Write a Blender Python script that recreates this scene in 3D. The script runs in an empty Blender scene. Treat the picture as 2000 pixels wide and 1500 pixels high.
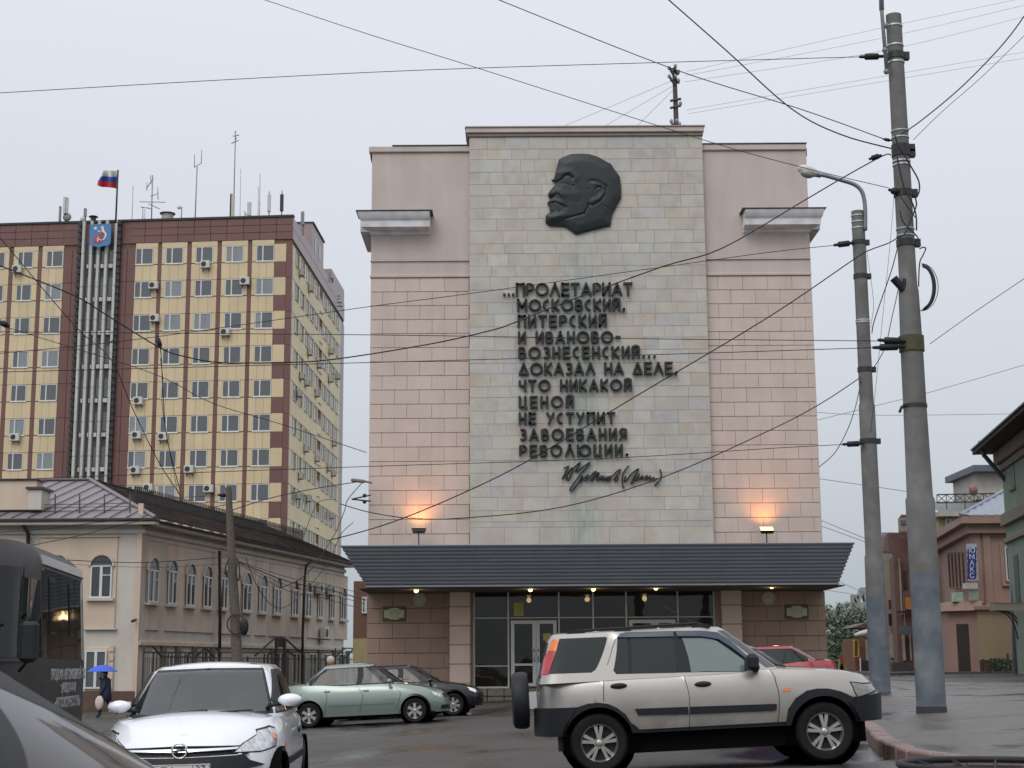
import bpy, bmesh, math, random
from mathutils import Vector, Matrix
from mathutils.geometry import delaunay_2d_cdt
random.seed(7)
R = math.radians
sc = bpy.context.scene
COL = sc.collection

# ------------------------------------------------------------------ camera, sky, sun, exposure
FPX, TH, RO, CZ = 3000.0, math.atan(547/3000), R(0.35), 1.3
_R, _U, _F = Vector((1,0,0)), Vector((0,-math.sin(TH),math.cos(TH))), Vector((0,math.cos(TH),math.sin(TH)))
CR = _R*math.cos(RO) - _U*math.sin(RO)
CU = _R*math.sin(RO) + _U*math.cos(RO)
cam = bpy.data.cameras.new('camera'); camo = bpy.data.objects.new('camera', cam); COL.objects.link(camo)
camo.matrix_world = Matrix(((CR.x,CU.x,-_F.x,0),(CR.y,CU.y,-_F.y,0),(CR.z,CU.z,-_F.z,CZ),(0,0,0,1)))
cam.sensor_width = 36; cam.lens = FPX/2000*36; cam.clip_end = 3000; cam.clip_start = 0.1
cam.dof.use_dof = True; cam.dof.focus_distance = 30; cam.dof.aperture_fstop = 5.6
sc.camera = camo
sc.view_settings.view_transform = 'Standard'; sc.view_settings.look = 'None'
sc.view_settings.gamma = 1; sc.view_settings.exposure = 0.0
SUN_EL, SUN_AZ = R(52), R(205)     # azimuth measured clockwise from +Y
w = bpy.data.worlds.new('World'); sc.world = w; w.use_nodes = True
nt = w.node_tree; nt.nodes.clear(); N = nt.nodes.new; Lk = nt.links.new
sky = N('ShaderNodeTexSky'); sky.sky_type = 'NISHITA'; sky.sun_disc = False
sky.sun_elevation = SUN_EL; sky.sun_rotation = SUN_AZ; sky.dust_density = 6; sky.air_density = 1.5
hs = N('ShaderNodeHueSaturation'); hs.inputs['Saturation'].default_value = 0.15
b1 = N('ShaderNodeBackground'); b1.inputs['Strength'].default_value = 0.05
tc = N('ShaderNodeTexCoord'); sx = N('ShaderNodeSeparateXYZ'); cr = N('ShaderNodeValToRGB')
cr.color_ramp.elements[0].position = 0.0; cr.color_ramp.elements[0].color = (0.375,0.425,0.465,1)
cr.color_ramp.elements[1].position = 1.0; cr.color_ramp.elements[1].color = (0.93,0.95,1.0,1)
e = cr.color_ramp.elements.new(0.3); e.color = (0.512,0.538,0.605,1)
nz = N('ShaderNodeTexNoise'); nz.inputs['Scale'].default_value = 2.2; nz.inputs['Detail'].default_value = 4
mp = N('ShaderNodeMapping'); mp.inputs['Scale'].default_value = (1,1,3)
mr = N('ShaderNodeMapRange'); mr.inputs[3].default_value = 0.965; mr.inputs[4].default_value = 1.035
mx = N('ShaderNodeMixRGB'); mx.blend_type = 'MULTIPLY'; mx.inputs[0].default_value = 1
b2 = N('ShaderNodeBackground'); b2.inputs['Strength'].default_value = 1.06
ad = N('ShaderNodeAddShader'); wo = N('ShaderNodeOutputWorld')
Lk(sky.outputs[0], hs.inputs['Color']); Lk(hs.outputs[0], b1.inputs[0])
Lk(tc.outputs['Generated'], sx.inputs[0]); Lk(sx.outputs[2], cr.inputs[0])
Lk(tc.outputs['Generated'], mp.inputs[0]); Lk(mp.outputs[0], nz.inputs['Vector']); Lk(nz.outputs[0], mr.inputs[0])
Lk(cr.outputs[0], mx.inputs[1]); Lk(mr.outputs[0], mx.inputs[2]); Lk(mx.outputs[0], b2.inputs[0])
Lk(b1.outputs[0], ad.inputs[0]); Lk(b2.outputs[0], ad.inputs[1]); Lk(ad.outputs[0], wo.inputs[0])
sl = bpy.data.lights.new('sun','SUN'); sl.energy = 0.55; sl.angle = R(35); sl.color = (1,0.97,0.93)
slo = bpy.data.objects.new('sun', sl); COL.objects.link(slo)
sd = Vector((math.sin(SUN_AZ)*math.cos(SUN_EL), math.cos(SUN_AZ)*math.cos(SUN_EL), math.sin(SUN_EL)))
slo.rotation_euler = sd.to_track_quat('Z','Y').to_euler()

# ------------------------------------------------------------------ geometry helpers
def ray(px, py):
    return CR*(px-1000) + CU*(750-py) + _F*FPX
def W(px, py, D):
    r = ray(px,py); t = D/r.y
    return Vector((r.x*t, D, CZ+r.z*t))
def gz(x, y=0):
    return 0.75*math.tanh(x*0.06)
def G(px, py, off=0.0):
    r = ray(px,py); t = 0.002
    lo, hi = 1e-4, 0.2
    for _ in range(60):
        m = (lo+hi)/2
        if CZ + r.z*m > gz(r.x*m)+off: lo = m
        else: hi = m
    return Vector((r.x*lo, r.y*lo, gz(r.x*lo)+off))

BASE = {}
def tag(o, label=None, cat=None, group=None, kind=None):
    if label: o['label'] = label
    if cat: o['category'] = cat
    if group: o['group'] = group
    if kind: o['kind'] = kind
    return o
def thing(name, label, cat, loc=(0,0,0), group=None, rot=None):
    o = bpy.data.objects.new(name, None); COL.objects.link(o); o.empty_display_size = 0.3
    o.location = loc
    if rot is not None:
        o.rotation_euler = rot; BASE[o.name] = Vector((0,0,0))      # children are built in local coordinates
    else: BASE[o.name] = Vector(loc)
    tag(o, label, cat, group); return o
def link(name, me, loc, parent=None, rz=0.0, mat=None):
    o = bpy.data.objects.new(name, me); COL.objects.link(o)
    loc = Vector(loc); b = Vector((0,0,0))
    if parent is not None:
        o.parent = parent; b = BASE[parent.name]
    o.location = loc - b
    if rz: o.rotation_euler = (0,0,rz)
    BASE[o.name] = loc
    return o
def copy_tree(o, parent=None):
    c = o.copy(); COL.objects.link(c); c.parent = parent
    for ch in list(o.children): copy_tree(ch, c)
    return c

class MB:
    def __init__(s): s.v=[]; s.f=[]; s.m=[]
    def add(s, vs, fs, m=0):
        n = len(s.v); s.v += [Vector(v) for v in vs]; s.f += [tuple(n+i for i in f) for f in fs]; s.m += [m]*len(fs); return s
    def box(s, a, b, m=0):
        x0,y0,z0 = a; x1,y1,z1 = b
        vs = [(x0,y0,z0),(x1,y0,z0),(x1,y1,z0),(x0,y1,z0),(x0,y0,z1),(x1,y0,z1),(x1,y1,z1),(x0,y1,z1)]
        return s.add(vs, [(0,3,2,1),(4,5,6,7),(0,1,5,4),(1,2,6,5),(2,3,7,6),(3,0,4,7)], m)
    def quad(s, *p, m=0): return s.add(p, [tuple(range(len(p)))], m)
    def hexa(s, b4, t4, m=0):
        return s.add(list(b4)+list(t4), [(0,3,2,1),(4,5,6,7),(0,1,5,4),(1,2,6,5),(2,3,7,6),(3,0,4,7)], m)
    def prism(s, pts, off, m=0):
        n = len(pts); off = Vector(off); a = [Vector(p) for p in pts]; b = [p+off for p in a]
        fs = [tuple(range(n-1,-1,-1)), tuple(range(n,2*n))] + [(i,(i+1)%n,n+(i+1)%n,n+i) for i in range(n)]
        return s.add(a+b, fs, m)
    def tube(s, path, r, n=8, m=0, closed=False, squash=None, up=None):
        P = [Vector(p) for p in path]; k = len(P)
        rr = r if isinstance(r,(list,tuple)) else [r]*k
        vs=[]; ref=None
        for i in range(k):
            if closed: t = P[(i+1)%k]-P[i-1]
            else: t = P[min(i+1,k-1)]-P[max(i-1,0)]
            if t.length < 1e-9: t = Vector((0,0,1))
            t.normalize()
            if up is not None: a = Vector(up)
            elif ref is None: a = Vector((0,0,1)) if abs(t.z)<0.9 else Vector((1,0,0))
            else: a = ref
            a = (a - t*a.dot(t))
            if a.length < 1e-6: a = Vector((0,1,0)) - t*t.y
            a.normalize(); ref = a; b = t.cross(a)
            sq = squash or 1.0
            for j in range(n):
                q = 2*math.pi*j/n + (math.pi/n)
                vs.append(P[i] + a*math.cos(q)*rr[i]*sq + b*math.sin(q)*rr[i])
        fs=[]
        rng = k if closed else k-1
        for i in range(rng):
            for j in range(n):
                i2=(i+1)%k
                fs.append((i*n+j, i*n+(j+1)%n, i2*n+(j+1)%n, i2*n+j))
        if not closed:
            fs.append(tuple(range(n-1,-1,-1))); fs.append(tuple((k-1)*n+j for j in range(n)))
        return s.add(vs, fs, m)
    def cyl(s, p0, p1, r0, r1=None, n=12, m=0): return s.tube([p0,p1],[r0, r0 if r1 is None else r1], n, m)
    def lathe(s, prof, o=(0,0,0), axis='z', n=24, m=0, flip=False):
        o = Vector(o); k=len(prof); vs=[]
        for r_,h in prof:
            for j in range(n):
                q=2*math.pi*j/n; c,d=math.cos(q)*r_, math.sin(q)*r_
                vs.append(o+(Vector((c,d,h)) if axis=='z' else Vector((c,h,d)) if axis=='y' else Vector((h,c,d))))
        fs=[(i*n+j,i*n+(j+1)%n,(i+1)*n+(j+1)%n,(i+1)*n+j) for i in range(k-1) for j in range(n)]
        return s.add(vs, fs, m)
    def ball(s, o, r, n=12, m=0, sc_=(1,1,1)):
        k = n//2+1
        prof=[(max(1e-4,math.sin(math.pi*i/(k-1)))*r, -math.cos(math.pi*i/(k-1))*r) for i in range(k)]
        t = MB().lathe(prof, (0,0,0), 'z', n)
        return s.add([Vector(o)+Vector((v.x*sc_[0],v.y*sc_[1],v.z*sc_[2])) for v in t.v], t.f, m)
    def mesh(s, name, mats, smooth=False, recenter=True):
        c = Vector((0,0,0))
        if recenter and s.v:
            lo = Vector([min(v[i] for v in s.v) for i in range(3)]); hi = Vector([max(v[i] for v in s.v) for i in range(3)])
            c = (lo+hi)/2
        me = bpy.data.meshes.new(name)
        me.from_pydata([tuple(v-c) for v in s.v], [], s.f)
        if not isinstance(mats,(list,tuple)): mats=[mats]
        for q in mats: me.materials.append(q)
        if any(s.m): me.polygons.foreach_set('material_index', s.m)
        if smooth: 
            me.polygons.foreach_set('use_smooth', [True]*len(me.polygons))
        me.update(); me.validate()
        if smooth and smooth is not True: sharpen(me, smooth)
        return me, c
    def build(s, name, mats, parent=None, smooth=False, label=None):
        me, c = s.mesh(name, mats, smooth)
        o = link(name, me, c, parent)
        if label: o['label'] = label
        return o
def sharpen(me, ang):
    bm = bmesh.new(); bm.from_mesh(me)
    bmesh.ops.recalc_face_normals(bm, faces=bm.faces)
    for e in bm.edges:
        if len(e.link_faces)==2 and e.calc_face_angle(0) > R(ang): e.smooth = False
    bm.to_mesh(me); bm.free()

_cb = {}
def cbox(dx, dy, dz, mat, ch=0.012):
    """chamfered box mesh, shared between alike pieces"""
    key = (round(dx,3),round(dy,3),round(dz,3),mat.name,ch)
    if key in _cb: return _cb[key]
    c = min(ch, dx*.3, dy*.3, dz*.3); h=(dx/2,dy/2,dz/2)
    bm = bmesh.new(); bmesh.ops.create_cube(bm, size=1)
    for v in bm.verts: v.co = Vector((v.co.x*dx, v.co.y*dy, v.co.z*dz))
    if ch > 0: bmesh.ops.bevel(bm, geom=bm.edges[:], offset=c, segments=1, affect='EDGES')
    me = bpy.data.meshes.new('piece'); bm.to_mesh(me); bm.free(); me.materials.append(mat)
    _cb[key] = me; return me

class Frame:
    """a wall plane: u along it, z up, d out of it towards the viewer side"""
    def __init__(s, x, y, ang):
        s.o = Vector((x,y,0)); s.a = ang; s.u = Vector((math.cos(ang),math.sin(ang),0)); s.n = Vector((math.sin(ang),-math.cos(ang),0))
    def p(s, u, z, d=0.0): return s.o + s.u*u + s.n*d + Vector((0,0,z))
    def uv(s, px, py, d=0.0):
        r = ray(px,py); o = s.o + s.n*d
        t = o.dot(s.n)/r.dot(s.n); q = r*t - s.o
        return q.dot(s.u), CZ + r.z*t
    def pp(s, px, py, d=0.0):
        u,z = s.uv(px,py,d); return s.p(u,z,d)
    def box(s, name, u0,u1,z0,z1,d0,d1, mat, parent=None, ch=0.012, label=None):
        me = cbox(abs(u1-u0), abs(d1-d0), abs(z1-z0), mat, ch)
        o = link(name, me, s.p((u0+u1)/2,(z0+z1)/2,(d0+d1)/2), parent, s.a)
        if label: o['label']=label
        return o
    def mbox(s, mb, u0,u1,z0,z1,d0,d1, m=0):
        b=[s.p(u0,z0,d1),s.p(u1,z0,d1),s.p(u1,z0,d0),s.p(u0,z0,d0)]; t=[s.p(u0,z1,d1),s.p(u1,z1,d1),s.p(u1,z1,d0),s.p(u0,z1,d0)]
        return mb.hexa(b,t,m)
    def poly(s, mb, pts, d0, d1, m=0):
        return mb.prism([s.p(u,z,d0) for u,z in pts], s.n*(d1-d0), m)

# ------------------------------------------------------------------ materials
def srgb(r,g,b):
    f=lambda c:(c/255/12.92) if c/255<=0.04045 else ((c/255+0.055)/1.055)**2.4
    return (f(r),f(g),f(b))
_mats = {}
def M(name, col=None, rough=0.7, metal=0.0, var=0.12, scale=3.0, rnd=0.0, bump=0.0, bscale=60.0, streak=0.0, spec=0.5, coat=0.0,
      emit=None, es=0.0, tint=None, tfac=0.0, tscale=1.2, hue=0.0, wet=0.0):
    if name in _mats: return _mats[name]
    m = bpy.data.materials.new(name); m.use_nodes = True; _mats[name]=m
    nt = m.node_tree; b = nt.nodes['Principled BSDF']; N=nt.nodes.new; L=nt.links.new
    b.inputs['Roughness'].default_value=rough; b.inputs['Metallic'].default_value=metal
    b.inputs['Specular IOR Level'].default_value=spec
    if coat: b.inputs['Coat Weight'].default_value=coat; b.inputs['Coat Roughness'].default_value=0.04
    if emit: b.inputs['Emission Color'].default_value=(*emit,1); b.inputs['Emission Strength'].default_value=es
    geo=N('ShaderNodeNewGeometry'); base=N('ShaderNodeRGB'); base.outputs[0].default_value=(*col,1); out=base.outputs[0]
    oi=N('ShaderNodeObjectInfo')
    # offset noise per object so alike pieces do not repeat their grain
    def noise(sc_, stretch=None, detail=4):
        mp=N('ShaderNodeMapping'); L(geo.outputs['Position'],mp.inputs[0])
        if stretch: mp.inputs['Scale'].default_value=stretch
        n=N('ShaderNodeTexNoise'); n.inputs['Scale'].default_value=sc_; n.inputs['Detail'].default_value=detail
        L(mp.outputs[0],n.inputs['Vector']); return n
    def mul(a, facsock, lo, hi):
        r=N('ShaderNodeMapRange'); r.inputs[1].default_value=0.25; r.inputs[2].default_value=0.75; r.inputs[3].default_value=lo; r.inputs[4].default_value=hi; L(facsock,r.inputs[0])
        x=N('ShaderNodeMixRGB'); x.blend_type='MULTIPLY'; x.inputs[0].default_value=1; L(a,x.inputs[1]); L(r.outputs[0],x.inputs[2]); return x.outputs[0]
    if tint:
        n=noise(tscale,None,5); r=N('ShaderNodeMapRange'); r.inputs[1].default_value=0.42; r.inputs[2].default_value=0.68; r.inputs[3].default_value=0; r.inputs[4].default_value=tfac; L(n.outputs[0],r.inputs[0])
        x=N('ShaderNodeMixRGB'); L(r.outputs[0],x.inputs[0]); L(out,x.inputs[1]); x.inputs[2].default_value=(*tint,1); out=x.outputs[0]
    if var: out=mul(out, noise(scale).outputs[0], 1-var, 1+var)
    if streak: out=mul(out, noise(0.8,(2.2,2.2,0.35),6).outputs[0], 1-streak, 1+streak*0.3)
    if rnd:
        r=N('ShaderNodeMapRange'); r.inputs[3].default_value=1-rnd; r.inputs[4].default_value=1+rnd; L(oi.outputs['Random'],r.inputs[0])
        x=N('ShaderNodeMixRGB'); x.blend_type='MULTIPLY'; x.inputs[0].default_value=1; L(out,x.inputs[1]); L(r.outputs[0],x.inputs[2]); out=x.outputs[0]
    L(out,b.inputs['Base Color'])
    if wet:
        n=noise(1.3,None,3); r=N('ShaderNodeMapRange'); r.inputs[1].default_value=0.4; r.inputs[2].default_value=0.6; r.inputs[3].default_value=rough; r.inputs[4].default_value=wet; L(n.outputs[0],r.inputs[0]); L(r.outputs[0],b.inputs['Roughness'])
    if bump:
        n=noise(bscale,None,3); bp=N('ShaderNodeBump'); bp.inputs['Strength'].default_value=bump; bp.inputs['Distance'].default_value=0.02; L(n.outputs[0],bp.inputs['Height']); L(bp.outputs[0],b.inputs['Normal'])
    return m
def stain(m, cx, wx, z0, z1, col, fac, cy=None, noisy=2.0):
    """a run of dirt or patina with its own place and ragged shape on the wall"""
    nt=m.node_tree; N=nt.nodes.new; L=nt.links.new; b=nt.nodes['Principled BSDF']; src=b.inputs['Base Color'].links[0].from_socket
    geo=N('ShaderNodeNewGeometry'); sp=N('ShaderNodeSeparateXYZ'); L(geo.outputs['Position'],sp.inputs[0])
    def mth(op,a,b_=None):
        n=N('ShaderNodeMath'); n.operation=op
        for i,v in enumerate((a,b_)):
            if v is None: continue
            if isinstance(v,(int,float)): n.inputs[i].default_value=v
            else: L(v,n.inputs[i])
        return n.outputs[0]
    def rng_(s,a,b_,c,d):
        r=N('ShaderNodeMapRange'); r.inputs[1].default_value=a; r.inputs[2].default_value=b_; r.inputs[3].default_value=c; r.inputs[4].default_value=d; L(s,r.inputs[0]); return r.outputs[0]
    f=rng_(sp.outputs[2],z0,z1,1,0)
    if cx is not None: f=mth('MULTIPLY',f,rng_(mth('ABSOLUTE',mth('SUBTRACT',sp.outputs[0],cx)),wx*.2,wx,1,0)); 
    mp=N('ShaderNodeMapping'); mp.inputs['Scale'].default_value=(3,3,.5) if cx is not None else (1,1,1); L(geo.outputs['Position'],mp.inputs[0])
    n=N('ShaderNodeTexNoise'); n.inputs['Scale'].default_value=noisy; n.inputs['Detail'].default_value=5; L(mp.outputs[0],n.inputs['Vector'])
    f=mth('MULTIPLY',f,rng_(n.outputs[0],.35,.65,0,1)); f=mth('MULTIPLY',f,fac)
    x=N('ShaderNodeMixRGB'); L(f,x.inputs[0]); L(src,x.inputs[1]); x.inputs[2].default_value=(*col,1); L(x.outputs[0],b.inputs['Base Color'])
def glass(name, tintc=(0.05,0.06,0.06), through=0.0, rough=0.03, spec=0.9):
    """window glass: reflecting coat over a dark or partly transparent body"""
    if name in _mats: return _mats[name]
    m=bpy.data.materials.new(name); m.use_nodes=True; _mats[name]=m; nt=m.node_tree; b=nt.nodes['Principled BSDF']; out=nt.nodes['Material Output']
    b.inputs['Base Color'].default_value=(*tintc,1); b.inputs['Roughness'].default_value=rough; b.inputs['Specular IOR Level'].default_value=spec
    g=nt.nodes.new('ShaderNodeNewGeometry'); n=nt.nodes.new('ShaderNodeTexNoise'); n.inputs['Scale'].default_value=0.9
    bp=nt.nodes.new('ShaderNodeBump'); bp.inputs['Strength'].default_value=0.05; bp.inputs['Distance'].default_value=0.1
    nt.links.new(g.outputs['Position'],n.inputs['Vector']); nt.links.new(n.outputs[0],bp.inputs['Height']); nt.links.new(bp.outputs[0],b.inputs['Normal'])
    if through>0:
        t=nt.nodes.new('ShaderNodeBsdfTransparent'); t.inputs[0].default_value=(through,through*1.05,through*1.02,1)
        gl=nt.nodes.new('ShaderNodeBsdfGlossy'); gl.inputs['Roughness'].default_value=rough
        fr=nt.nodes.new('ShaderNodeFresnel'); fr.inputs[0].default_value=1.6
        mx=nt.nodes.new('ShaderNodeMixShader'); nt.links.new(fr.outputs[0],mx.inputs[0]); nt.links.new(t.outputs[0],mx.inputs[1]); nt.links.new(gl.outputs[0],mx.inputs[2])
        nt.links.new(mx.outputs[0],out.inputs[0])
    return m
# ------------------------------------------------------------------ ground, road, pavement
def road_material(name, base, dark, rough, wetrough, sc_=0.35, tint=None):
    m=bpy.data.materials.new(name); m.use_nodes=True; nt=m.node_tree; b=nt.nodes['Principled BSDF']; N=nt.nodes.new; L=nt.links.new
    geo=N('ShaderNodeNewGeometry')
    def noise(s,d=5,st=None,dist=0):
        mp=N('ShaderNodeMapping'); L(geo.outputs['Position'],mp.inputs[0])
        if st: mp.inputs['Scale'].default_value=st
        n=N('ShaderNodeTexNoise'); n.inputs['Scale'].default_value=s; n.inputs['Detail'].default_value=d; n.inputs['Distortion'].default_value=dist; L(mp.outputs[0],n.inputs['Vector']); return n.outputs[0]
    def rmp(s,a,b_,c,d):
        r=N('ShaderNodeMapRange'); r.inputs[1].default_value=a; r.inputs[2].default_value=b_; r.inputs[3].default_value=c; r.inputs[4].default_value=d; L(s,r.inputs[0]); return r.outputs[0]
    wetn=noise(sc_,6,(1,0.45,1),0.6)
    w_=rmp(wetn,0.44,0.60,0,1)
    mx=N('ShaderNodeMixRGB'); mx.inputs[1].default_value=(*base,1); mx.inputs[2].default_value=(*dark,1); L(w_,mx.inputs[0])
    fine=noise(34,4); x=N('ShaderNodeMixRGB'); x.blend_type='MULTIPLY'; x.inputs[0].default_value=1; L(mx.outputs[0],x.inputs[1]); L(rmp(fine,0.3,0.7,0.62,1.4),x.inputs[2])
    vo=N('ShaderNodeTexVoronoi'); vo.feature='DISTANCE_TO_EDGE'; vo.inputs['Scale'].default_value=.33
    ds=N('ShaderNodeTexNoise'); ds.inputs['Scale'].default_value=1.1; ds.inputs['Detail'].default_value=6; L(geo.outputs['Position'],ds.inputs['Vector'])
    vm=N('ShaderNodeMixRGB'); vm.inputs[0].default_value=.45; L(geo.outputs['Position'],vm.inputs[1]); L(ds.outputs['Color'],vm.inputs[2]); L(vm.outputs[0],vo.inputs['Vector'])
    ck=N('ShaderNodeMixRGB'); ck.blend_type='MULTIPLY'; ck.inputs[0].default_value=1; L(x.outputs[0],ck.inputs[1]); L(rmp(vo.outputs['Distance'],0.0,0.012,0.45,1.0),ck.inputs[2]); x=ck
    big=noise(0.12,3); y=N('ShaderNodeMixRGB'); y.blend_type='MULTIPLY'; y.inputs[0].default_value=1; L(x.outputs[0],y.inputs[1]); L(rmp(big,0.3,0.7,0.8,1.2),y.inputs[2])
    L(y.outputs[0],b.inputs['Base Color'])
    L(rmp(wetn,0.44,0.66,rough,wetrough),b.inputs['Roughness'])
    b.inputs['Specular IOR Level'].default_value=0.5
    bp=N('ShaderNodeBump'); bp.inputs['Distance'].default_value=0.012; L(rmp(wetn,0.5,0.64,0.65,0.05),bp.inputs['Strength']); L(noise(70,3),bp.inputs['Height'])
    L(bp.outputs[0],b.inputs['Normal'])
    return m
m_road=road_material('wet asphalt',(0.046,0.041,0.037),(0.022,0.020,0.019),0.6,0.08)
m_road2=road_material('wet crossing asphalt',(0.05,0.048,0.045),(0.03,0.03,0.03),0.5,0.04,0.22)
m_pave=road_material('wet worn pavement asphalt',(0.115,0.105,0.094),(0.050,0.045,0.040),0.5,0.14,0.6)
m_earth=M('wet grass ground',(0.05,0.07,0.03),0.9,var=0.4,scale=1.5,bump=0.5)

def sheet(name, poly, off, mat, step, skirt=0.0, parent=None, kind='structure'):
    """polygon (x,y) laid on the sloping ground as a fine sheet"""
    pts=[]; n=len(poly)
    for i in range(n):
        a=Vector(poly[i]); b=Vector(poly[(i+1)%n]); k=max(1,int((b-a).length/step))
        for j in range(k): pts.append(a.lerp(b,j/k))
    m=len(pts); x0=min(p.x for p in pts); x1=max(p.x for p in pts); y0=min(p.y for p in pts); y1=max(p.y for p in pts)
    ins=[]
    nx=min(60,int((x1-x0)/step)+1)
    for i in range(1,nx):
        for j in range(1,4):
            ins.append(Vector((x0+(x1-x0)*i/nx+0.001*j, y0+(y1-y0)*j/4)))
    v,_,f,_,_,_=delaunay_2d_cdt(pts+ins,[(i,(i+1)%m) for i in range(m)],[list(range(m))],1,1e-5)
    mb=MB(); mb.add([(p.x,p.y,gz(p.x)+off) for p in v],f)
    if skirt:
        for i in range(m):
            a=pts[i]; b=pts[(i+1)%m]
            mb.quad((a.x,a.y,gz(a.x)+off),(a.x,a.y,gz(a.x)+off-skirt),(b.x,b.y,gz(b.x)+off-skirt),(b.x,b.y,gz(b.x)+off))
    o=mb.build(name,mat,parent); o['kind']=kind; return o
# main ground: fine in x, long in y
mb=MB(); xs=[-900,-400,-200,-120]+[-80+i*2 for i in range(81)]+[120,200,400,900]; ys=[-40,0,10,20,40,70,100,160,300,600,1400]
vs=[(x,y,gz(x)) for y in ys for x in xs]; nx=len(xs)
mb.add(vs,[(j*nx+i,j*nx+i+1,(j+1)*nx+i+1,(j+1)*nx+i) for j in range(len(ys)-1) for i in range(nx-1)])
tag(mb.build('road',m_road),kind='structure')
kp=[(1500,1332),(1560,1352),(1620,1376),(1670,1400),(1706,1421),(1722,1441),(1748,1457),(1790,1468),(1834,1474),(1900,1482),(2150,1494)]
kerb=[G(x,y,0.13) for x,y in kp]
far=[G(2300,1339,0.13),G(1500,1327,0.13)]
sheet('pavement',[(p.x,p.y) for p in kerb+far],0.13,m_pave,1.0,0.2)
sheet('paved_patch',[tuple(G(x,y,0.02).xy) for x,y in [(1600,1512),(1690,1491),(1790,1477),(1890,1488),(2150,1500),(2150,1620),(1560,1620)]],0.02,m_pave,0.5,0.05)
# far roadway with standing water beyond the pavement
sheet('crossing_road',[tuple(G(x,y,0.01).xy) for x,y in [(1560,1335),(2200,1337),(2200,1318),(1620,1312)]],0.01,m_road2,3.0)
# kerb stones, each a piece of the kerb
m_kerb=M('reddish kerb stone',srgb(122,100,94),0.45,var=0.2,scale=6,rnd=0.12,bump=0.4,bscale=40)
kt=thing('kerb','low kerb of worn reddish stones curving round the corner of the wet pavement','kerb',tuple(kerb[5]))
kt['kind']='structure'
L_=0
for i in range(3,len(kerb)-1):
    a,b=kerb[i],kerb[i+1]; seg=(b-a); n=max(1,round(seg.length/0.75)); 
    for j in range(n):
        p=a.lerp(b,(j+0.5)/n); d=seg.length/n
        me=cbox(d-0.025,0.24,0.24,m_kerb,0.02)
        o=link('kerb_stone',me,(p.x,p.y-0.05,gz(p.x)+0.035+random.uniform(-.012,.012)),kt,math.atan2(seg.y,seg.x)+random.uniform(-.04,.04))

# ------------------------------------------------------------------ theatre-like building with stone slab
Y0=58.0
F=Frame(0,Y0,0)
XL,XR,SL,SR=-5.46,11.65,-1.62,7.54
ZB=16.1
m_pinkj=M('pink plaster joint',srgb(156,132,122),0.9,var=0.1,scale=2,streak=0.15)
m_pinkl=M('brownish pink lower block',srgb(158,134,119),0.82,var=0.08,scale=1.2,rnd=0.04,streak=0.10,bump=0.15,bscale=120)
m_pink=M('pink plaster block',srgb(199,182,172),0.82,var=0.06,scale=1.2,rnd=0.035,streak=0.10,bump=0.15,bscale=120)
m_pinkp=M('pink plain plaster',srgb(194,180,172),0.85,var=0.07,scale=0.6,streak=0.12,bump=0.15,bscale=90)
m_white=M('chipped white cornice paint',srgb(226,226,228),0.7,var=0.1,scale=5,tint=srgb(140,110,95),tfac=0.35,tscale=2.5)
m_grout=M('marble joint',srgb(152,147,138),0.9,var=0.15)
m_roofm=M('dark roof sheet',srgb(70,68,70),0.5,var=0.1)
th=thing('theatre_building','pink theatre building with tall central marble slab and ribbed grey canopy','building',(3,Y0,gz(3)))
mb=MB(); mb.box((XL+.03,Y0+.045,-1),(XR-.03,Y0+16,21.05)); mb.build('wall',m_pinkj,th)
# top plain walls and bands
for a,b in ((XL,SL+.1),(SR-.1,XR)):
    F.box('plaster_panel',a,b,16.80,21.16,-.2,.05,m_pinkp,th,0.02)
    F.box('frieze',a,b,ZB+.1,16.76,-.2,.03,m_pinkp,th,0.01)
    F.box('string_course',a-.03,b,ZB-.02,ZB+.1,-.2,.12,m_pinkp,th,0.02)
    F.box('string_course',a-.02,b,16.73,16.80,-.2,.09,m_pinkp,th,0.02)
    F.box('parapet_coping',a-.12,b+.0,21.16,21.41,-.4,.14,m_pinkp,th,0.03)
    F.box('coping_flashing',a-.14 if a>0 else a+.8,b+.02 if a<0 else b+.02,21.41,21.45,-.4,.17,m_roofm,th,0.004)
mb=MB(); mb.box((XL-.1,Y0+.3,21.06),(XR+.1,Y0+16,21.38)); mb.build('roof',m_roofm,th)
# stub cornices
def cornice(x0,x1,outer):
    prof=[(0.0,17.78),(0.10,17.82),(0.13,17.92),(0.60,17.97),(0.63,18.22),(0.70,18.27),(0.79,18.46),(0.81,18.53),(0.0,18.55)]
    mb=MB()
    s=-1 if outer<0 else 1
    vs=[]; n=len(prof)
    for k,x in enumerate((x0,x1)):
        for d,z in prof:
            xx = x
            if (k==0 and outer<0) : xx = x - (d*0.6)
            if (k==1 and outer>0) : xx = x + (d*0.6)
            vs.append((xx,Y0-d-.05,z))
    fs=[(i,(i+1)%n,n+(i+1)%n,n+i) for i in range(n)]+[tuple(range(n-1,-1,-1)),tuple(range(n,2*n))]
    mb.add(vs,fs)
    # return along the side wall
    if outer<0: mb.box((x0-.45,Y0,17.95),(x0+.05,Y0+3,18.5))
    else: mb.box((x1-.05,Y0,17.95),(x1+.45,Y0+3,18.5))
    mb.build('cornice',m_white,th,smooth=30)
    F.box('cornice_flashing',min(x0,x1)-(.55 if outer<0 else .12),max(x0,x1)+(.55 if outer>0 else .12),18.55,18.58,-.3,.90,m_roofm,th,0.004)
cornice(XL+.02,-3.15,-1); cornice(9.05,XR-.02,1)
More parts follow.
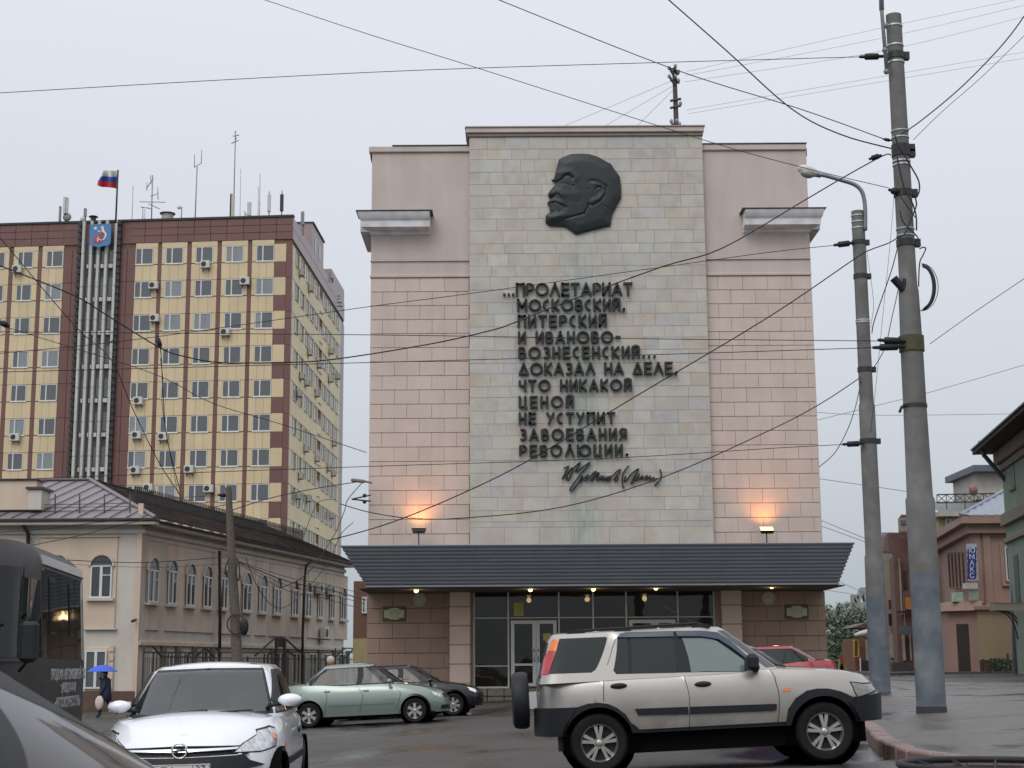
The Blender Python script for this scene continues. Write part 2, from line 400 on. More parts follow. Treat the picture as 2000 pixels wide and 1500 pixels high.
# rusticated blocks
def blocks(a,b,ztop,zbot,first=0,bw=0.955,h=0.552):
    z=ztop; k=first
    while z>zbot+0.05:
        z2=max(zbot,z-h); u=a-(bw/2 if k%2 else 0)
        while u<b-.01:
            l,r_=max(a,u),min(b,u+bw)
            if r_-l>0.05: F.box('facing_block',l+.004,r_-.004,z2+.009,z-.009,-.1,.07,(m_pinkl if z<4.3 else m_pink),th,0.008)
            u+=bw
        z=z2; k+=1
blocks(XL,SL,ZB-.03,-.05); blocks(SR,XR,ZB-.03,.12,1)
m_plinth=M('brown plinth paint',srgb(96,74,64),0.8,var=0.2,streak=0.2)
F.box('plinth',XL-.03,-2.36,-.8,.62,-.1,.13,m_plinth,th,.01); F.box('plinth',8.46,XR+.03,-.6,.62,-.1,.13,m_plinth,th,.01)
# central slab with marble tiles
mb=MB(); mb.box((SL,Y0-.27,4.0),(SR,Y0+3,21.84)); mb.build('slab_core',m_grout,th)
F.box('slab_coping',SL-.14,SR+.06,21.84,22.04,-1.2,.44,m_pinkp,th,.02)
F.box('coping_flashing',SL-.17,SR+.1,22.04,22.09,-1.2,.48,M('tan coping metal',srgb(150,140,132),.5),th,.004)
F.box('slab_moulding',SL-.08,SR+.03,21.70,21.84,-.2,.36,M('dark moulding',srgb(140,130,120),.8),th,.02)
mcols=[(181,178,170),(185,180,170),(187,180,167),(176,176,173),(180,179,176),(187,175,165),(180,178,167),(169,171,173),(190,187,179),(184,180,172)]
mcols=[tuple(round(v+(t-v)*.4) for v,t in zip(c,(180,177,170))) for c in mcols]
mwts=[6,6,4,3,4,2.0,3,1.5,4,6]
mm=[M('marble %s'%t,srgb(*c),0.42,var=0.05,scale=2.0,rnd=0.05,tint=srgb(c[0]-16,c[1]-34,c[2]-48),tfac=0.42,tscale=1.1+i*.2,bump=0.04) for i,(c,t) in enumerate(zip(mcols,'grey cream honey slate pale rose olive blue milky warm'.split()))]
for q_ in mm: stain(q_,W(1136,500,57.7).x,.75,15.2,18.6,srgb(120,150,138),.75); stain(q_,W(1090,500,57.7).x,1.6,5,16,srgb(150,150,135),.25)
tiles=[]; z=21.70; row=0; rng=random.Random(3)
rh=[.50,.42,.52,.50,.46,.50,.44,.48,.52,.40]
while z>6.35:
    h=rh[row%10]; z2=max(6.35,z-h)
    if z2-6.35<.2: z2=6.35
    u=SL
    while u<SR-.01:
        wd=rng.choice([.55,.7,.8,.85,.95,1.05,1.3]); 
        if SR-u-wd<.35: wd=SR-u
        tiles.append((u,min(SR,u+wd),z2,z,rng.choices(range(10),mwts)[0])); u+=wd
    z=z2; row+=1
u=SL
while u<SR-.01:
    wd=min(1.31,SR-u); tiles.append((u,u+wd,5.62,6.35,1)); u+=wd
tiles.sort(key=lambda t:-(t[1]-t[0])*(t[3]-t[2]))
rest=MB()
for i,(a,b,c,d,k) in enumerate(tiles):
    j=rng.uniform(0,.008)
    if i<296: F.box('marble_tile',a+.004,b-.004,c+.005,d-.005,.2,.285+j,mm[k],th,.003)
    else: F.mbox(rest,a+.004,b-.004,c+.005,d-.005,.2,.285+j,k)
if rest.v:
    o=rest.build('marble_tile_small',mm,th); o['kind']='stuff'

# ground floor: piers, glass front
m_pier=M('pink plaster pier',srgb(206,186,172),0.82,var=0.06,rnd=0.03,bump=.1)
for a,b in ((-2.36,-1.60),(7.72,8.46)):
    z=4.1
    while z>.0:
        F.box('pier_block',a,b,max(-.4,z-.69)+.015,z-.01,-.1,.50,m_pier,th,.015); z-=.70
    F.box('pier_core',a+.02,b-.02,-.6,4.15,-.1,.485,m_pinkj,th,.0)
m_gl=glass('shopfront glass',(0.022,0.018,0.013),rough=.02,spec=.45)
m_mul=M('grey aluminium frame',srgb(186,190,188),.45,var=.05,metal=.2)
sf=thing('glass_shopfront','dark glass entrance front with grey frames between two pink piers','shopfront',tuple(F.p(3,.5,0)))
cols=[F.uv(x,1240,.12)[0] for x in (926,993,1092,1159,1224,1325,1396)]
zt=4.1; zm=F.uv(1150,1206,.12)[1]; zb=F.uv(950,1301,.12)[1]; z0=F.uv(950,1341,.12)[1]
for i in range(6):
    a,b=cols[i],cols[i+1]
    F.box('pane',a+.03,b-.03,zm+.02,zt,.07,.09,m_gl,sf,0)
    if i in (1,4): continue
    F.box('pane',a+.03,b-.03,zb+.02,zm-.02,.07,.09,m_gl,sf,0)
    F.box('pane',a+.03,b-.03,z0,zb-.02,.07,.09,m_gl,sf,0)
    F.box('rail',a+.03,b-.03,zb-.02,zb+.02,.05,.13,m_mul,sf,.005)
    F.box('rail',a+.03,b-.03,z0-.07,z0,.05,.13,m_mul,sf,.005)
for i,c in enumerate(cols): F.box('mullion',c-.03,c+.03,z0-.07,zt,.04,.14,m_mul,sf,.006)
for i in range(6): F.box('transom',cols[i]+.03,cols[i+1]-.03,zm-.02,zm+.02,.05,.135,m_mul,sf,.005)
for i in (1,4):
    a,b=cols[i]+.03,cols[i+1]-.03; mid=(a+b)/2+.08
    for q,(l,r_) in enumerate(((a+.06,mid),(mid+.01,b-.06))):
        d=F.box('door',l,r_,z0,z0+.12,.06,.16,m_mul,sf,.004)
        mb=MB(); F.mbox(mb,l,l+.13,z0+.12,zm-.1,.06,.16); F.mbox(mb,r_-.13,r_,z0+.12,zm-.1,.06,.16); F.mbox(mb,l+.13,r_-.13,zm-.22,zm-.1,.06,.16); F.mbox(mb,l+.13,r_-.13,z0+.75,z0+.83,.06,.16)
        o=mb.build('door_frame',m_mul,sf)
        F.box('door_pane',l+.13,r_-.13,z0+.83,zm-.22,.1,.12,m_gl,sf,0); F.box('door_pane',l+.13,r_-.13,z0+.12,z0+.75,.1,.12,m_gl,sf,0)
        mb=MB(); uu=r_-.07 if q==0 else l+.07
        mb.tube([F.p(uu,z0+.9,.17),F.p(uu,z0+.9,.24),F.p(uu,z0+1.35,.24),F.p(uu,z0+1.35,.17)],.018,6); mb.build('door_handle',M('steel',(.6,.6,.6),.3,metal=.9),sf,True)
# recess reveals
F.box('reveal',-1.60,cols[0]-.03,-.3,4.2,-.1,.2,m_pinkj,th,.0); F.box('reveal',cols[-1]+.03,7.72,-.3,4.2,-.1,.2,m_pinkj,th,.0)
# notices stuck to the glass
m_yel=M('yellow paper',srgb(170,165,90),.8)
for nm,px,py,w_,h_,lab in (('notice',1013,1190,.36,.5,'pale yellow notice on the upper glass left above the doors'),('notice',1068,1244,.28,.26,'small yellow square notice on the right leaf of the left door')):
    u,z=F.uv(px,py,.13); tag(F.box(nm,u-w_/2,u+w_/2,z-h_/2,z+h_/2,.125,.135,m_yel,None,0),lab,'notice')
# stone stylobate below the doors
m_st=M('mottled stone base',srgb(112,106,92),.7,var=.3,scale=6,rnd=.15,bump=.4,bscale=30)
u=-1.6
k=0
base=thing('entrance_step','low step of rough stone slabs below the glass doors','step',tuple(F.p(3,gz(3),1)))
while u<7.7:
    for zz in (0,1,2): F.box('stone',u+.01,min(7.7,u+.62)-.01,-.45+zz*.29+.01,-.45+zz*.29+.28,-.05,.35+.0,m_st,base,.02)
    u+=.62
# canopy
m_can=M('ribbed grey canopy metal',srgb(128,132,138),.45,var=.05,scale=.8,metal=.15)
m_canw=M('pale canopy edge',srgb(128,131,136),.5)
m_sof=M('dark soffit boards',srgb(96,86,76),.8,var=.1)
yT,yB=Y0-4.6,Y0-3.8
zT=W(1166,1062,yT).z; zBt=W(1176,1141,yB).z
xT0=W(665,1068,yT).x; xT1=W(1668,1057,yT).x; xB0=W(716,1145,yB).x; xB1=W(1637,1137,yB).x
mb=MB(); nR=11
prof=[]
for i in range(nR):
    for t_,o_ in ((0,0),(.18,.045),(.6,.045),(.8,0)): prof.append(((i+t_)/nR,o_))
prof.append((1,0))
vs=[]
for t_,o_ in prof:
    z=zT+(zBt-zT)*t_; y=yT+(yB-yT)*t_-o_; x0=xT0+(xB0-xT0)*t_-o_*.6; x1=xT1+(xB1-xT1)*t_+o_*.6
    vs+= [(x0,Y0,z),(x0,y,z),(x1,y,z),(x1,Y0,z)]
n=len(prof)
mb.add(vs,[(i*4+j,i*4+j+1,(i+1)*4+j+1,(i+1)*4+j) for i in range(n-1) for j in range(3)])
can=thing('entrance_canopy','long dark grey ribbed metal canopy flaring outwards above the theatre entrance','canopy',tuple(F.p(3,zBt,1.5)))
mb.build('fascia',m_can,can)
mb=MB(); mb.box((xT0+.02,yT+.02,zT-.05),(xT1-.02,Y0-.1,zT+.0)); mb.build('canopy_roof',m_roofm,can)
mb=MB(); mb.box((xB0-.03,yB-.05,zBt-.06),(xB1+.03,Y0-.3,zBt-.002)); mb.build('soffit_rim',m_canw,can)
mb=MB(); mb.box((XL,Y0-3.65,zBt-.1),(XR,Y0-.08,zBt-.062)); mb.build('soffit',m_sof,can)
# small top capping strips of joints
for t_ in range(1,8):
    x=xT0+(xT1-xT0)*t_/8; xb=xB0+(xB1-xB0)*t_/8
    MB().tube([(x,yT-.045,zT-.02),(xb,yB-.045,zBt+.02)],.008,4).build('panel_joint',m_can,can)

# lamps under the canopy
m_lamp=M('warm glass globe',(1,.75,.4),.4,var=0,emit=(1,.66,.28),es=5)
m_dark=M('black metal',(.02,.02,.022),.5,var=.1)
m_fix=M('grey lamp fitting',(.2,.2,.2),.4)
names=['far left one above the left medallion','one above the left glass door','middle one above the central glass panes','one above the right glass door','far right one above the right medallion']
for (px,py),nm in zip(((813,1152),(1036,1150),(1159,1149),(1281,1147),(1507,1144)),names):
    p=W(px,py,Y0-2.5)
    t=thing('canopy_lamp','lit round lamp under the canopy, the '+nm,'lamp',(p.x,p.y,zBt-.1),'lit globe lamps under the canopy')
    MB().cyl((p.x,p.y,zBt-.1),(p.x,p.y,p.z+.02),.07,.085,12).build('fitting',m_fix,t,True)
    MB().ball((p.x,p.y,p.z-.02),.085,12).build('globe',m_lamp,t,True)
    l=bpy.data.lights.new('bulb','POINT'); l.energy=5; l.color=(1,.7,.35); l.shadow_soft_size=.1
    lo=bpy.data.objects.new('bulb',l); COL.objects.link(lo); lo.parent=t; lo.location=Vector((p.x,p.y-.05,p.z-.2))-BASE[t.name]
# floodlights on the canopy roof washing the wings
m_fl=M('lit sodium lamp glass',(1,.5,.15),.4,var=0,emit=(1,.50,.16),es=5)
for px,py,lab,rz in ((818,1037,'orange-lit floodlight on a stalk above the canopy, left wing, seen from behind',0),(1497,1036,'glowing orange floodlight on a stalk above the canopy, right wing',0)):
    p=W(px,py,Y0-.62); t=thing('floodlight',lab,'floodlight',(p.x,p.y,zT),'floodlights above the canopy')
    left=px<1000
    q=Matrix.Rotation(R(-14 if left else 34),3,'X')
    def T(a,b,c): return p+q@Vector((a,b,c))
    b=MB(); b.hexa([T(-.22,.1,-.06),T(.22,.1,-.06),T(.22,-.14,-.06),T(-.22,-.14,-.06)][::-1],[T(-.27,.12,.08),T(.27,.12,.08),T(.27,-.16,.08),T(-.27,-.16,.08)][::-1]); b.build('housing',m_dark,t)
    MB().hexa([T(-.24,.1,.083),T(.24,.1,.083),T(.24,-.14,.083),T(-.24,-.14,.083)][::-1],[T(-.24,.1,.09),T(.24,.1,.09),T(.24,-.14,.09),T(-.24,-.14,.09)][::-1]).build('lamp_glass',m_fl,t)
    MB().tube([p+Vector((0,0,-.06)),(p.x,p.y,zT)],.025,6).build('stalk',m_dark,t)
    l=bpy.data.lights.new('flood','SPOT'); l.energy=85; l.color=(1,.36,.06); l.spot_size=R(125); l.spot_blend=1; l.shadow_soft_size=.12
    lo=bpy.data.objects.new('flood',l); COL.objects.link(lo); lo.parent=t; lo.location=p+Vector((0,-.02,.18))-BASE[t.name]
    lo.rotation_euler=Vector((0,-.45,-1)).to_track_quat('Z','Y').to_euler()
# medallions and plaques
m_med=M('grey plaster medallion',srgb(188,184,174),.7,bump=.2)
for px,py,s in ((820,1171,'left'),(1501,1168,'right')):
    p=F.pp(px,py,.09); t=thing('round_medallion','round grey medallion on the %s pink wall under the canopy'%s,'medallion',tuple(p),'medallions under the canopy')
    MB().lathe([(0.001,-.10),(.12,-.10),(.14,-.07),(.17,-.07),(.185,-.1),(.21,-.1),(.225,-.06),(.25,-.05),(.26,0)],p,'y',28).build('disc',m_med,t,25)
    mb=MB()
    for k in range(10):
        q=2*math.pi*k/10; mb.ball(p+Vector((math.cos(q)*.205,-.1,math.sin(q)*.205)),.022,6)
    mb.build('bead_ring',m_med,t,True); MB().ball(p+Vector((0,-.09,.02)),.08,10,0,(1,.5,1)).build('boss',m_med,t,True)
m_plq=M('olive bronze plaque',srgb(176,176,146),.5,metal=.0,var=.2,scale=12)
for px,py,s in ((770,1198,'left'),(1556,1194,'right')):
    u,z=F.uv(px,py,.1); t=thing('wall_plaque','small olive plaque with a shaped outline on the %s wall under the canopy'%s,'plaque',tuple(F.p(u,z,.09)),'plaques under the canopy')
    F.box('back_board',u-.44,u+.44,z-.30,z+.26,.06,.10,M('dull olive board',srgb(92,86,60),.8),t,.01)
    pts=[(-.38,.12),(-.24,.13),(-.12,.2),(.12,.2),(.24,.13),(.38,.12),(.38,-.16),(.24,-.17),(.12,-.23),(-.12,-.23),(-.24,-.17),(-.38,-.16)]
    mb=MB(); F.poly(mb,[(u+a,z+b) for a,b in pts][::-1],.10,.15); mb.build('plate',m_plq,t)
    mb=MB()
    for k in range(4): F.mbox(mb,u-.24+.03*k,u+.24-.03*k,z+.08-k*.075,z+.10-k*.075,.15,.156)
    mb.build('raised_line',M('pale worn bronze',srgb(150,150,120),.5),t)

# ------------------------------------------------------------------ bronze inscription
m_brz=M('dark patinated bronze',srgb(48,54,52),.55,metal=.3,var=.25,scale=4,bump=.1)
def arc(cx,cy,rx,ry,a0,a1,n=10): return [(cx+rx*math.cos(R(a0+(a1-a0)*i/n)),cy+ry*math.sin(R(a0+(a1-a0)*i/n))) for i in range(n+1)]
GL={
'П':(.60,[[(0,0),(0,1),(.6,1),(.6,0)]]),
'Р':(.56,[[(0,0),(0,1),(.28,1)]+arc(.28,.72,.28,.28,90,-90,8)+[(0,.44)]]),
'О':(.98,[arc(.49,.5,.49,.5,0,360,24)]),
'Л':(.72,[[(0,0),(.36,1),(.72,0)]]),
'Е':(.55,[[(.55,1),(0,1),(0,0),(.55,0)],[(0,.52),(.5,.52)]]),
'Т':(.62,[[(0,1),(.62,1)],[(.31,1),(.31,0)]]),
'А':(.74,[[(0,0),(.37,1),(.74,0)],[(.14,.33),(.6,.33)]]),
'И':(.56,[[(0,1),(0,0),(.56,1),(.56,0)]]),
'Й':(.56,[[(0,1),(0,0),(.56,1),(.56,0)],[(.17,1.10),(.39,1.10)]]),
'М':(.76,[[(0,0),(0,1),(.38,.35),(.76,1),(.76,0)]]),
'С':(.48,[arc(.48,.5,.48,.5,90,270,14)]),
'К':(.56,[[(0,0),(0,1)],[(.56,1),(.06,.52),(.56,0)]]),
'В':(.56,[[(0,0),(0,1),(.28,1)]+arc(.28,.76,.22,.24,90,-90,7)+[(0,.52)],[(.28,.52)]+arc(.3,.26,.26,.26,90,-90,8)+[(0,0)]]),
'Н':(.56,[[(0,0),(0,1)],[(.56,0),(.56,1)],[(0,.5),(.56,.5)]]),
'З':(.50,[[(0,.95)]+arc(.24,.76,.24,.24,90,-80,8)+[(.12,.52)],[(.2,.52)]+arc(.22,.26,.28,.26,80,-110,9)+[(0,.08)]]),
'Д':(.74,[[(.0,0.02),(.37,1),(.74,0.02),(.0,0.02)]]),
'Ч':(.54,[[(0,1),(0,.62)]+arc(.14,.6,.14,.14,180,270,5)+[(.54,.46)],[(.54,1),(.54,0)]]),
'Ц':(.62,[[(0,1),(0,0.02),(.64,0.02),(.64,-.1)],[(.54,1),(.54,.02)]]),
'У':(.6,[[(0,1),(.32,.42)],[(.6,1),(.14,0)]]),
'Я':(.54,[[(.54,0),(.54,1),(.26,1)]+arc(.26,.74,.26,.26,90,270,8)+[(.54,.48)],[(.3,.48),(0,0)]]),
'Ю':(1.16,[[(0,0),(0,1)],[(0,.5),(.2,.5)],arc(.68,.5,.48,.5,0,360,22)]),
'.':(.10,[[(.03,.06),(.07,.06)]]), ',':(.12,[[(.06,.08),(.08,.04),(.03,-.1)]]), '-':(.34,[[(.02,.5),(.3,.5)]]), ' ':(.36,[]),
}
LINES=[('...ПРОЛЕТАРИАТ',981.6,1236,552.5,579),('МОСКОВСКИЙ,',1009.5,1222,584,608.6),('ПИТЕРСКИЙ',1010.4,1185.6,615,640),('И ИВАНОВО-',1011,1213,647,671.6),
('ВОЗНЕСЕНСКИЙ...',1011.6,1281.6,677,701.6),('ДОКАЗАЛ НА ДЕЛЕ,',1012.5,1324,708,733.4),('ЧТО НИКАКОЙ',1012.5,1234.5,741,765.5),('ЦЕНОЙ',1012.5,1121,773,797.6),
('НЕ УСТУПИТ',1012.5,1202.4,805,829.4),('ЗАВОЕВАНИЯ',1014,1225,836.6,861.5),('РЕВОЛЮЦИИ.',1013.4,1228,868,893)]
ins=thing('bronze_inscription','eleven lines of raised dark Cyrillic letters on the pale marble slab','inscription',tuple(F.pp(1150,720,.3)))
gmesh={}
SR_=.048
for txt,xa,xb,ya,yb in LINES:
    u0,z1=F.uv(xa,ya,.42); u1,_=F.uv(xb,(ya+yb)/2,.42); _,z0=F.uv(xa,yb,.42)
    hh=z1-z0-2*SR_; u0+=SR_; u1-=SR_
    ws=[GL[c][0] for c in txt]; tot=sum(ws)*hh; gap=(u1-u0-tot)/(len(txt)-1); sx_=1.0
    if gap<.1: sx_=(u1-u0-.1*(len(txt)-1))/tot; gap=.1
    if gap>.2: sx_=min(1.25,(u1-u0-.15*(len(txt)-1))/tot); gap=(u1-u0-tot*sx_)/(len(txt)-1)
    u=u0
    for c in txt:
        w_=GL[c][0]*hh*sx_
        if GL[c][1]:
            key=(c,round(sx_,2),round(hh,2))
            if key not in gmesh:
                mb=MB()
                for st in GL[c][1]:
                    path=[Vector((x*hh*round(sx_,2),0,y*round(hh,2))) for x,y in st]
                    cl=len(path)>12 and (path[0]-path[-1]).length<1e-4
                    if cl: path=path[:-1]
                    # fillet: repeat corner points so mitres stay tight
                    pp=[]
                    for i,q in enumerate(path):
                        pp.append(q)
                    if cl: mb.tube(pp,SR_,8,closed=True,squash=1.7,up=(0,-1,0))
                    elif len(pp)>8: mb.tube(pp,SR_,8,squash=1.7,up=(0,-1,0))
                    else:
                        for a,b in zip(pp[:-1],pp[1:]):
                            d=(b-a).normalized()*.0
                            mb.tube([a-d,b+d],SR_,8,squash=1.7,up=(0,-1,0))
                            mb.tube([a+Vector((0,-.08,0)),a+Vector((0,.08,0))],SR_*1.0,8); mb.tube([b+Vector((0,-.08,0)),b+Vector((0,.08,0))],SR_*1.0,8)
                me,_c=mb.mesh('letter',m_brz,45,recenter=False); gmesh[key]=me
            link('letter',gmesh[key],F.p(u,z0+SR_,.40),ins)
        u+=w_+gap
def zp(ox,oy,s): return lambda x,y:(ox+x/s,oy+y/s)
Z=zp(1080,880,8.696)
SIG=[[(185,305),(270,262),(235,330),(160,480),(200,440),(330,290),(245,400),(240,480),(265,500),(320,380),(345,300)],
[(345,300),(470,195),(390,330),(400,355),(450,320),(640,195),(480,390),(330,590),(290,660),(315,680),(390,600),(480,480),(505,430),(455,530),(560,440),(600,410),(545,510),(640,430),(700,370),(735,360),(640,510),(690,480),(740,400),(780,370),(760,440),(735,400)],
[(780,380),(750,515),(830,420),(810,500),(870,420),(850,505),(920,440),(900,505),(950,440),(985,455),(960,510),(925,500),(1040,400),(1110,335),(1150,330),(1080,430),(1040,490),(1070,515),(1110,470),(1080,430)],
[(1290,255),(1220,340),(1180,440),(1178,540),(1200,645)],
[(1240,430),(1215,500),(1240,515),(1340,390),(1460,305),(1380,440),(1325,570),(1380,500),(1440,420),(1470,400),(1400,490),(1440,495),(1530,420),(1500,490),(1610,420),(1570,500),(1660,430),(1640,500),(1720,450),(1700,505),(1770,470)],
[(1815,320),(1840,400),(1820,490),(1725,600)]]
def smooth_path(P,k=4):
    out=[]
    n=len(P)
    for i in range(n-1):
        p0,p1,p2,p3=P[max(i-1,0)],P[i],P[i+1],P[min(i+2,n-1)]
        for j in range(k):
            t=j/k
            out.append(tuple(0.5*((2*p1[c])+(-p0[c]+p2[c])*t+(2*p0[c]-5*p1[c]+4*p2[c]-p3[c])*t*t+(-p0[c]+3*p1[c]-3*p2[c]+p3[c])*t**3) for c in range(len(p1))))
    out.append(tuple(P[-1])); return out
sig=thing('bronze_signature','slanting handwritten signature in raised dark bronze below the last line of letters','signature',tuple(F.pp(1195,930,.3)))
for st in SIG:
    pts=[F.pp(*Z(x,y),.38) for x,y in smooth_path(st,3)]
    MB().tube(pts,.03,6,squash=1.6,up=(0,-1,0)).build('pen_stroke',m_brz,sig,True)

# ------------------------------------------------------------------ bronze head relief
HO=[(385,240),(430,205),(560,155),(720,148),(830,155),(960,195),(1150,300),(1200,375),(1280,480),(1297,640),(1300,790),(1240,900),(1170,1035),(1155,1120),(1145,1200),(930,1250),(640,1328),(590,1290),(490,1215),(250,1200),(192,1155),(195,1060),(215,1035),(262,1005),(250,960),(252,920),(215,875),(262,815),(240,775),(228,740),(250,700),(345,590),(280,528),(315,520),(330,460),(365,320)]
def inpoly(x,y,P):
    c=False; n=len(P); j=n-1
    for i in range(n):
        if (P[i][1]>y)!=(P[j][1]>y) and x<(P[j][0]-P[i][0])*(y-P[i][1])/(P[j][1]-P[i][1])+P[i][0]: c=not c
        j=i
    return c
def dseg(x,y,L):
    b=1e9
    for (x0,y0),(x1,y1) in zip(L[:-1],L[1:]):
        dx,dy=x1-x0,y1-y0; t=max(0,min(1,((x-x0)*dx+(y-y0)*dy)/(dx*dx+dy*dy+1e-9))); d=math.hypot(x-x0-dx*t,y-y0-dy*t); b=min(b,d)
    return b
GROOVE=[([(300,545),(350,570),(430,530),(470,485),(540,475),(590,520)],30,.15),([(430,585),(500,605),(560,630),(620,638)],10,.07),
 ([(235,790),(290,790),(350,750),(390,770),(410,800)],16,.09),([(220,880),(270,880),(330,865),(400,900),(500,945)],16,.11),([(255,1000),(330,1010),(420,1000)],12,.05),
 ([(480,1110),(600,1075),(760,1035),(800,960),(810,900)],18,.12),([(820,905),(880,920),(1000,850),(1060,760),(1080,650)],16,.11),([(840,560),(930,560),(1010,600),(1080,640)],26,.10),
 ([(940,760),(960,720),(920,700),(935,660),(1000,650),(1030,690)],14,.09),([(860,800),(890,770)],12,.07),([(1030,910),(1100,960),(1160,1000)],12,.06),([(640,865),(690,875)],12,.04),([(780,680),(850,685)],10,.04),([(560,455),(600,420)],10,.03)]
RAISE=[([(340,440),(560,430),(640,520)],70,.05),([(260,740),(350,700),(420,760)],60,.08),([(250,850),(330,840),(420,880)],45,.06),([(220,1080),(350,1080),(450,1060)],90,.10),([(880,860),(980,820),(1050,720),(1000,620),(920,610)],45,.06),([(500,760),(640,760)],90,.04)]
px0=(1040,280)
def HP(x,y): return (1040+x/7.5,280+y/7.5)
step=16
inner=[]
x=180
while x<1310:
    y=140
    while y<1335:
        if inpoly(x,y,HO) and dseg(x,y,HO+HO[:1])>step*.7: inner.append((x,y))
        y+=step
    x+=step
def hz(x,y):
    d=dseg(x,y,HO+HO[:1]); h=.30+.16*min(1,d/120)**.7
    cxx,cyy=780,600; h+=.10*max(0,1-((x-cxx)/560)**2-((y-cyy)/560)**2)
    for L_,w_,a in RAISE: h+=a*max(0,1-dseg(x,y,L_)/w_)
    for L_,w_,a in GROOVE: h-=.68*a*max(0,1-dseg(x,y,L_)/w_)
    return h
bpts=[]
for i in range(len(HO)):
    a=HO[i]; b=HO[(i+1)%len(HO)]; k=max(1,int(math.hypot(b[0]-a[0],b[1]-a[1])/step))
    for j in range(k): bpts.append((a[0]+(b[0]-a[0])*j/k,a[1]+(b[1]-a[1])*j/k))
nb=len(bpts)
v,_,f,_,_,_=delaunay_2d_cdt([Vector(p) for p in bpts+inner],[(i,(i+1)%nb) for i in range(nb)],[list(range(nb))],1,1e-4)
def HW(x,y,d): 
    u,z=F.uv(*HP(x,y),.42); return F.p(u,z,.29+max(0,d-.45)*.62 if d>.27 else d)
mb=MB(); mb.add([HW(p.x,p.y,.30+(hz(p.x,p.y))) for p in v],f)
for i in range(nb):
    a=bpts[i]; b=bpts[(i+1)%nb]; mb.quad(HW(*a,.30+hz(*a)),HW(*a,.25),HW(*b,.25),HW(*b,.30+hz(*b)))
o=mb.build('portrait_relief',M('black-green bronze relief',srgb(40,45,46),.5,metal=.25,var=.25,scale=5,bump=.15,bscale=30),None,35); tag(o,'large dark bronze relief of a bald bearded head in profile on the marble slab','relief')
# green patina stain running down the slab below the relief
# ------------------------------------------------------------------ office tower
m_ybr=M('yellow facade panel',srgb(205,186,150),.55,var=.05,scale=.5,rnd=.05,streak=.06)
m_ylight=M('pale yellow side panel',srgb(226,209,166),.5,var=.05,scale=.5,rnd=.04,streak=.05)
m_brn=M('brown facade panel',srgb(108,74,68),.5,var=.06,scale=.5,rnd=.06)
m_brj=M('brown panel joint',srgb(104,84,62),.8)
m_lil=M('brown side parapet panel',srgb(150,130,130),.35,var=.05,rnd=.04)
m_wf=M('white window frame',srgb(206,206,202),.5,var=.04)
m_wg=glass('window glass',(.075,.085,.095),rough=.05,spec=.8)
m_cur=M('pale curtain behind glass',srgb(126,132,136),.25,var=.1,scale=4,streak=.2,coat=.6)
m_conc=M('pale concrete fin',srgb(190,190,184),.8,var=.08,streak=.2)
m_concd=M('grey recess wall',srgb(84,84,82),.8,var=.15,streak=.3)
m_ac=M('white air conditioner',srgb(196,194,186),.5,var=.05,streak=.1)
TF=Frame(-22.05,150,R(-4.6)); TS=Frame(-22.05,150,math.atan2(1,.0286))
tw=thing('office_tower','tall yellow and brown panelled office tower with a column of pale concrete fins','building',(-40,152,-1))
ztop=46.0; UL=-34.0
_,zr1t=TF.uv(500,479); _,zr1b=TF.uv(500,510.5); _,zr9t=TF.uv(500,1014)
FH=(zr1t-zr9t)/8; WH=zr1t-zr1b
mb=MB()
c0=TF.p(UL,0,-.12); c1=TF.p(-.0,0,-.12); c2=TS.p(38,0,-.12)
p4=[TF.p(UL,-3,-.12),TF.p(-.12,-3,-.12),TS.p(38,-3,-.12),TF.p(UL,-3,-.12)+TS.u*38]
mb.hexa(p4,[q+Vector((0,0,ztop+2.9)) for q in p4]); mb.build('wall',m_brj,tw)
def U(px,py=500): return TF.uv(px,py)[0]
zx=lambda x:x/2.777
def wcol(a,b,py=500): return (U(zx(a),py),U(zx(b),py))
winL=[wcol(-60,28),wcol(98,180),wcol(253,343)]
winR=[wcol(736,831),wcol(900,993),wcol(1062,1155),wcol(1226,1320),wcol(1391,1487)]
strips=[wcol(52,74),wcol(208,229),wcol(347,440),wcol(645,735),wcol(857,877),wcol(1016,1038),wcol(1180,1201),wcol(1345,1366),wcol(1488,1595)]
# cells (yellow bays): left edge, right edge, window
bays=[(strips[0][0]-3.2,strips[0][0],winL[0]),(strips[0][1],strips[1][0],winL[1]),(strips[1][1],strips[2][0],winL[2]),
 (strips[3][1],strips[4][0],winR[0]),(strips[4][1],strips[5][0],winR[1]),(strips[5][1],strips[6][0],winR[2]),(strips[6][1],strips[7][0],winR[3]),(strips[7][1],strips[8][0],winR[4])]
zpt=zr1t+.55      # top of yellow zone
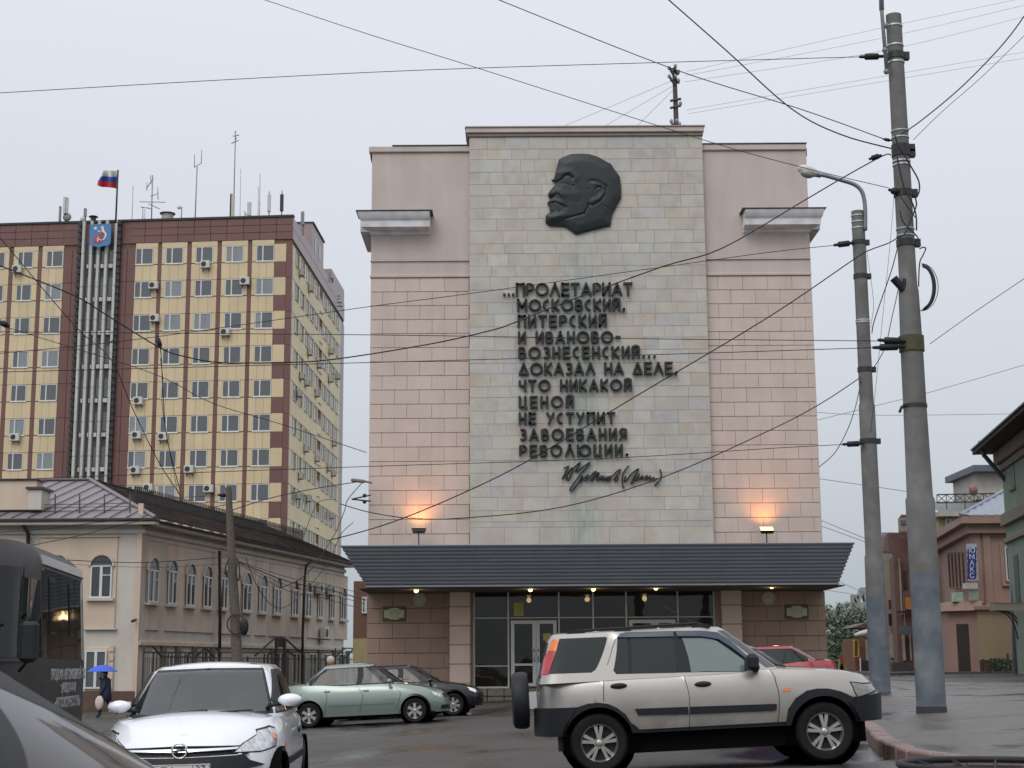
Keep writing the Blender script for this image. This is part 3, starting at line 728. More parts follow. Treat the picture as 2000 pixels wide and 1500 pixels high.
# parapet panels
u=UL
while u<-.05:
    u2=min(-.02,u+1.7)
    for k in range(3):
        h=(ztop-zpt)/3; 
        if not (strips[2][1]-.2<(u+u2)/2<strips[3][0]+.2): TF.box('parapet_panel',u+.02,u2-.02,zpt+k*h+.02,zpt+(k+1)*h-.02,-.1,.0,m_brn,tw,.01)
    u=u2
TF.box('parapet_backing',strips[2][1]-2.2,strips[3][0]+2.2,zpt+.02,ztop-.02,-.11,-.03,m_brn,tw,0)
TF.box('roof_edge',UL,.05,ztop,ztop+.22,-.5,.12,m_dark,tw,.01)
nfl=10
def win(fr,a,b,z0,z1,parent,dep=.0,split=.36,cur=False,rev=.12):
    """window: frame with its panes as sub-parts"""
    mb=MB(); t=.07; s=a+(b-a)*split
    fr.mbox(mb,a,b,z0,z0+t,dep-.06,dep+.03); fr.mbox(mb,a,b,z1-t,z1,dep-.06,dep+.03); fr.mbox(mb,a,a+t,z0+t,z1-t,dep-.06,dep+.03); fr.mbox(mb,b-t,b,z0+t,z1-t,dep-.06,dep+.03)
    fr.mbox(mb,s-.06,s+.06,z0+t,z1-t,dep-.06,dep+.03)
    o=mb.build('window',m_wf,parent)
    for l,r_ in ((a+t,s-.06),(s+.06,b-t)):
        g=m_cur if (cur and random.random()<.8) else m_wg
        me=cbox(r_-l,.02,z1-z0-2*t,g,0); link('pane',me,fr.p((l+r_)/2,(z0+z1)/2,dep-.03),o,fr.a)
    return o
rg=random.Random(11)
for k in range(nfl):
    zt=zr1t-k*FH; zb_=zt-WH
    for bi,(a,b,(wa,wb)) in enumerate(bays):
        if b<UL+1: continue
        win(TF,wa,wb,zb_,zt,tw,-.02,cur=rg.random()<.25)
        TF.box('sill',wa-.05,wb+.05,zb_-.08,zb_-.01,-.05,.08,m_wf,tw,.01)
        # side slips
        TF.box('side_slip',a+.02,wa-.02,zb_,zt,-.1,.0,m_ybr,tw,.01); TF.box('side_slip',wb+.02,b-.02,zb_,zt,-.1,.0,m_ybr,tw,.01)
        zlo=zt-FH; zm_=(zlo+zb_)/2+.1
        for q in range(3):
            l=a+(b-a)*q/3; r_=a+(b-a)*(q+1)/3
            TF.box('spandrel_panel',l+.008,r_-.008,zlo+.04,zb_-.09,-.1,.0,m_ybr,tw,.01)
    if k==0:
        for bi,(a,b,w_) in enumerate(bays): TF.box('head_panel',a+.02,b-.02,zt+.02,zpt-.02,-.1,.0,m_ybr,tw,.01)
    for si,(a,b) in enumerate(strips):
        if si==8:
            TF.box('corner_panel',a+.02,U(1552/2.777)-.01,zb_-.08,zt+.08,-.1,.0,m_ybr,tw,.01)
            TF.box('corner_panel_brown',a+.02,U(1552/2.777)-.01,zt-FH+.1,zb_-.1,-.1,.0,m_brn,tw,.01)
            TF.box('corner_panel_brown',U(1552/2.777)+.01,-.03,zt-FH+.04,zt+.02,-.1,.0,m_brn,tw,.01)
        elif si in (2,3):
            for q in range(2):
                l=a+(b-a)*q/2; r_=a+(b-a)*(q+1)/2
                TF.box('pier_panel',l+.02,r_-.02,zt-FH+.05,zt+.02,-.1,.0,m_brn,tw,.01)
        else: TF.box('pier_panel',a+.01,b-.01,zt-FH+.05,zt+.02,-.1,.015,m_brn,tw,.01)
# fins
fx=[(449,478),(492,520),(532,553),(575,596),(624,645)]
for i,(a,b) in enumerate(fx):
    a_,b_=wcol(a,b,470)
    z=ztop+.1; j=0
    while z>8:
        TF.box('concrete_fin',a_+.04,a_+.32,z-FH+.03,z,-.1,.38,m_conc,tw,.02); z-=FH
ra,rb=wcol(440,650,470)
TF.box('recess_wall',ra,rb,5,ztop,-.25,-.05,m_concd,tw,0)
for k in range(13):
    zt=zr1t-k*FH+.5
    for i in range(4):
        l=wcol(fx[i][1],fx[i+1][0],470)
        TF.box('slot_window',l[0]+.05,l[1]-.05,zt-FH*.55,zt,-.05,.0,m_wg,tw,0)
        TF.box('slot_spandrel',l[0]+.05,l[1]-.05,zt-FH*.72,zt-FH*.6,-.05,.25,m_conc,tw,.01)
for px in (438,652):
    u,_=TF.uv(px/2.777,470); mb=MB()
    TF.mbox(mb,u-.12,u+.12,5,ztop,.0,.3)
    for k in range(56): TF.mbox(mb,u-.2,u+.2,6+k*.72,6.35+k*.72,.3,.42)
    o=mb.build('toothed_edge',m_dark,tw)
# crest
cp_=TF.pp(195,460,1.0); cu,cz=TF.uv(195,460,.9)
cw=(TF.uv(215,460,.9)[0]-TF.uv(175,460,.9)[0])/2
ct=thing('city_crest','blue shield with a red and white spinning figure at the top of the tower','crest',tuple(cp_))
ch=cw*1.12
def S(x,y): return (cu+(x-695)/187*cw, cz-(y-570)/187*cw)
sh=[(525,360),(895,360),(895,700),(880,740),(840,760),(760,765),(720,775),(685,800),(650,775),(610,765),(545,755),(518,735),(510,690),(510,400)]
mb=MB(); TF.poly(mb,[S(*p) for p in sh],.78,.92); mb.build('shield',M('crest blue',srgb(72,120,168),.4,var=.04),ct)
m_cred=M('crest red',srgb(176,50,62),.5); m_cw=M('crest white',srgb(215,212,200),.5)
def cpoly(nm,pts,m,d):
    mb=MB(); TF.poly(mb,[S(*p) for p in pts],.92,d); mb.build(nm,m,ct)
cpoly('red_skirt',[(590,700),(600,610),(640,575),(690,560),(715,520),(710,490),(770,500),(765,540),(740,580),(735,620),(725,700),(680,715),(640,705)],m_cred,.96)
cpoly('white_sleeve',[(715,490),(690,520),(650,480),(655,470),(705,500),(730,470),(710,420),(735,395),(765,420),(770,470),(790,500),(820,540),(815,600),(790,640),(770,660),(745,655),(785,610),(790,550),(765,520)],m_cw,.965)
cpoly('distaff_ball',[(580,430),(600,412),(630,415),(645,435),(630,460),(600,462)],m_cw,.96)
cpoly('cross_bar',[(640,620),(735,650),(732,668),(640,636)],m_cw,.975); cpoly('cross_post',[(668,590),(684,592),(668,690),(652,690)],m_cw,.975)
# side face
colpx=[(1600,1616),(1631,1646),(1660,1676),(1684,1701),(1710,1727),(1735,1750),(1757,1773),(1780,1796),(1803,1818),(1826,1841)]
cc=[]
for a,b in colpx: cc.append((TS.uv(zx(a)+0,560)[0],TS.uv(zx(b)+0,560)[0]))
edge=[.3]+[ (cc[i][1]+cc[i+1][0])/2 for i in range(9)]+[cc[9][1]+1.6]
for k in range(nfl):
    zt=zr1t-k*FH; zb_=zt-WH
    for i,(a,b) in enumerate(cc):
        off=-1.0 if i==5 else 0
        o=win(TS,a,b,zb_+off,zt+off,tw,-.04,split=.36,cur=rg.random()<.5)
        TS.box('side_slip',edge[i]+.02,a-.02,zb_,zt,-.1,.0,m_ylight,tw,.01)
        if i in(9,): TS.box('side_slip',b+.02,edge[i+1]-.02,zb_,zt,-.1,.0,m_ylight,tw,.01)
        TS.box('side_panel',edge[i]+.03,edge[i+1]-.03,zt-FH+.04,zb_-.04,-.1,.02,m_ylight,tw,.01)
        TS.box('sill',a-.05,b+.05,zb_+off-.07,zb_+off-.01,-.05,.12,m_wf,tw,.01)
    TS.box('end_panel',edge[10],37.9,zt-FH+.02,zt,-.1,.0,m_lil,tw,.01)
    TS.box('corner_strip',.03,.28,zt-FH+.02,zt,-.1,.0,m_lil,tw,.01)
u=0.03
while u<37.9:
    for k in range(2):
        h=(ztop-zpt)/2; TS.box('parapet_panel',u+.02,min(37.9,u+3.8)-.02,zpt+k*h+.02,zpt+(k+1)*h-.02,-.1,.0,m_lil,tw,.01)
    u+=3.8
def at_side(a,b,z0,z1,dep,name,mats):
    mb=MB(); TS.mbox(mb,a,b,z0,z1,-dep,-.05); return mb.build(name,mats,tw)
at_side(12.5,20.5,ztop,ztop+3.0,5,'roof_penthouse',m_lil); TS.box('penthouse_window',14.0,15.0,ztop+.2,ztop+1.8,-.1,-.02,m_wg,tw,0); TS.box('penthouse_window',17,18.2,ztop+.2,ztop+1.8,-.1,-.02,m_wg,tw,0)
TS.box('penthouse_cap',12.4,20.6,ztop+3.0,ztop+3.15,-5,.1,m_dark,tw,.01)
at_side(27,37.8,ztop,ztop+1.6,6,'roof_parapet_block',m_lil)

# air conditioners on the tower
def make_ac(name,label,group,w_=.95,h_=.7,d_=.4):
    t=thing(name,label,'air conditioner',(0,0,0),group,rot=(0,0,0))
    me=cbox(w_,d_,h_,m_ac,.03); link('casing',me,(0,-d_/2-.08,h_/2),t)
    MB().lathe([(.02,-.0),(.26,0),(.27,.015),(.27,.03)],(-.12,-d_-.095,h_/2),'y',16).build('fan_grille',m_dark,t)
    mb=MB(); mb.box((-.35,-d_-.05,-.04),(-.31,0,-.0)); mb.box((.31,-d_-.05,-.04),(.35,0,-.0)); mb.box((-.35,-.04,-.3),(-.31,0,-.04)); mb.box((.31,-.04,-.3),(.35,0,-.04)); mb.build('bracket',m_dark,t)
    return t
ac0=make_ac('air_conditioner','','air conditioners on the office tower',.95,.76,.45)
used=[False]
def put_ac(fr,px,py,d,label,proto=ac0,flag=used,s=1.0,group=None):
    p=fr.pp(px,py,d); o=proto if not flag[0] else copy_tree(proto); flag[0]=True
    o.location=p-Vector((0,0,.4*s)); o.rotation_euler=(0,0,fr.a); o.scale=(s,s,s); o['label']=label
    if group: o['group']=group
cl=['outer left','second left','third','fourth']
FA=[(100,685,0,'under the second window of the left wing, top floor'),(838,773,0,'beside the first window past the fins, second floor down'),(1118,660,0,'under the third window right of the fins, top floor'),(1332,750,0,'between the fourth and fifth windows, second floor down'),
(843,950,0,'beside the first window past the fins, third floor down'),(1225,1025,0,'under the fourth window right of the fins, third floor down'),(755,1398,0,'under the first window right of the fins, fifth floor down'),
(88,207,1,'under the left-wing window nearest the frame edge, sixth floor down'),(745,195,1,'under the first window right of the fins, sixth floor down'),(888,203,1,'under the second window right of the fins, sixth floor down'),(738,385,1,'under the first window right of the fins, seventh floor down'),
(1030,380,1,'under the third window right of the fins, seventh floor down'),(808,480,1,'just above the old roof, beside the first window'),(1135,485,1,'just above the old roof, between the third and fourth windows')]
for x,y,q,l in FA: put_ac(TF,x/2.777,(280 if q==0 else 780)+y/2.777,0.02,'tower front air conditioner '+l)
SA=[(1625,700,0,'highest, near the corner'),(1675,785,0,'second highest, third window from the corner'),(1670,1130,0,'fourth floor down, third window from the corner'),(1722,1200,0,'fourth floor down, fifth window'),(1785,1125,0,'fourth floor down, near the far end'),(1627,1260,0,'fifth floor down, nearest the corner'),(1655,1295,0,'fifth floor down, second from the corner'),(1783,1278,0,'fifth floor down, toward the far end'),(1823,1262,0,'fifth floor down, at the far edge'),(1613,1355,0,'sixth floor down, by the corner'),(1710,1355,0,'sixth floor down, mid wall'),
(1650,265,1,'seventh floor down, beside the third window'),(1710,318,1,'seventh floor down, under the fifth window'),(1803,235,1,'seventh floor down, far end'),(1775,370,1,'eighth floor down, middle of the far half'),(1800,398,1,'eighth floor down, at the far end, lower of two'),(1620,412,1,'eighth floor down, second window from the corner'),(1607,520,1,'ninth floor down, large one by the corner'),(1663,535,1,'ninth floor down, right of the large one'),(1790,628,1,'low on the far end above the pitched roof')]
for x,y,q,l in SA: put_ac(TS,x/2.777,(280 if q==0 else 780)+y/2.777,0.02,'tower side air conditioner, '+l,s=.95)

# roof antennas, flag
m_ant=M('grey antenna metal',(.22,.22,.23),.5,var=.05); m_antw=M('pale antenna cover',srgb(190,190,190),.5)
def mast(name,label,cat,pts,extra=None,D=152,r=.06):
    a=W(*pts[0],D); a.z=ztop-.3; t=thing(name,label,cat,tuple(a)); 
    MB().tube([a]+[W(*p,D) for p in pts[1:]],r,6).build('mast',m_ant,t,True)
    if extra: extra(t,D)
    return t
def bars(lst,r=.04,mat=None,name='rod'):
    def f(t,D):
        for a,b in lst: MB().tube([W(*a,D),W(*b,D)],r,5).build(name,mat or m_ant,t,True)
    return f
def slab(x0,y0,x1,y1,mat,name='panel',dep=.3):
    def f(t,D):
        a=W(x0,y0,D); b=W(x1,y1,D); mb=MB(); mb.box((a.x,D-dep,b.z),(b.x,D+.05,a.z)); mb.build(name,mat,t)
    return f
def both(*fs):
    def f(t,D):
        for q in fs: q(t,D)
    return f
mast('cell_antenna','cluster of pale panel antennas with a round dish, far left on the tower roof','antenna',[(127,434),(127,388)],both(slab(125.5,386,130,418,m_antw),slab(130.5,387,133,418,m_antw),slab(117,404,119,432,m_ant),lambda t,D:MB().ball(W(131,424,D),.45,12,0,(1,.4,1)).build('dish',m_ant,t,True)))
mast('cell_antenna','small slim antenna with a tiny dish left of the dark roof vent','antenna',[(167,434),(167,408)],both(slab(165.3,408,169,424,m_ant),lambda t,D:MB().ball(W(161,428,D),.25,10,0,(1,.4,1)).build('dish',m_antw,t,True)))
def vent(px,y0,y1,wcap,wb,lab,m):
    a=W(px,y1,152); b=W(px,y0,152); s=152/3049
    t=thing('roof_vent',lab,'roof vent',(a.x,152,ztop-.3))
    MB().lathe([(wb*s/2,ztop-.3-a.z),(wb*s/2,(b.z-a.z)*.7)],a,'z',20).build('duct',m,t,True)
    MB().lathe([(.01,(b.z-a.z)*.68),(wcap*s/2,(b.z-a.z)*.72),(wcap*s/2,(b.z-a.z)*.8),(.01,(b.z-a.z)*1.0)],a,'z',20).build('cap',m_dark,t,True)
vent(182,420,435,19,11,'small dark mushroom vent above the crest on the tower roof',m_dark)
vent(327,414,429,32,24,'wide pale roof vent with a dark cap on the tower roof',M('cream duct',srgb(170,165,150),.7))
mast('aerial','thin whip aerial left of the branching television aerial on the tower roof','antenna',[(258,432),(260,362)],r=.03)
mast('television_aerial','branching television aerial with many cross rods on the tower roof','antenna',[(296,430),(298,342)],bars([((286,368),(300,348)),((287,356),(287,372)),((294,342),(295,360)),((272,394),(324,395)),((290,398),(312,408)),((294,384),(308,378)),((279,404),(279,430)),((276,404),(296,408)),((308,366),(309,390))]))
mast('television_aerial','small branching aerial low behind the larger one on the tower roof','antenna',[(283,431),(283,408)],bars([((275,405),(292,406))],.03),r=.03)
mast('dish_antenna','short mast with a small round dish right of the wide roof vent','antenna',[(354,426),(355,404)],lambda t,D:MB().ball(W(350,405,D),.22,10,0,(1,.5,1)).build('dish',m_antw,t,True))
mast('aerial','tall mast with a forked top in the middle of the tower roof','antenna',[(381,427),(385,325)],bars([((379,327),(386,323)),((386,323),(394,318)),((380,302),(380,327)),((394,293),(393,320))]))
mast('aerial','tallest mast with cross rods standing in a pale sleeve on the tower roof','antenna',[(456,424),(460,256)],both(slab(450.5,380,452,425,m_dark),slab(452.5,380,457.5,425,M('cream sleeve',srgb(185,180,165),.6)),bars([((452,280),(466,274)),((455,266),(467,264)),((459,256),(461,272))],.05)))
mast('aerial','thin whip aerial right of the tallest mast','antenna',[(469,424),(470,330)],r=.025)
mast('cell_antenna','short wide grey panel antenna on the tower roof','antenna',[(487,424),(487,396)],both(slab(484,396,490.5,422,m_antw),bars([((478,412),(479,424)),((478,418),(486,420))],.05)))
mast('aerial','pair of thin whip aerials near the right end of the tower roof','antenna',[(507,424),(508,340)],bars([((504,424),(505,365)),((507,398),(509,398))],.03),r=.035)
mast('cell_antenna','pale cylinder antenna on a short pole near the tower corner','antenna',[(525.5,424),(526,374)],slab(523.5,381,528.5,414,m_antw))
mast('cell_antenna','dark cylinder antenna on a short pole nearest the tower corner','antenna',[(550,423),(551,372)],slab(548,381,553.5,413,m_dark))
mast('cell_antenna','grey panel antenna standing just right of the tower corner','antenna',[(592,446),(592,412)],both(slab(588.5,415,594,440,m_ant),bars([((590,450),(596,436))],.06)),D=156)
mast('aerial','small aerial and boxes at the far end of the tower side roof','antenna',[(643,545),(643,524)],both(slab(644.5,534,648,544,m_ant),slab(648.5,544,651,552,m_dark)),D=176,r=.04)
for i,(x0,y,x1) in enumerate(((652,571,660),(651,578,664),(655,583,663),(661,591,668),(660,598,669))):
    o=MB().tube([W(x0,y,182.5),W(x1,y+.3,182.5)],.07,5).build('roof_rung',m_dark,tw)
ft=thing('national_flag','white, blue and red striped flag flying left from a thin pole on the tower roof','flag',(W(226,432,150.2).x,150.2,ztop))
MB().tube([W(226,436,150.2),W(230.5,332,150.2)],.09,8).build('flagpole',m_dark,ft,True)
cols3=[(M('flag white',srgb(215,212,208),.8),0),(M('flag blue',srgb(60,92,170),.8),1),(M('flag red',srgb(200,50,62),.8),2)]
tl=[(229.5,333),(222,333.5),(214,332.5),(207,333),(201,333.5)]; bl=[(227,368),(219,366.5),(210,365.5),(199,365),(190,362)]
mid1=[(228.7,345),(221,345.5),(212,345),(204,344),(197,345)]; mid2=[(228,357),(220,357),(211,355),(201,353.5),(191,354)]
rows=[tl,mid1,mid2,bl]
for m_,k in cols3:
    a=smooth_path(rows[k],4); b=smooth_path(rows[k+1],4); mb=MB(); vs=[]
    for i,(p,q) in enumerate(zip(a,b)):
        D=150.2+.35*math.sin(i*.75+.3*k)+0.02; vs+=[W(*p,D),W(*q,D+.1)]
    n=len(a); mb.add(vs,[(2*i,2*i+1,2*i+3,2*i+2) for i in range(n-1)])
    vs2=[v+Vector((0,.03,0)) for v in vs]; mb.add(vs2,[(2*i+2,2*i+3,2*i+1,2*i) for i in range(n-1)])
    mb.build('stripe',m_,ft,True)

# ------------------------------------------------------------------ old two-storey building
m_crm=M('cream peach plaster',srgb(202,184,164),.85,var=.06,scale=.7,streak=.08,bump=.15)
m_wht=M('grey white plaster',srgb(196,191,180),.85,var=.08,scale=.6,streak=.12,bump=.15)
m_wsh=M('peach side plaster',srgb(206,193,176),.88,var=.1,scale=.7,streak=.15,bump=.15)
m_roofl=M('wet lilac metal roof',srgb(124,118,122),.45,metal=.1,var=.06,scale=.6)
m_seam=M('dark roof seam',srgb(70,60,62),.4)
m_slate=M('old dark roof metal',srgb(44,35,33),.85,spec=.15,var=.35,scale=2,tint=srgb(92,82,76),tfac=.35)
m_pipe=M('dark drainpipe',srgb(40,34,34),.5)
m_glo=glass('old window glass',(.04,.045,.05),rough=.04,spec=.7)
OX,OY=W(270,1200,68).x,68.0
OF=Frame(OX,OY,0); OS=Frame(OX,OY,math.atan2(1,.187))
ob=thing('old_building','old cream two-storey building with arched upper windows and a hipped metal roof','building',(OX-6,OY+4,-.7))
ze=7.55; LEN=31.0
q4=[(OX-22,OY+.02,-2),(OX-.01,OY+.02,-2),OS.p(LEN,-2,-.01),OS.p(LEN,-2,-.01)+Vector((-22,0,0))]
MB().hexa(q4,[Vector(p)+Vector((0,0,ze+2)) for p in q4]).build('wall',m_wht,ob)
def ozf(py): return OF.uv(150,py,.1)[1]
# front details
zl1=ozf(1227); zw0=ozf(1172); zw1=ozf(1084); zc=ozf(1050)
F_=OF
def ub(px,py=1200): return OF.uv(px,py,.1)[0]
F_.box('wall_panel',ub(75,1100),ub(228,1100),zl1,zc,-.05,.045,m_crm,ob,.02)
F_.box('ledge',ub(165),ub(228),zl1-.08,zl1,-.05,.16,m_wht,ob,.02)
F_.box('ledge',ub(75,1100),ub(230,1100),zc,zc+.07,-.05,.12,m_crm,ob,.02)
F_.box('wall_panel',ub(0,1100)-4,ub(58,1100),zl1,zc,-.05,.045,m_crm,ob,.02)
F_.box('pilaster',ub(262),ub(272),-1,zc+1.5,-.05,.08,m_crm,ob,.01)
def arched(fr,a,b,z0,z1,parent,glassm=m_glo,mull=True,dep=.05):
    """arched window: frame, panes and sill"""
    r_=(b-a)/2; cx=(a+b)/2; zs=z1-r_
    mb=MB(); n=10
    out=[(cx+r_*math.cos(math.pi*i/n),zs+r_*math.sin(math.pi*i/n)) for i in range(n+1)]
    pts=[(a,z0),(b,z0)]+out
    fr.poly(mb,pts,dep,dep+.02); g=mb
    o=MB(); t=.07 if b-a>.8 else .06
    fr.mbox(o,a,b,z0,z0+t,dep+.02,dep+.06); fr.mbox(o,a,a+t,z0+t,zs,dep+.02,dep+.06); fr.mbox(o,b-t,b,z0+t,zs,dep+.02,dep+.06)
    fr.mbox(o,a+t,b-t,zs-.04,zs+.04,dep+.02,dep+.065)
    if mull: fr.mbox(o,cx-.06,cx+.06,z0+t,zs-.04,dep+.02,dep+.065)
    fr.mbox(o,cx+.06 if mull else a+t,b-t,zs-.42,zs-.38,dep+.02,dep+.055)
    w_=o.build('window',m_wf,parent); 
    g.build('pane',glassm,w_)
    s=MB(); fr.mbox(s,a-.12,b+.12,z0-.12,z0-.0,dep-.1,dep+.2); s.build('sill',m_wht,w_)
    # moulded arch around it
    h=MB()
    for i in range(n):
        (x0,y0),(x1,y1)=out[i],out[i+1]; k=1+.10/r_
        q=[(x0,y0),(x1,y1),(cx+(x1-cx)*k,zs+(y1-zs)*k),(cx+(x0-cx)*k,zs+(y0-zs)*k)]
        fr.poly(h,q,dep-.02,dep+.09)
    h.build('arch_moulding',m_crm if fr is OF else m_wsh,w_)
    return w_
for a,b in ((176,218.5),(95,130)):
    arched(OF,ub(a,1130),ub(b,1130),OF.uv(197,1168,.1)[1],OF.uv(197,1084,.1)[1],ob)
# ground floor window front, rusticated surround
F_.box('surround',ub(170),ub(225),OF.uv(197,1350,.1)[1],OF.uv(197,1264,.1)[1],-.05,.05,m_crm,ob,.02)
for k in range(5):
    z=OF.uv(197,1345-18*k,.1)[1]; F_.box('quoin',ub(216),ub(225),z,z+.28,.05,.1,m_crm,ob,.02)
win(OF,ub(170),ub(212),OF.uv(197,1345,.1)[1],OF.uv(197,1270,.1)[1],ob,.12,split=.5)
F_.box('plinth',-22,.0,-2,OF.uv(200,1350,.1)[1],-.05,.1,m_plinth,ob,.02)
# side wall details (u along the receding side)
def su(px,py=1190): return OS.uv(px,py,.06)[0]
def sz(px,py): return OS.uv(px,py,.06)[1]
zside_l=sz(500,1239); z_top_s=sz(300,1057)
scol=[(802,858),(911,957),(1010,1057),(1104,1148),(1196,1232),(1318,1362),(1406,1448),(1486,1526),(1585,1618),(1655,1688),(1725,1750),(1790,1815),(1848,1876)]
swz0=sz(299,1177); swz1=sz(299,1090)
for i,(a,b) in enumerate(scol):
    a_,b_=su(zx(a),1130),su(zx(b),1130)
    arched(OS,a_,b_,swz0,swz1,ob,mull=True,dep=.06)
# panels between pilasters
pil=[286,316,424,490,560,598,665]
prev=su(288)
for i,(l,r_) in enumerate(((288,313),(325,420),(430,492),(500,523),(528,560),(568,595),(603,632),(638,650),(655,680))):
    OS.box('wall_panel',su(l),su(r_),zside_l,z_top_s,-.05,.02,m_wsh,ob,.02)
    OS.box('ledge',su(l),su(r_),zside_l-.05,zside_l,-.05,.07,m_wht,ob,.02)
    OS.box('ledge',su(l),su(r_),z_top_s,z_top_s+.04,-.05,.05,m_wht,ob,.02)
# ground-floor side windows and brown pilaster strips
for i,px in enumerate((303,332,365,400,520,548,580,612,640,668)):
    a=su(px-7,1290); b=su(px+7,1290)
    win(OS,a,b,.25,2.0,ob,.04,split=.5)
    OS.box('pilaster',b+.3,b+.75,-1,2.2,-.05,.12,M('brown strip',srgb(120,106,92),.85,var=.2),ob,.02)
OS.box('string_course',0,LEN,2.2,2.4,-.05,.14,m_wsh,ob,.02)
OS.box('plinth',0,LEN,-2,.0,-.05,.1,m_plinth,ob,.02)
# eaves: cornice and gutter
zE=OF.uv(150,1013,.7)[1]
OF.box('eave_cornice',-22,.2,zE-.62,zE-.40,-.1,.12,m_wht,ob,.04); OF.box('eave_board',-22,.75,zE-.26,zE-.10,-.1,.68,m_wht,ob,.02); OF.box('gutter',-22,.8,zE-.12,zE+.02,-.1,.78,m_pipe,ob,.03)
OS.box('eave_cornice',-.0,LEN,zE-.62,zE-.40,-.1,.12,m_wht,ob,.04); OS.box('eave_board',-.3,LEN+.5,zE-.26,zE-.10,-.1,.55,m_wht,ob,.02); OS.box('gutter',-.4,LEN+.5,zE-.12,zE-.02,-.1,.72,m_pipe,ob,.03)
# roof planes
DR=7.0
R0=W(176,939,OY+DR-1.2); 
ec=OF.p(.75,zE+.0,.7); R1=R0+Vector((.187,1,0)).normalized()*(LEN-6.5)
RL=Vector((OX-22,R0.y,R0.z)); EL=OF.p(-22,zE,.7); ES=OS.p(LEN+.5,zE-.02,.7)
mb=MB(); mb.quad(EL,ec,R0,RL); mb.build('front_roof',m_roofl,ob)
mb=MB(); mb.quad(ec,ES,R1,R0); mb.build('side_roof',m_slate,ob)
mb=MB(); mb.quad(ES,ES+Vector((-15,0,0)),R1); mb.build('end_roof',m_slate,ob)
nrm=(ec-EL).cross(R0-ec).normalized()
for i in range(26):
    x=OX+.2-i*.72*1.0
    top=RL.lerp(R0,1) ; 
    # seams lean as on the photographed hipped slope: run straight up the slope
    p=Vector((x,EL.y,zE+.03)); 
    # height until hip or ridge
    run=R0.y-ec.y; slope=(R0.z-zE)/run
    lean=.27*run
    tmax=max(0.02,min(1.0,(ec.x-x)/(ec.x-R0.x+lean)))
    q=Vector((x+lean*tmax,EL.y+run*tmax,zE+.03+run*tmax*slope))
    MB().tube([p+nrm*.02,q+nrm*.02],.024,4).build('roof_seam',m_seam,ob)
MB().tube([ec+Vector((0,0,.05)),R0+Vector((0,0,.06))],.09,6).build('hip_cap',m_roofl,ob)
MB().tube([RL+Vector((0,0,.06)),R0+Vector((0,0,.06))],.08,6).build('ridge_cap',m_seam,ob)
MB().tube([R0+Vector((0,0,.05)),R1+Vector((0,0,.05))],.08,6).build('ridge_cap',m_slate,ob)
# ribs on the side roof
sn=(ES-ec).cross(R0-ec).normalized(); 
if sn.z<0: sn=-sn
mb=MB()
for i in range(70):
    t=(i+.5)/70; a=ec.lerp(ES,t); b=R0.lerp(R1,t); mb.tube([a+sn*.03,b+sn*.03],.03,4)
o=mb.build('side_roof_rib',m_slate,ob); o['kind']='stuff'
# snow guard along the front slope
for i,px in enumerate((108,155.5,204,254)):
    p=W(px,1006,OY+.1); q=W(px,966,OY+.9); MB().tube([p,q],.035,5).build('snow_guard_post',m_pipe,ob)
for y,k in ((986,.3),(992,.5),(999,.7)):
    MB().tube([W(86,y,OY+.4),W(252,y-3,OY+.4)],.018,4).build('snow_guard_rail',m_pipe,ob)
# picket guard along the side ridge
mb=MB(); 
for i in range(110):
    t=.06+i*.0082; a=ec.lerp(ES,t); b=R0.lerp(R1,t); p=a.lerp(b,.52)
    mb.box((p.x-.025,p.y-.025,p.z-.05),(p.x+.025,p.y+.025,p.z+.75))
a=ec.lerp(ES,.06).lerp(R0.lerp(R1,.06),.52); b=ec.lerp(ES,.96).lerp(R0.lerp(R1,.96),.52)
for h in (.15,.55): mb.tube([a+Vector((0,0,h)),b+Vector((0,0,h))],.025,4)
o=mb.build('roof_picket_guard',m_pipe,ob); o['kind']='stuff'
# attic wall at the left
a,b=OF.uv(-90,960,-.3)[0],OF.uv(71,960,-.3)[0]
OF.box('attic_wall',a,b,OF.uv(30,996,-.3)[1],OF.uv(30,938,-.3)[1],-1.2,-.3,m_crm,ob,.02); OF.box('attic_cap',a,b+.1,OF.uv(30,938,-.3)[1],OF.uv(30,935,-.3)[1],-1.3,-.2,m_seam,ob,.01)
a,b=OF.uv(55,960,-.1)[0],OF.uv(82,960,-.1)[0]
OF.box('attic_block',a,b,OF.uv(30,996,-.1)[1],OF.uv(30,956,-.1)[1],-1.4,-.1,m_wht,ob,.02); OF.box('attic_cap',a-.1,b+.1,OF.uv(30,956,-.1)[1],OF.uv(30,951,-.1)[1],-1.5,.0,m_seam,ob,.01)
# drainpipes
def pipe(pts,r=.07,lab=None,cat='drainpipe',name='drainpipe'):
    o=MB().tube(pts,r,8).build(name,m_pipe,ob,True)
pipe([OF.pp(43,1014,.6),OF.pp(43,1022,.6),OF.pp(55,1042,.25),OF.pp(55,1100,.2),OF.pp(56,1350,.2)],.085)
pipe([OS.pp(429,1076,.3),OS.pp(430,1200,.3),OS.pp(428,1330,.3)],.08)
pipe([OS.pp(612,1096,.6),OS.pp(598,1104,.35),OS.pp(595,1130,.3),OS.pp(591,1240,.3),OS.pp(591,1330,.3)],.08)
# air conditioners on the old building
ac1=make_ac('air_conditioner','','air conditioners on the old building',.9,.75,.35); u1=[False]
for x,y,l in ((618,1149,'upper left of the pair between the far arched windows'),(641,1152,'upper right of the pair between the far arched windows'),(627,1236,'large one low on the side wall above the metal fence')):
    put_ac(OS,x,y,.08,'old building air conditioner, '+l,ac1,u1,.85 if y<1200 else .95)
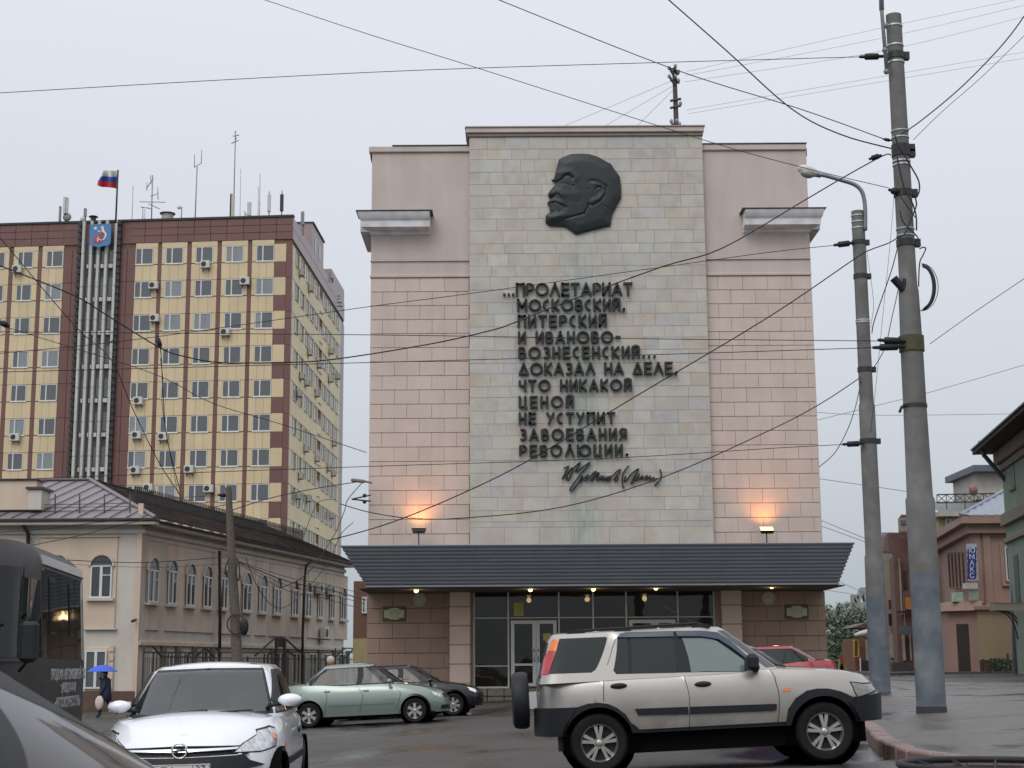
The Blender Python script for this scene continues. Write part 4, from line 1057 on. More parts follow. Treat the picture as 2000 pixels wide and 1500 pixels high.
# security camera
p=OF.pp(264,1211,.2); t=thing('security_camera','small dark camera on the corner pilaster of the old building','security camera',tuple(p)); MB().tube([p,p+Vector((-.05,-.35,-.06))],.06,8).build('camera_body',m_dark,t,True); MB().tube([p,p+Vector((.05,.2,.1))],.02,5).build('bracket',m_dark,t)

# ------------------------------------------------------------------ metal fence with gabled frames in front of the side wall
m_fen=M('dark brown fence metal',(.035,.028,.026),.5,var=.1)
fe=thing('metal_fence','dark metal fence with gabled portal frames along the old building','fence',tuple(OS.p(10,-.5,2.2)))
dF=2.2
def fp(px,py): return OS.pp(px,py,dF)
def zf(px): return gz(OS.pp(px,1290,dF).x)
def bar(a,b,r=.045,nm='rail'): MB().tube([fp(*a),fp(*b)],r,4).build(nm,m_fen,fe)
for px,top in ((281,1262),(300,1274),(367,1280),(402,1265),(430,1266),(484,1282),(540,1245),(556,1247),(593,1282),(638,1284),(655,1266),(669,1264),(693,1264),(715,1268)):
    a=fp(px,top); b=Vector((a.x,a.y,-.9)); MB().tube([a,b],.05 if px not in (540,556) else .1,4).build('post',m_fen,fe)
bar((281,1262),(300,1263)); bar((300,1263),(315,1282)); bar((281,1274),(720,1275)); bar((315,1283),(420,1284)); bar((316,1283),(720,1289),.03)
for A in ([(365,1282),(383,1265),(422,1265),(432,1279)],[(384,1281),(402,1266),(418,1283)],[(498,1281),(537,1246),(550,1246)],[(522,1281),(540,1265)],[(558,1248),(592,1279)],[(558,1268),(575,1282)],[(655,1284),(672,1266),(716,1267)],[(675,1284),(690,1268)],[(694,1268),(706,1284)]):
    for a,b in zip(A[:-1],A[1:]): bar(a,b,.05,'gable_bar')
MB().hexa([fp(538,1264),fp(559,1264),fp(559,1264)+Vector((0,.1,0)),fp(538,1264)+Vector((0,.1,0))],[fp(538,1245),fp(559,1246),fp(559,1246)+Vector((0,.1,0)),fp(538,1245)+Vector((0,.1,0))]).build('sign_board',m_fen,fe)
MB().hexa([fp(706,1284),fp(713,1284),fp(713,1284)+Vector((0,.1,0)),fp(706,1284)+Vector((0,.1,0))],[fp(706,1264),fp(713,1264),fp(713,1264)+Vector((0,.1,0)),fp(706,1264)+Vector((0,.1,0))]).build('sign_board',m_fen,fe)
mb=MB()
px=284
while px<716:
    a=fp(px,1284); mb.tube([a,Vector((a.x,a.y,-.8))],.014,4); px+=4.2*(1-(px-284)/900)
o=mb.build('picket',m_fen,fe); o['kind']='stuff'

# ------------------------------------------------------------------ brick building glimpsed between old building and theatre
rb=thing('brick_building','narrow strip of a brown brick building with cream lower wall behind the theatre corner','building',(W(705,1300,84).x,84,-.5))
BF=Frame(0,84,0)
a=BF.uv(690,1200)[0]; b=BF.uv(735,1200)[0]
BF.box('upper_wall',a,b,BF.uv(700,1247)[1],BF.uv(700,1135)[1],-6,0,M('brown brick',srgb(112,84,68),.85,var=.15,scale=6),rb,0); BF.box('lower_wall',a,b,-2,BF.uv(700,1247)[1]-.003,-6,.02,M('cream lower wall',srgb(165,150,112),.85,var=.1),rb,0)
win(BF,BF.uv(707,1180)[0],BF.uv(722,1180)[0],BF.uv(707,1198)[1],BF.uv(707,1166)[1],rb,.06,split=.5)
# ------------------------------------------------------------------ vehicles
m_tyre=M('wet black tyre',(.010,.010,.011),.7,var=.2,scale=20,spec=.2)
m_rimb=M('dark wheel recess',(.012,.012,.012),.7,var=0)
m_alloy=M('silver alloy wheel',(.42,.41,.38),.33,metal=.8,var=.1,scale=14)
m_plast=M('black plastic trim',(.014,.015,.018),.55,var=.1,scale=8,spec=.3)
m_chrome=M('chrome',(.8,.8,.8),.12,metal=1,var=0)
m_lens=M('clear headlamp lens',(.62,.63,.64),.08,metal=.55,var=.35,scale=22,coat=.8)
m_lensd=M('dull headlamp lens',(.22,.22,.20),.08,metal=.4,var=.4,scale=18,coat=.8)
m_red=M('red lamp lens',(.42,.015,.02),.15,var=.25,scale=14,coat=.8)
m_org=M('orange lamp lens',(.75,.17,.02),.15,var=.2,scale=14,coat=.8)
m_seamc=M('shut line shadow',(.006,.006,.006),1,var=0,spec=0)
m_inter=M('dark grey seat fabric',(.035,.038,.04),.8,var=.2,scale=8)
m_plate=M('white number plate',srgb(200,200,195),.4,var=.05)
m_ink=M('black ink',(.015,.015,.015),.6,var=0)
g_tint=glass('tinted car glass',(.006,.011,.010),rough=.02,spec=.45)
g_clear=glass('clear car glass',(.1,.11,.11),through=.55,rough=.02)
g_wind=glass('windscreen glass',through=.62,rough=.02); g_wind.node_tree.nodes['Fresnel'].inputs[0].default_value=2.0
g_green=glass('glass with painted green reflection',(.12,.16,.15),rough=.03,spec=.9)  # pale base colour paints a bright greenish reflection into the front door glass
def paint(name,c,metal=.0,rough=.3,coat=1.0): return M(name,c,rough,metal=metal,var=.03,scale=2,coat=coat)

def supern(q,n,m):
    c,s_=math.cos(q),math.sin(q)
    return (math.copysign(abs(c)**(2/n),c), abs(s_)**(2/m))
class Shell:
    """belt surface: a rounded plan outline swept over z. s runs from the nose centre along the left side to the tail centre"""
    def __init__(S,xf,xr,hw,n=5,m=2.6,nr=None,mr=None,roll=0.0,top=None,off=0.0):
        S.xf,S.xr,S.hw,S.roll,S.top=xf,xr,hw,roll,top
        K=400; P=[]
        for i in range(K+1):
            q=math.pi*i/K
            a=(n,m) if q<math.pi/2 else (nr or n, mr or m)
            P.append(supern(q,*a))
        zr=.7; hl=(xf(zr)-xr(zr))/2; h=hw(zr)
        T=[0.0]
        for a,b in zip(P[:-1],P[1:]): T.append(T[-1]+math.hypot((b[0]-a[0])*hl,(b[1]-a[1])*h))
        S.P=P; S.T=T; S.len=T[-1]
    def at(S,s,z,off=0.0,side=1):
        s=max(0,min(S.len,s)); lo,hi=0,len(S.T)-1
        while hi-lo>1:
            mid=(lo+hi)//2
            if S.T[mid]<=s: lo=mid
            else: hi=mid
        t=(s-S.T[lo])/max(1e-9,S.T[hi]-S.T[lo]); nx=S.P[lo][0]*(1-t)+S.P[hi][0]*t; ny=S.P[lo][1]*(1-t)+S.P[hi][1]*t
        xf,xr=S.xf(z),S.xr(z); xc=(xf+xr)/2; hl=(xf-xr)/2; h=S.hw(z)
        x=xc+nx*hl; y=ny*h
        if S.roll and S.top:
            zt=S.top(x); d=zt-z; r_=S.roll
            if d<r_:
                d=max(0,d); o=r_*(1-math.sqrt(max(0,1-(1-d/r_)**2)))*.55
                x-=o*nx*abs(nx)**3; y-=o*ny
        if off:
            nn=Vector((nx**3/max(hl,.1)*2.0 if abs(nx)>.6 else 0.0, ny, 0))
            # numeric normal in plan
            j0=max(0,lo-2); j1=min(len(S.P)-1,hi+2)
            tx=(S.P[j1][0]-S.P[j0][0])*hl; ty=(S.P[j1][1]-S.P[j0][1])*h
            nn=Vector((ty,-tx,0)); 
            if nn.length>1e-9: nn.normalize(); x+=nn.x*off; y+=nn.y*off
        return Vector((x,side*y,z))
    def s_of_x(S,x,z):
        xf,xr=S.xf(z),S.xr(z); nx=max(-1,min(1,(x-(xf+xr)/2)/((xf-xr)/2)))
        lo,hi=0,len(S.P)-1
        while hi-lo>1:
            mid=(lo+hi)//2
            if S.P[mid][0]>=nx: lo=mid
            else: hi=mid
        t=(S.P[lo][0]-nx)/max(1e-9,S.P[lo][0]-S.P[hi][0]); return S.T[lo]*(1-t)+S.T[hi]*t
    def s_of_y(S,y,z,rear=False):
        h=S.hw(z); ny=max(0,min(.9999,abs(y)/h)); K=len(S.P)//2
        if ny<1e-6: return S.len if rear else 0.0
        rng=range(0,K) if not rear else range(len(S.P)-1,K,-1)
        st=1 if not rear else -1
        for i in rng:
            a=S.P[i][1]; b=S.P[i+st][1]
            if a<=ny<=b+1e-12:
                t=(ny-a)/max(1e-9,b-a); return S.T[i]*(1-t)+S.T[i+st]*t
        return S.T[K]
def dens(pts,step=.06):
    out=[]; n=len(pts)
    for i in range(n):
        a=Vector(pts[i]); b=Vector(pts[(i+1)%n]); k=max(1,int((b-a).length/step))
        for j in range(k): out.append(a.lerp(b,j/k))
    return out
def region_split(outer, regs, grid=.09):
    """triangulate outer polygon with region outlines as constraints; returns verts, {region index: tris}; later regions win"""
    pts=[]; edges=[]
    def addp(P):
        n0=len(pts); pts.extend(P); m=len(P); edges.extend([(n0+i,n0+(i+1)%m) for i in range(m)])
    addp(outer)
    for _,_,_,P in regs: addp(P)
    x0=min(p.x for p in outer); x1=max(p.x for p in outer); y0=min(p.y for p in outer); y1=max(p.y for p in outer)
    O=[(p.x,p.y) for p in outer]
    nx=int((x1-x0)/grid); ny=int((y1-y0)/grid)
    for i in range(1,nx):
        for j in range(1,ny):
            p=(x0+(x1-x0)*i/nx+.003*math.sin(i*7+j),y0+(y1-y0)*j/ny)
            if inpoly(p[0],p[1],O): pts.append(Vector(p))
    v,_,f,_,_,_=delaunay_2d_cdt(pts,edges,[],0,1e-5)
    RP=[[(p.x,p.y) for p in P] for _,_,_,P in regs]
    bb=[(min(p[0] for p in P),max(p[0] for p in P),min(p[1] for p in P),max(p[1] for p in P)) for P in RP]
    out={}
    for t in f:
        cx=sum(v[i].x for i in t)/len(t); cy=sum(v[i].y for i in t)/len(t)
        if not inpoly(cx,cy,O): continue
        k=-1
        for i,P in enumerate(RP):
            b=bb[i]
            if b[0]<=cx<=b[1] and b[2]<=cy<=b[3] and inpoly(cx,cy,P): k=i
        out.setdefault(k,[]).append(t)
    return v,out
def shell_regions(S, outer, regs, basemat, basename, parent, sides=(1,-1), grid=.09):
    """regs: (name, material, offset, pts[(s,z)]); name None = hole"""
    outer=dens(outer,.07); regs=[(a,b,c,dens(P,.05)) for a,b,c,P in regs]
    v,out=region_split(outer,regs,grid)
    acc={}
    for k,tris in out.items():
        nm,mt,off=(basename,basemat,0.0) if k<0 else regs[k][:3]
        if nm is None: continue
        key=(nm,mt.name,off,k if nm not in (basename,'shut_line') else -1)
        A=acc.setdefault(key,[mt,[]]); A[1]+=tris
    for (nm,_,off,_k),(mt,tris) in acc.items():
        for sd in ((0,) if nm in (basename,'bumper','cladding','windscreen','rear_window','shut_line','grille','windscreen_seal','number_plate_panel','lower_grille','intake') else sides):
            mb=MB(); 
            for sg in (sides if sd==0 else (sd,)):
                idx={}; vs=[]; fs=[]; ecount={}
                for t in tris:
                    tt=[]
                    for i in t:
                        if i not in idx: idx[i]=len(vs); vs.append(S.at(v[i].x,v[i].y,off,sg))
                        tt.append(idx[i])
                    fs.append(tuple(tt) if sg<0 else tuple(tt[::-1]))
                    for a,b in zip(t,t[1:]+t[:1]) if isinstance(t,list) else zip(t,tuple(t[1:])+(t[0],)):
                        e_=(min(a,b),max(a,b)); ecount[e_]=ecount.get(e_,0)+1
                if off>0.002:
                    n0=len(vs); low={}
                    for (a,b),c in ecount.items():
                        if c==1:
                            for i in (a,b):
                                if i not in low: low[i]=len(vs); vs.append(S.at(v[i].x,v[i].y,-.004,sg))
                            fs.append((idx[a],idx[b],low[b],low[a]))
                mb.add(vs,fs)
            me,c=mb.mesh(nm,mt,True,recenter=True)
            bm=bmesh.new(); bm.from_mesh(me); bmesh.ops.remove_doubles(bm,verts=bm.verts,dist=.0008); bmesh.ops.recalc_face_normals(bm,faces=bm.faces)
            for e_ in bm.edges:
                if len(e_.link_faces)==2 and e_.calc_face_angle(0)>R(40): e_.smooth=False
            bm.to_mesh(me); bm.free()
            link(nm,me,c,parent)
def lerpf(P):
    """piecewise smooth function through (x,y) points"""
    P=sorted(P)
    def f(x):
        if x<=P[0][0]: return P[0][1]
        if x>=P[-1][0]: return P[-1][1]
        for i in range(len(P)-1):
            if x<=P[i+1][0]:
                x0,y0=P[i]; x1,y1=P[i+1]; t=(x-x0)/(x1-x0)
                m0=(y1-P[i-1][1])/(x1-P[i-1][0]) if i>0 else (y1-y0)/(x1-x0)
                m1=(P[i+2][1]-y0)/(P[i+2][0]-x0) if i+2<len(P) else (y1-y0)/(x1-x0)
                h=x1-x0
                return y0*(2*t**3-3*t*t+1)+m0*h*(t**3-2*t*t+t)+y1*(-2*t**3+3*t*t)+m1*h*(t**3-t*t)
    return f
def lin(P):
    P=sorted(P)
    def f(x):
        if x<=P[0][0]:
            (x0,y0),(x1,y1)=P[0],P[1]
            return y0
        if x>=P[-1][0]: return P[-1][1]
        for i in range(len(P)-1):
            if x<=P[i+1][0]:
                x0,y0=P[i]; x1,y1=P[i+1]; return y0+(y1-y0)*(x-x0)/(x1-x0)
    return f
def wheel(parent,x,y,r,wd,spokes=5,double=True,rimr=.62,steer=0.0,mat=None,cap=False):
    mat=mat or m_alloy
    s=1 if y>0 else -1
    w_=thing('wheel',None,None,(x,y,r),rot=(0,0,steer)); w_.parent=parent; BASE[w_.name]=Vector((0,0,0)); 
    R_=r
    a=rimr*r
    prof=[(a,-wd/2),(a+.01,-wd/2-.005),(R_*.90,-wd/2-.008),(R_*.97,-wd*.42),(R_,-wd*.3),(R_,wd*.3),(R_*.97,wd*.42),(R_*.90,wd/2+.008),(a+.01,wd/2+.005),(a,wd/2)]
    MB().lathe(prof,(0,0,0),'y',40).build('tyre',m_tyre,w_,35)
    MB().lathe([(.001,s*wd*.12),(a*.96,s*wd*.12)],(0,0,0),'y',28).build('wheel_recess',m_rimb,w_)
    mb=MB(); mb.lathe([(a*.99,-wd*.4),(a*1.02,s*wd/2),(a*1.0,s*(wd/2+.006)),(a*.93,s*wd*.42),(a*.90,s*wd*.14)],(0,0,0),'y',32)
    mb.lathe([(.001,s*wd*.44),(.03,s*wd*.44),(.042,s*wd*.40),(.05,s*wd*.2)],(0,0,0),'y',20)
    yo=s*wd*.42; yi=s*wd*.16
    for k in range(spokes):
        q0=2*math.pi*k/spokes+math.pi/2
        for dq in ((-.19,.19) if double else (0,)):
            q=q0+dq*.75; q1=q0+dq*(.95)
            c,s_=math.cos(q),math.sin(q); tx,tz=-s_,c; c1,s1=math.cos(q1),math.sin(q1)
            w0=.014 if double else .028; w1=.021 if double else .042
            p=lambda rad,ang,off,yy:Vector((math.cos(ang)*rad-math.sin(ang)*off,yy,math.sin(ang)*rad+math.cos(ang)*off))
            A=[p(.045,q,-w0,yo),p(.045,q,w0,yo),p(a*.95,q1,w1,yo*.98),p(a*.95,q1,-w1,yo*.98)]
            B=[p(.045,q,-w0*1.1,yi),p(.045,q,w0*1.1,yi),p(a*.95,q1,w1*1.1,yi),p(a*.95,q1,-w1*1.1,yi)]
            mb.hexa(B,A)
    for k in range(spokes):
        q=2*math.pi*(k+.5)/spokes+math.pi/2; mb.lathe([(.001,s*wd*.45),(.009,s*wd*.44),(.009,s*wd*.3)],(math.cos(q)*.055,0,math.sin(q)*.055),'y',6)
    mb.build('rim',mat,w_,40)
    return w_
def seat(parent,x,y,z):
    mb=MB(); mb.hexa([Vector((x-.12,y-.24,z)),Vector((x+.02,y-.24,z)),Vector((x+.02,y+.24,z)),Vector((x-.12,y+.24,z))],[Vector((x-.24,y-.18,z+.42)),Vector((x-.13,y-.18,z+.42)),Vector((x-.13,y+.18,z+.42)),Vector((x-.24,y+.18,z+.42))])
    mb.build('seat',m_inter,parent); MB().ball((x-.22,y,z+.52),.13,10,0,(.45,1,.7)).build('head_rest',m_inter,parent,True)
def cap_mesh(S,T,x0,x1,name,mat,parent,crown=.05,nx=48,ny=14,zf=None):
    """lid between both top edges of a shell (bonnet, tail deck, or roof)"""
    mb=MB(); vs=[]
    for i in range(nx+1):
        t=i/nx; x=x1+(x0-x1)*t
        z=T(x); s=S.s_of_x(x,z); p=S.at(s,z)
        Y=abs(p.y); X=p.x
        # near nose/tail the edge curves in: keep its own x
        for j in range(ny+1):
            k=-1+2*j/ny; e_=1-k*k
            vs.append((X,Y*k,z+crown*e_*min(1,(Y/S.hw(z))**2)))
    n=ny+1
    mb.add(vs,[(i*n+j,i*n+j+1,(i+1)*n+j+1,(i+1)*n+j) for i in range(nx) for j in range(ny)])
    me,c=mb.mesh(name,mat,True); bm=bmesh.new(); bm.from_mesh(me); bmesh.ops.remove_doubles(bm,verts=bm.verts,dist=.0005); bmesh.ops.recalc_face_normals(bm,faces=bm.faces); bm.to_mesh(me); bm.free()
    return link(name,me,c,parent)
def car(name,label,cat,loc,yaw,P,feats,gfeats,pitch=0.0,group=None,rollx=0.0):
    """P: parameters; feats/gfeats: feature lists for lower body and greenhouse, as functions receiving the Shell"""
    t=thing(name,label,cat,loc,group,rot=(rollx,pitch,yaw))
    T=P['T']; zs=P['zs']
    B=Shell(P['xf'],P['xr'],P['hw'],P.get('n',5),P.get('m',2.6),P.get('nr'),P.get('mr'),roll=P.get('roll',.08),top=T)
    zsf=P.get('zsf',lambda x:zs)
    K=90; top=[]; bot=[]
    for i in range(K+1):
        s=B.len*i/K; z=.7
        for _ in range(6): z=T(B.at(s,z).x)
        top.append((s,z)); bot.append((s,zsf(B.at(s,zs).x)))
    outer=bot+top[::-1]
    regs=feats(B) if feats else []
    def circ(x,z,r,n=28): 
        return [(B.s_of_x(x+r*math.cos(2*math.pi*i/n),max(.05,z+r*math.sin(2*math.pi*i/n))),z+r*math.sin(2*math.pi*i/n)) for i in range(n)]
    for wx in P['wx']:
        if P.get('clad'): regs.append(('wheel_arch_trim',m_plast,.02,circ(wx,P['r'],P['clad'])))
    for wx in P['wx']: regs.append((None,None,0,circ(wx,P['r']+.01,P['ra'])))
    shell_regions(B,outer,regs,P['mat'],'body',t,grid=P.get('grid',.09))
    # bonnet and deck lid
    xn=B.at(0,T(P['xf'](.7))).x
    cap_mesh(B,T,P['xr'](T(-9))+.001,P['xf'](T(9))-.001,'bonnet',P['mat'],t,P.get('crown',.05))
    # underside and wheel housings
    hwm=P['hw'](.5); mb=MB(); zb=zs-.02
    mb.box((P['xr'](.5)+.3,-hwm+.14,min(zb-.06,.20)),(P['xf'](.5)-.3,hwm-.14,zb+.04)); mb.f=mb.f; mb.build('underbody',m_seamc,t)
    for wx in P['wx']:
        for sd in (1,-1):
            mb=MB(); mb.lathe([(P['ra']+.03,sd*(hwm-.015)),(P['ra']+.03,sd*(hwm-.42)),(.01,sd*(hwm-.42))],(wx,0,P['r']+.02),'y',24)
            mb.build('wheel_housing',m_seamc,t)
            wheel(t,wx,sd*(hwm-P.get('wi',.115)),P['r'],P.get('tw',.2),P.get('spokes',5),P.get('double',True),P.get('rimr',.62),mat=P.get('rimmat'))
    # greenhouse
    if P.get('gx'):
        zr=P['zr']; GX=P['gx']
        gxf,gxr,ghw=GX['xf'],GX['xr'],GX['hw']
        topf=lambda x:zr
        Gs=Shell(gxf,gxr,ghw,GX.get('n',7),GX.get('m',2.4),GX.get('nr'),GX.get('mr'),roll=GX.get('roll',.07),top=topf)
        K=90; top=[]; bot=[]
        for i in range(K+1):
            s=Gs.len*i/K; z=.9
            for _ in range(6): z=T(Gs.at(s,z).x)-.012+P.get('crown',.05)*GX.get('lift',.0)
            bot.append((s,z)); top.append((s,zr))
        shell_regions(Gs,bot+top[::-1],gfeats(Gs) if gfeats else [],P['mat'],'cabin_frame',t,grid=P.get('grid',.09))
        cap_mesh(Gs,topf,gxr(zr)+.001,gxf(zr)-.001,'roof',P['mat'],t,GX.get('crown',.06),nx=36)
        if P.get('seats'):
            for sx_ in P['seats']:
                for sy in (.38,-.38): seat(t,sx_,sy,T(sx_)-.12)
            xd=gxf(T(gxf(1.0)))-.35; mb=MB(); mb.hexa([Vector((xd-.3,-.6,T(xd)-.1)),Vector((xd+.2,-.6,T(xd)-.1)),Vector((xd+.2,.6,T(xd)-.1)),Vector((xd-.3,.6,T(xd)-.1))],[Vector((xd-.2,-.58,T(xd)+.05)),Vector((xd+.15,-.58,T(xd)+.03)),Vector((xd+.15,.58,T(xd)+.03)),Vector((xd-.2,.58,T(xd)+.05))]); mb.build('dashboard',m_inter,t)
            MB().tube([Vector((xd-.34+.05*math.cos(q)*0,.38+.18*math.cos(q),T(xd)+.04+.16*math.sin(q))) for q in [2*math.pi*i/20 for i in range(20)]],.014,6,closed=True).build('steering_wheel',m_inter,t,True)
        return t,B,Gs
    return t,B,None
def mirror(t,x,y,z,mat,w_=.19,h=.13,s=1,black=False):
    o=MB(); o.ball((0,0,0),1,16,0,(.075,w_/2,h/2)); 
    vs=[Vector((max(v.x,-.03),v.y,v.z)) for v in o.v]; o.v=[v+Vector((x,s*(y+w_/2),z)) for v in vs]
    h_=o.build('door_mirror',mat,t,50)
    MB().tube([(x-.01,s*(y-.09),z-.05),(x,s*(y+.04),z-.03)],.022,6).build('mirror_stalk',m_plast,h_,True)
    MB().box((x-.034,s*y+s*.01 if s>0 else -y-w_+.01,z-h/2+.015),(x-.031,(y+w_-.01) if s>0 else -y-.01,z+h/2-.015)).build('mirror_glass',m_chrome,h_)
    return h_
def handle(S,t,x,z,mat,w_=.2,off=.02,h=.03,side=(1,-1)):
    for sd in side:
        s=S.s_of_x(x,z); p=S.at(s,z,off,sd)
        mb=MB(); mb.ball((0,0,0),1,14,0,(w_/2,.022,h)); mb.v=[v+p for v in mb.v]; mb.build('door_handle',mat,t,True)
def text(name,s,size,loc,rot,mat,parent=None,ext=.004,align='CENTER',sx=1.0,bold=0.0):
    cu=bpy.data.curves.new('txt','FONT'); cu.body=s; cu.size=size; cu.extrude=ext; cu.align_x=align; cu.align_y='CENTER'; cu.resolution_u=2; cu.offset=bold
    o=bpy.data.objects.new('txt',cu); COL.objects.link(o); dg=bpy.context.evaluated_depsgraph_get()
    me=bpy.data.meshes.new_from_object(o.evaluated_get(dg)); me.materials.clear(); me.materials.append(mat)
    bpy.data.objects.remove(o)
    n=bpy.data.objects.new(name,me); COL.objects.link(n); n.rotation_euler=rot; n.scale=(sx,1,1)
    if parent is not None: n.parent=parent; n.location=Vector(loc)-BASE[parent.name]
    else: n.location=loc
    return n

# ---- silver off-roader (side view)
SC=166.8; TI=2.88
def CV(px,py):
    dx,dy=px-1176.5,-(py-1449); c,s=math.cos(R(TI)),math.sin(R(TI))
    return ((dx*c+dy*s)/SC-1.31, .34+(-dx*s+dy*c)/SC)
A_=lambda x,y:CV(1000+x/5.174,1210+y/5.174)
B_=lambda x,y:CV(1380+x/4.689,1180+y/4.689)
p_sil=paint('silver champagne paint',srgb(168,163,157),metal=.5,rough=.34)
stain(p_sil,None,0,.35,1.0,srgb(84,76,66),.75,noisy=3.5)
m_vis=M('smoky blue window visor',(.02,.04,.07),.12,var=.1,coat=.5)
Tc=lerpf([(-2.2,1.045),(-2.0,1.05),(-1.3,1.055),(0,1.065),(.75,1.075),(1.0,1.06),(1.35,1.035),(1.7,.995),(1.95,.94),(2.12,.86),(2.2,.80)])
crv=dict(T=Tc,zs=.43,xf=lin([(.2,2.0),(.35,2.10),(.75,2.12),(.8,2.10),(.95,1.98),(1.1,1.9)]),xr=lin([(.2,-1.97),(.4,-2.02),(.95,-2.0),(1.1,-1.99)]),
 hw=lerpf([(.2,.78),(.45,.845),(.75,.872),(.95,.86),(1.05,.835),(1.15,.80)]),n=7,m=2.3,nr=9,mr=2.6,roll=.025,r=.338,ra=.40,wx=(1.31,-1.31),mat=p_sil,tw=.21,rimr=.63,wi=.115,crown=.045,spokes=5,double=True,
 gx=dict(xf=lin([(1.0,1.05),(1.1,.93),(1.6,.30),(1.68,.18)]),xr=lin([(1.0,-2.0),(1.62,-1.83)]),hw=lin([(1.0,.842),(1.1,.815),(1.66,.66)]),n=9,m=2.2,nr=26,mr=5,roll=.07,crown=.03),zr=1.605,seats=(.15,-.7))
def crv_f(S):
    sx=lambda P:[(S.s_of_x(x,z),z) for x,z in P]
    L=[]
    # dark bumpers and lower cladding
    L.append(('lower_sill',m_plast,-.01,[(S.s_of_x(-1.0,.5),.38),(S.s_of_x(1.0,.5),.38),(S.s_of_x(1.0,.5),.475),(S.s_of_x(-1.0,.5),.47)]))
    L.append(('rear_bumper',m_plast,.03,sx([A_(700,885),A_(560,1250),(-1.9,.42)])+[(S.s_of_y(0,.5,True),.42),(S.s_of_y(0,.5,True),A_(330,905)[1])]+sx([A_(330,905)])))
    L.append(('front_bumper',m_plast,.03,sx([(1.68,.42),(1.66,.6),B_(1370,850)])+[(S.s_of_y(.0,.7),.755),(S.s_of_y(.0,.5),.42)]))
    L.append(('wheel_arch_trim',m_plast,.02,sx([A_(690,888),A_(800,850),A_(905,840),A_(1000,852),A_(1090,890),A_(1175,955),A_(1235,1045),A_(1270,1060),A_(1345,1135),A_(560,1135)])))
    L.append(('wheel_arch_trim',m_plast,.02,sx([B_(735,1110),B_(760,960),B_(830,860),B_(930,795),B_(1030,775),B_(1130,775),B_(1240,800),B_(1340,845),B_(1375,860),B_(1345,1110)])))
    L.append(('side_moulding',m_plast,.018,sx([A_(1270,900),A_(1800,880),A_(1805,955),A_(1300,965)])))
    L.append(('side_moulding',m_plast,.018,sx([A_(1822,880),B_(655,912),B_(655,955),B_(640,975),A_(1822,955)])))
    L.append(('shut_line',m_seamc,-.006,sx([A_(992,480),A_(960,600),A_(955,830),A_(962,830),A_(967,602),A_(1000,480)])))
    L.append(('shut_line',m_seamc,-.006,sx([A_(1764,545),A_(1800,700),A_(1813,850),A_(1812,1130),A_(1817,1130),A_(1819,850),A_(1806,700),A_(1771,545)])))
    L.append(('shut_line',m_seamc,-.006,sx([B_(596,592),B_(645,672),B_(676,850),B_(673,1010),B_(655,1105),B_(661,1105),B_(679,1010),B_(683,850),B_(652,672),B_(603,592)])))
    L.append(('side_marker',m_org,.012,sx([B_(715,772),B_(783,770),B_(783,794),B_(717,797)])))
    L.append(('headlight_surround',m_plast,.0,sx([B_(1338,712),B_(1480,725)])+[(S.s_of_y(.5,.87),.865),(S.s_of_y(.48,.80),.765)]+sx([B_(1400,862),B_(1375,800)])))
    L.append(('headlight',m_lensd,.012,sx([B_(1350,722),B_(1475,738)])+[(S.s_of_y(.54,.87),.85),(S.s_of_y(.52,.80),.785)]+sx([B_(1405,850),B_(1382,800)])))
    L.append(('grille',m_plast,-.02,[(S.s_of_y(0,.8),.775),(S.s_of_y(.46,.8),.775),(S.s_of_y(.48,.8),.84),(S.s_of_y(0,.8),.84)]))
    return L
def crv_g(S):
    sx=lambda P:[(S.s_of_x(x,z),z) for x,z in P]
    L=[]
    L.append(('quarter_window',g_tint,-.006,sx([A_(522,206),A_(990,187),A_(1008,200),A_(1003,225),A_(905,480),A_(880,520),A_(840,545),A_(410,560)])))
    L.append(('tail_light_upper',m_org,.012,sx([A_(455,210),A_(518,210),A_(489,330),A_(413,327)])))
    L.append(('tail_light',m_red,.012,sx([A_(413,329),A_(488,332),A_(405,562),A_(325,562)])))
    L.append(('pillar_black',m_plast,.0,sx([A_(1112,195),A_(1150,150),A_(1680,128),B_(0,256),B_(150,275),B_(250,345),B_(350,435),B_(450,515),B_(492,565),B_(492,625),B_(0,630),A_(1090,560),A_(1062,525)])))
    L.append(('rear_door_window',g_tint,.004,sx([A_(1122,205),A_(1210,200),A_(1210,548),A_(1090,550),A_(1066,520)])))
    L.append(('rear_door_window',g_tint,.004,sx([A_(1240,198),A_(1680,195),A_(1690,545),A_(1245,552)])))
    L.append(('front_door_window',g_green,.004,sx([A_(1770,200),B_(0,320),B_(100,330),B_(150,352),B_(380,520),B_(375,622),B_(0,622),A_(1845,543)])))
    L.append(('window_visor',m_vis,.03,sx([A_(1108,190),A_(1135,155),A_(1200,140),A_(1678,125),A_(1684,182),A_(1300,190)])))
    L.append(('window_visor',m_vis,.03,sx([A_(1705,125),B_(0,252),B_(150,268),B_(250,338),B_(350,428),B_(405,480),B_(385,500),B_(260,400),B_(150,330),B_(0,305),A_(1720,180)])))
    L.append(('shut_line',m_seamc,-.006,sx([A_(1090,208),A_(1055,300),A_(998,470),A_(1004,470),A_(1062,300),A_(1098,208)])))
    # windscreen and tail window
    zt,zb=1.56,1.10
    yt=lambda z:S.hw(z)*.90
    L.append(('windscreen',g_wind,-.004,[(S.s_of_y(0,zb),zb),(S.s_of_y(yt(zb),zb),zb),(S.s_of_y(yt(zt),zt),zt),(S.s_of_y(0,zt),zt)]))
    L.append(('rear_window',g_tint,-.004,[(S.s_of_y(0,zb,True),zb),(S.s_of_y(.66,zb,True),zb),(S.s_of_y(.6,1.5,True),1.52),(S.s_of_y(0,1.5,True),1.52)]))
    return L
D_c=18.6
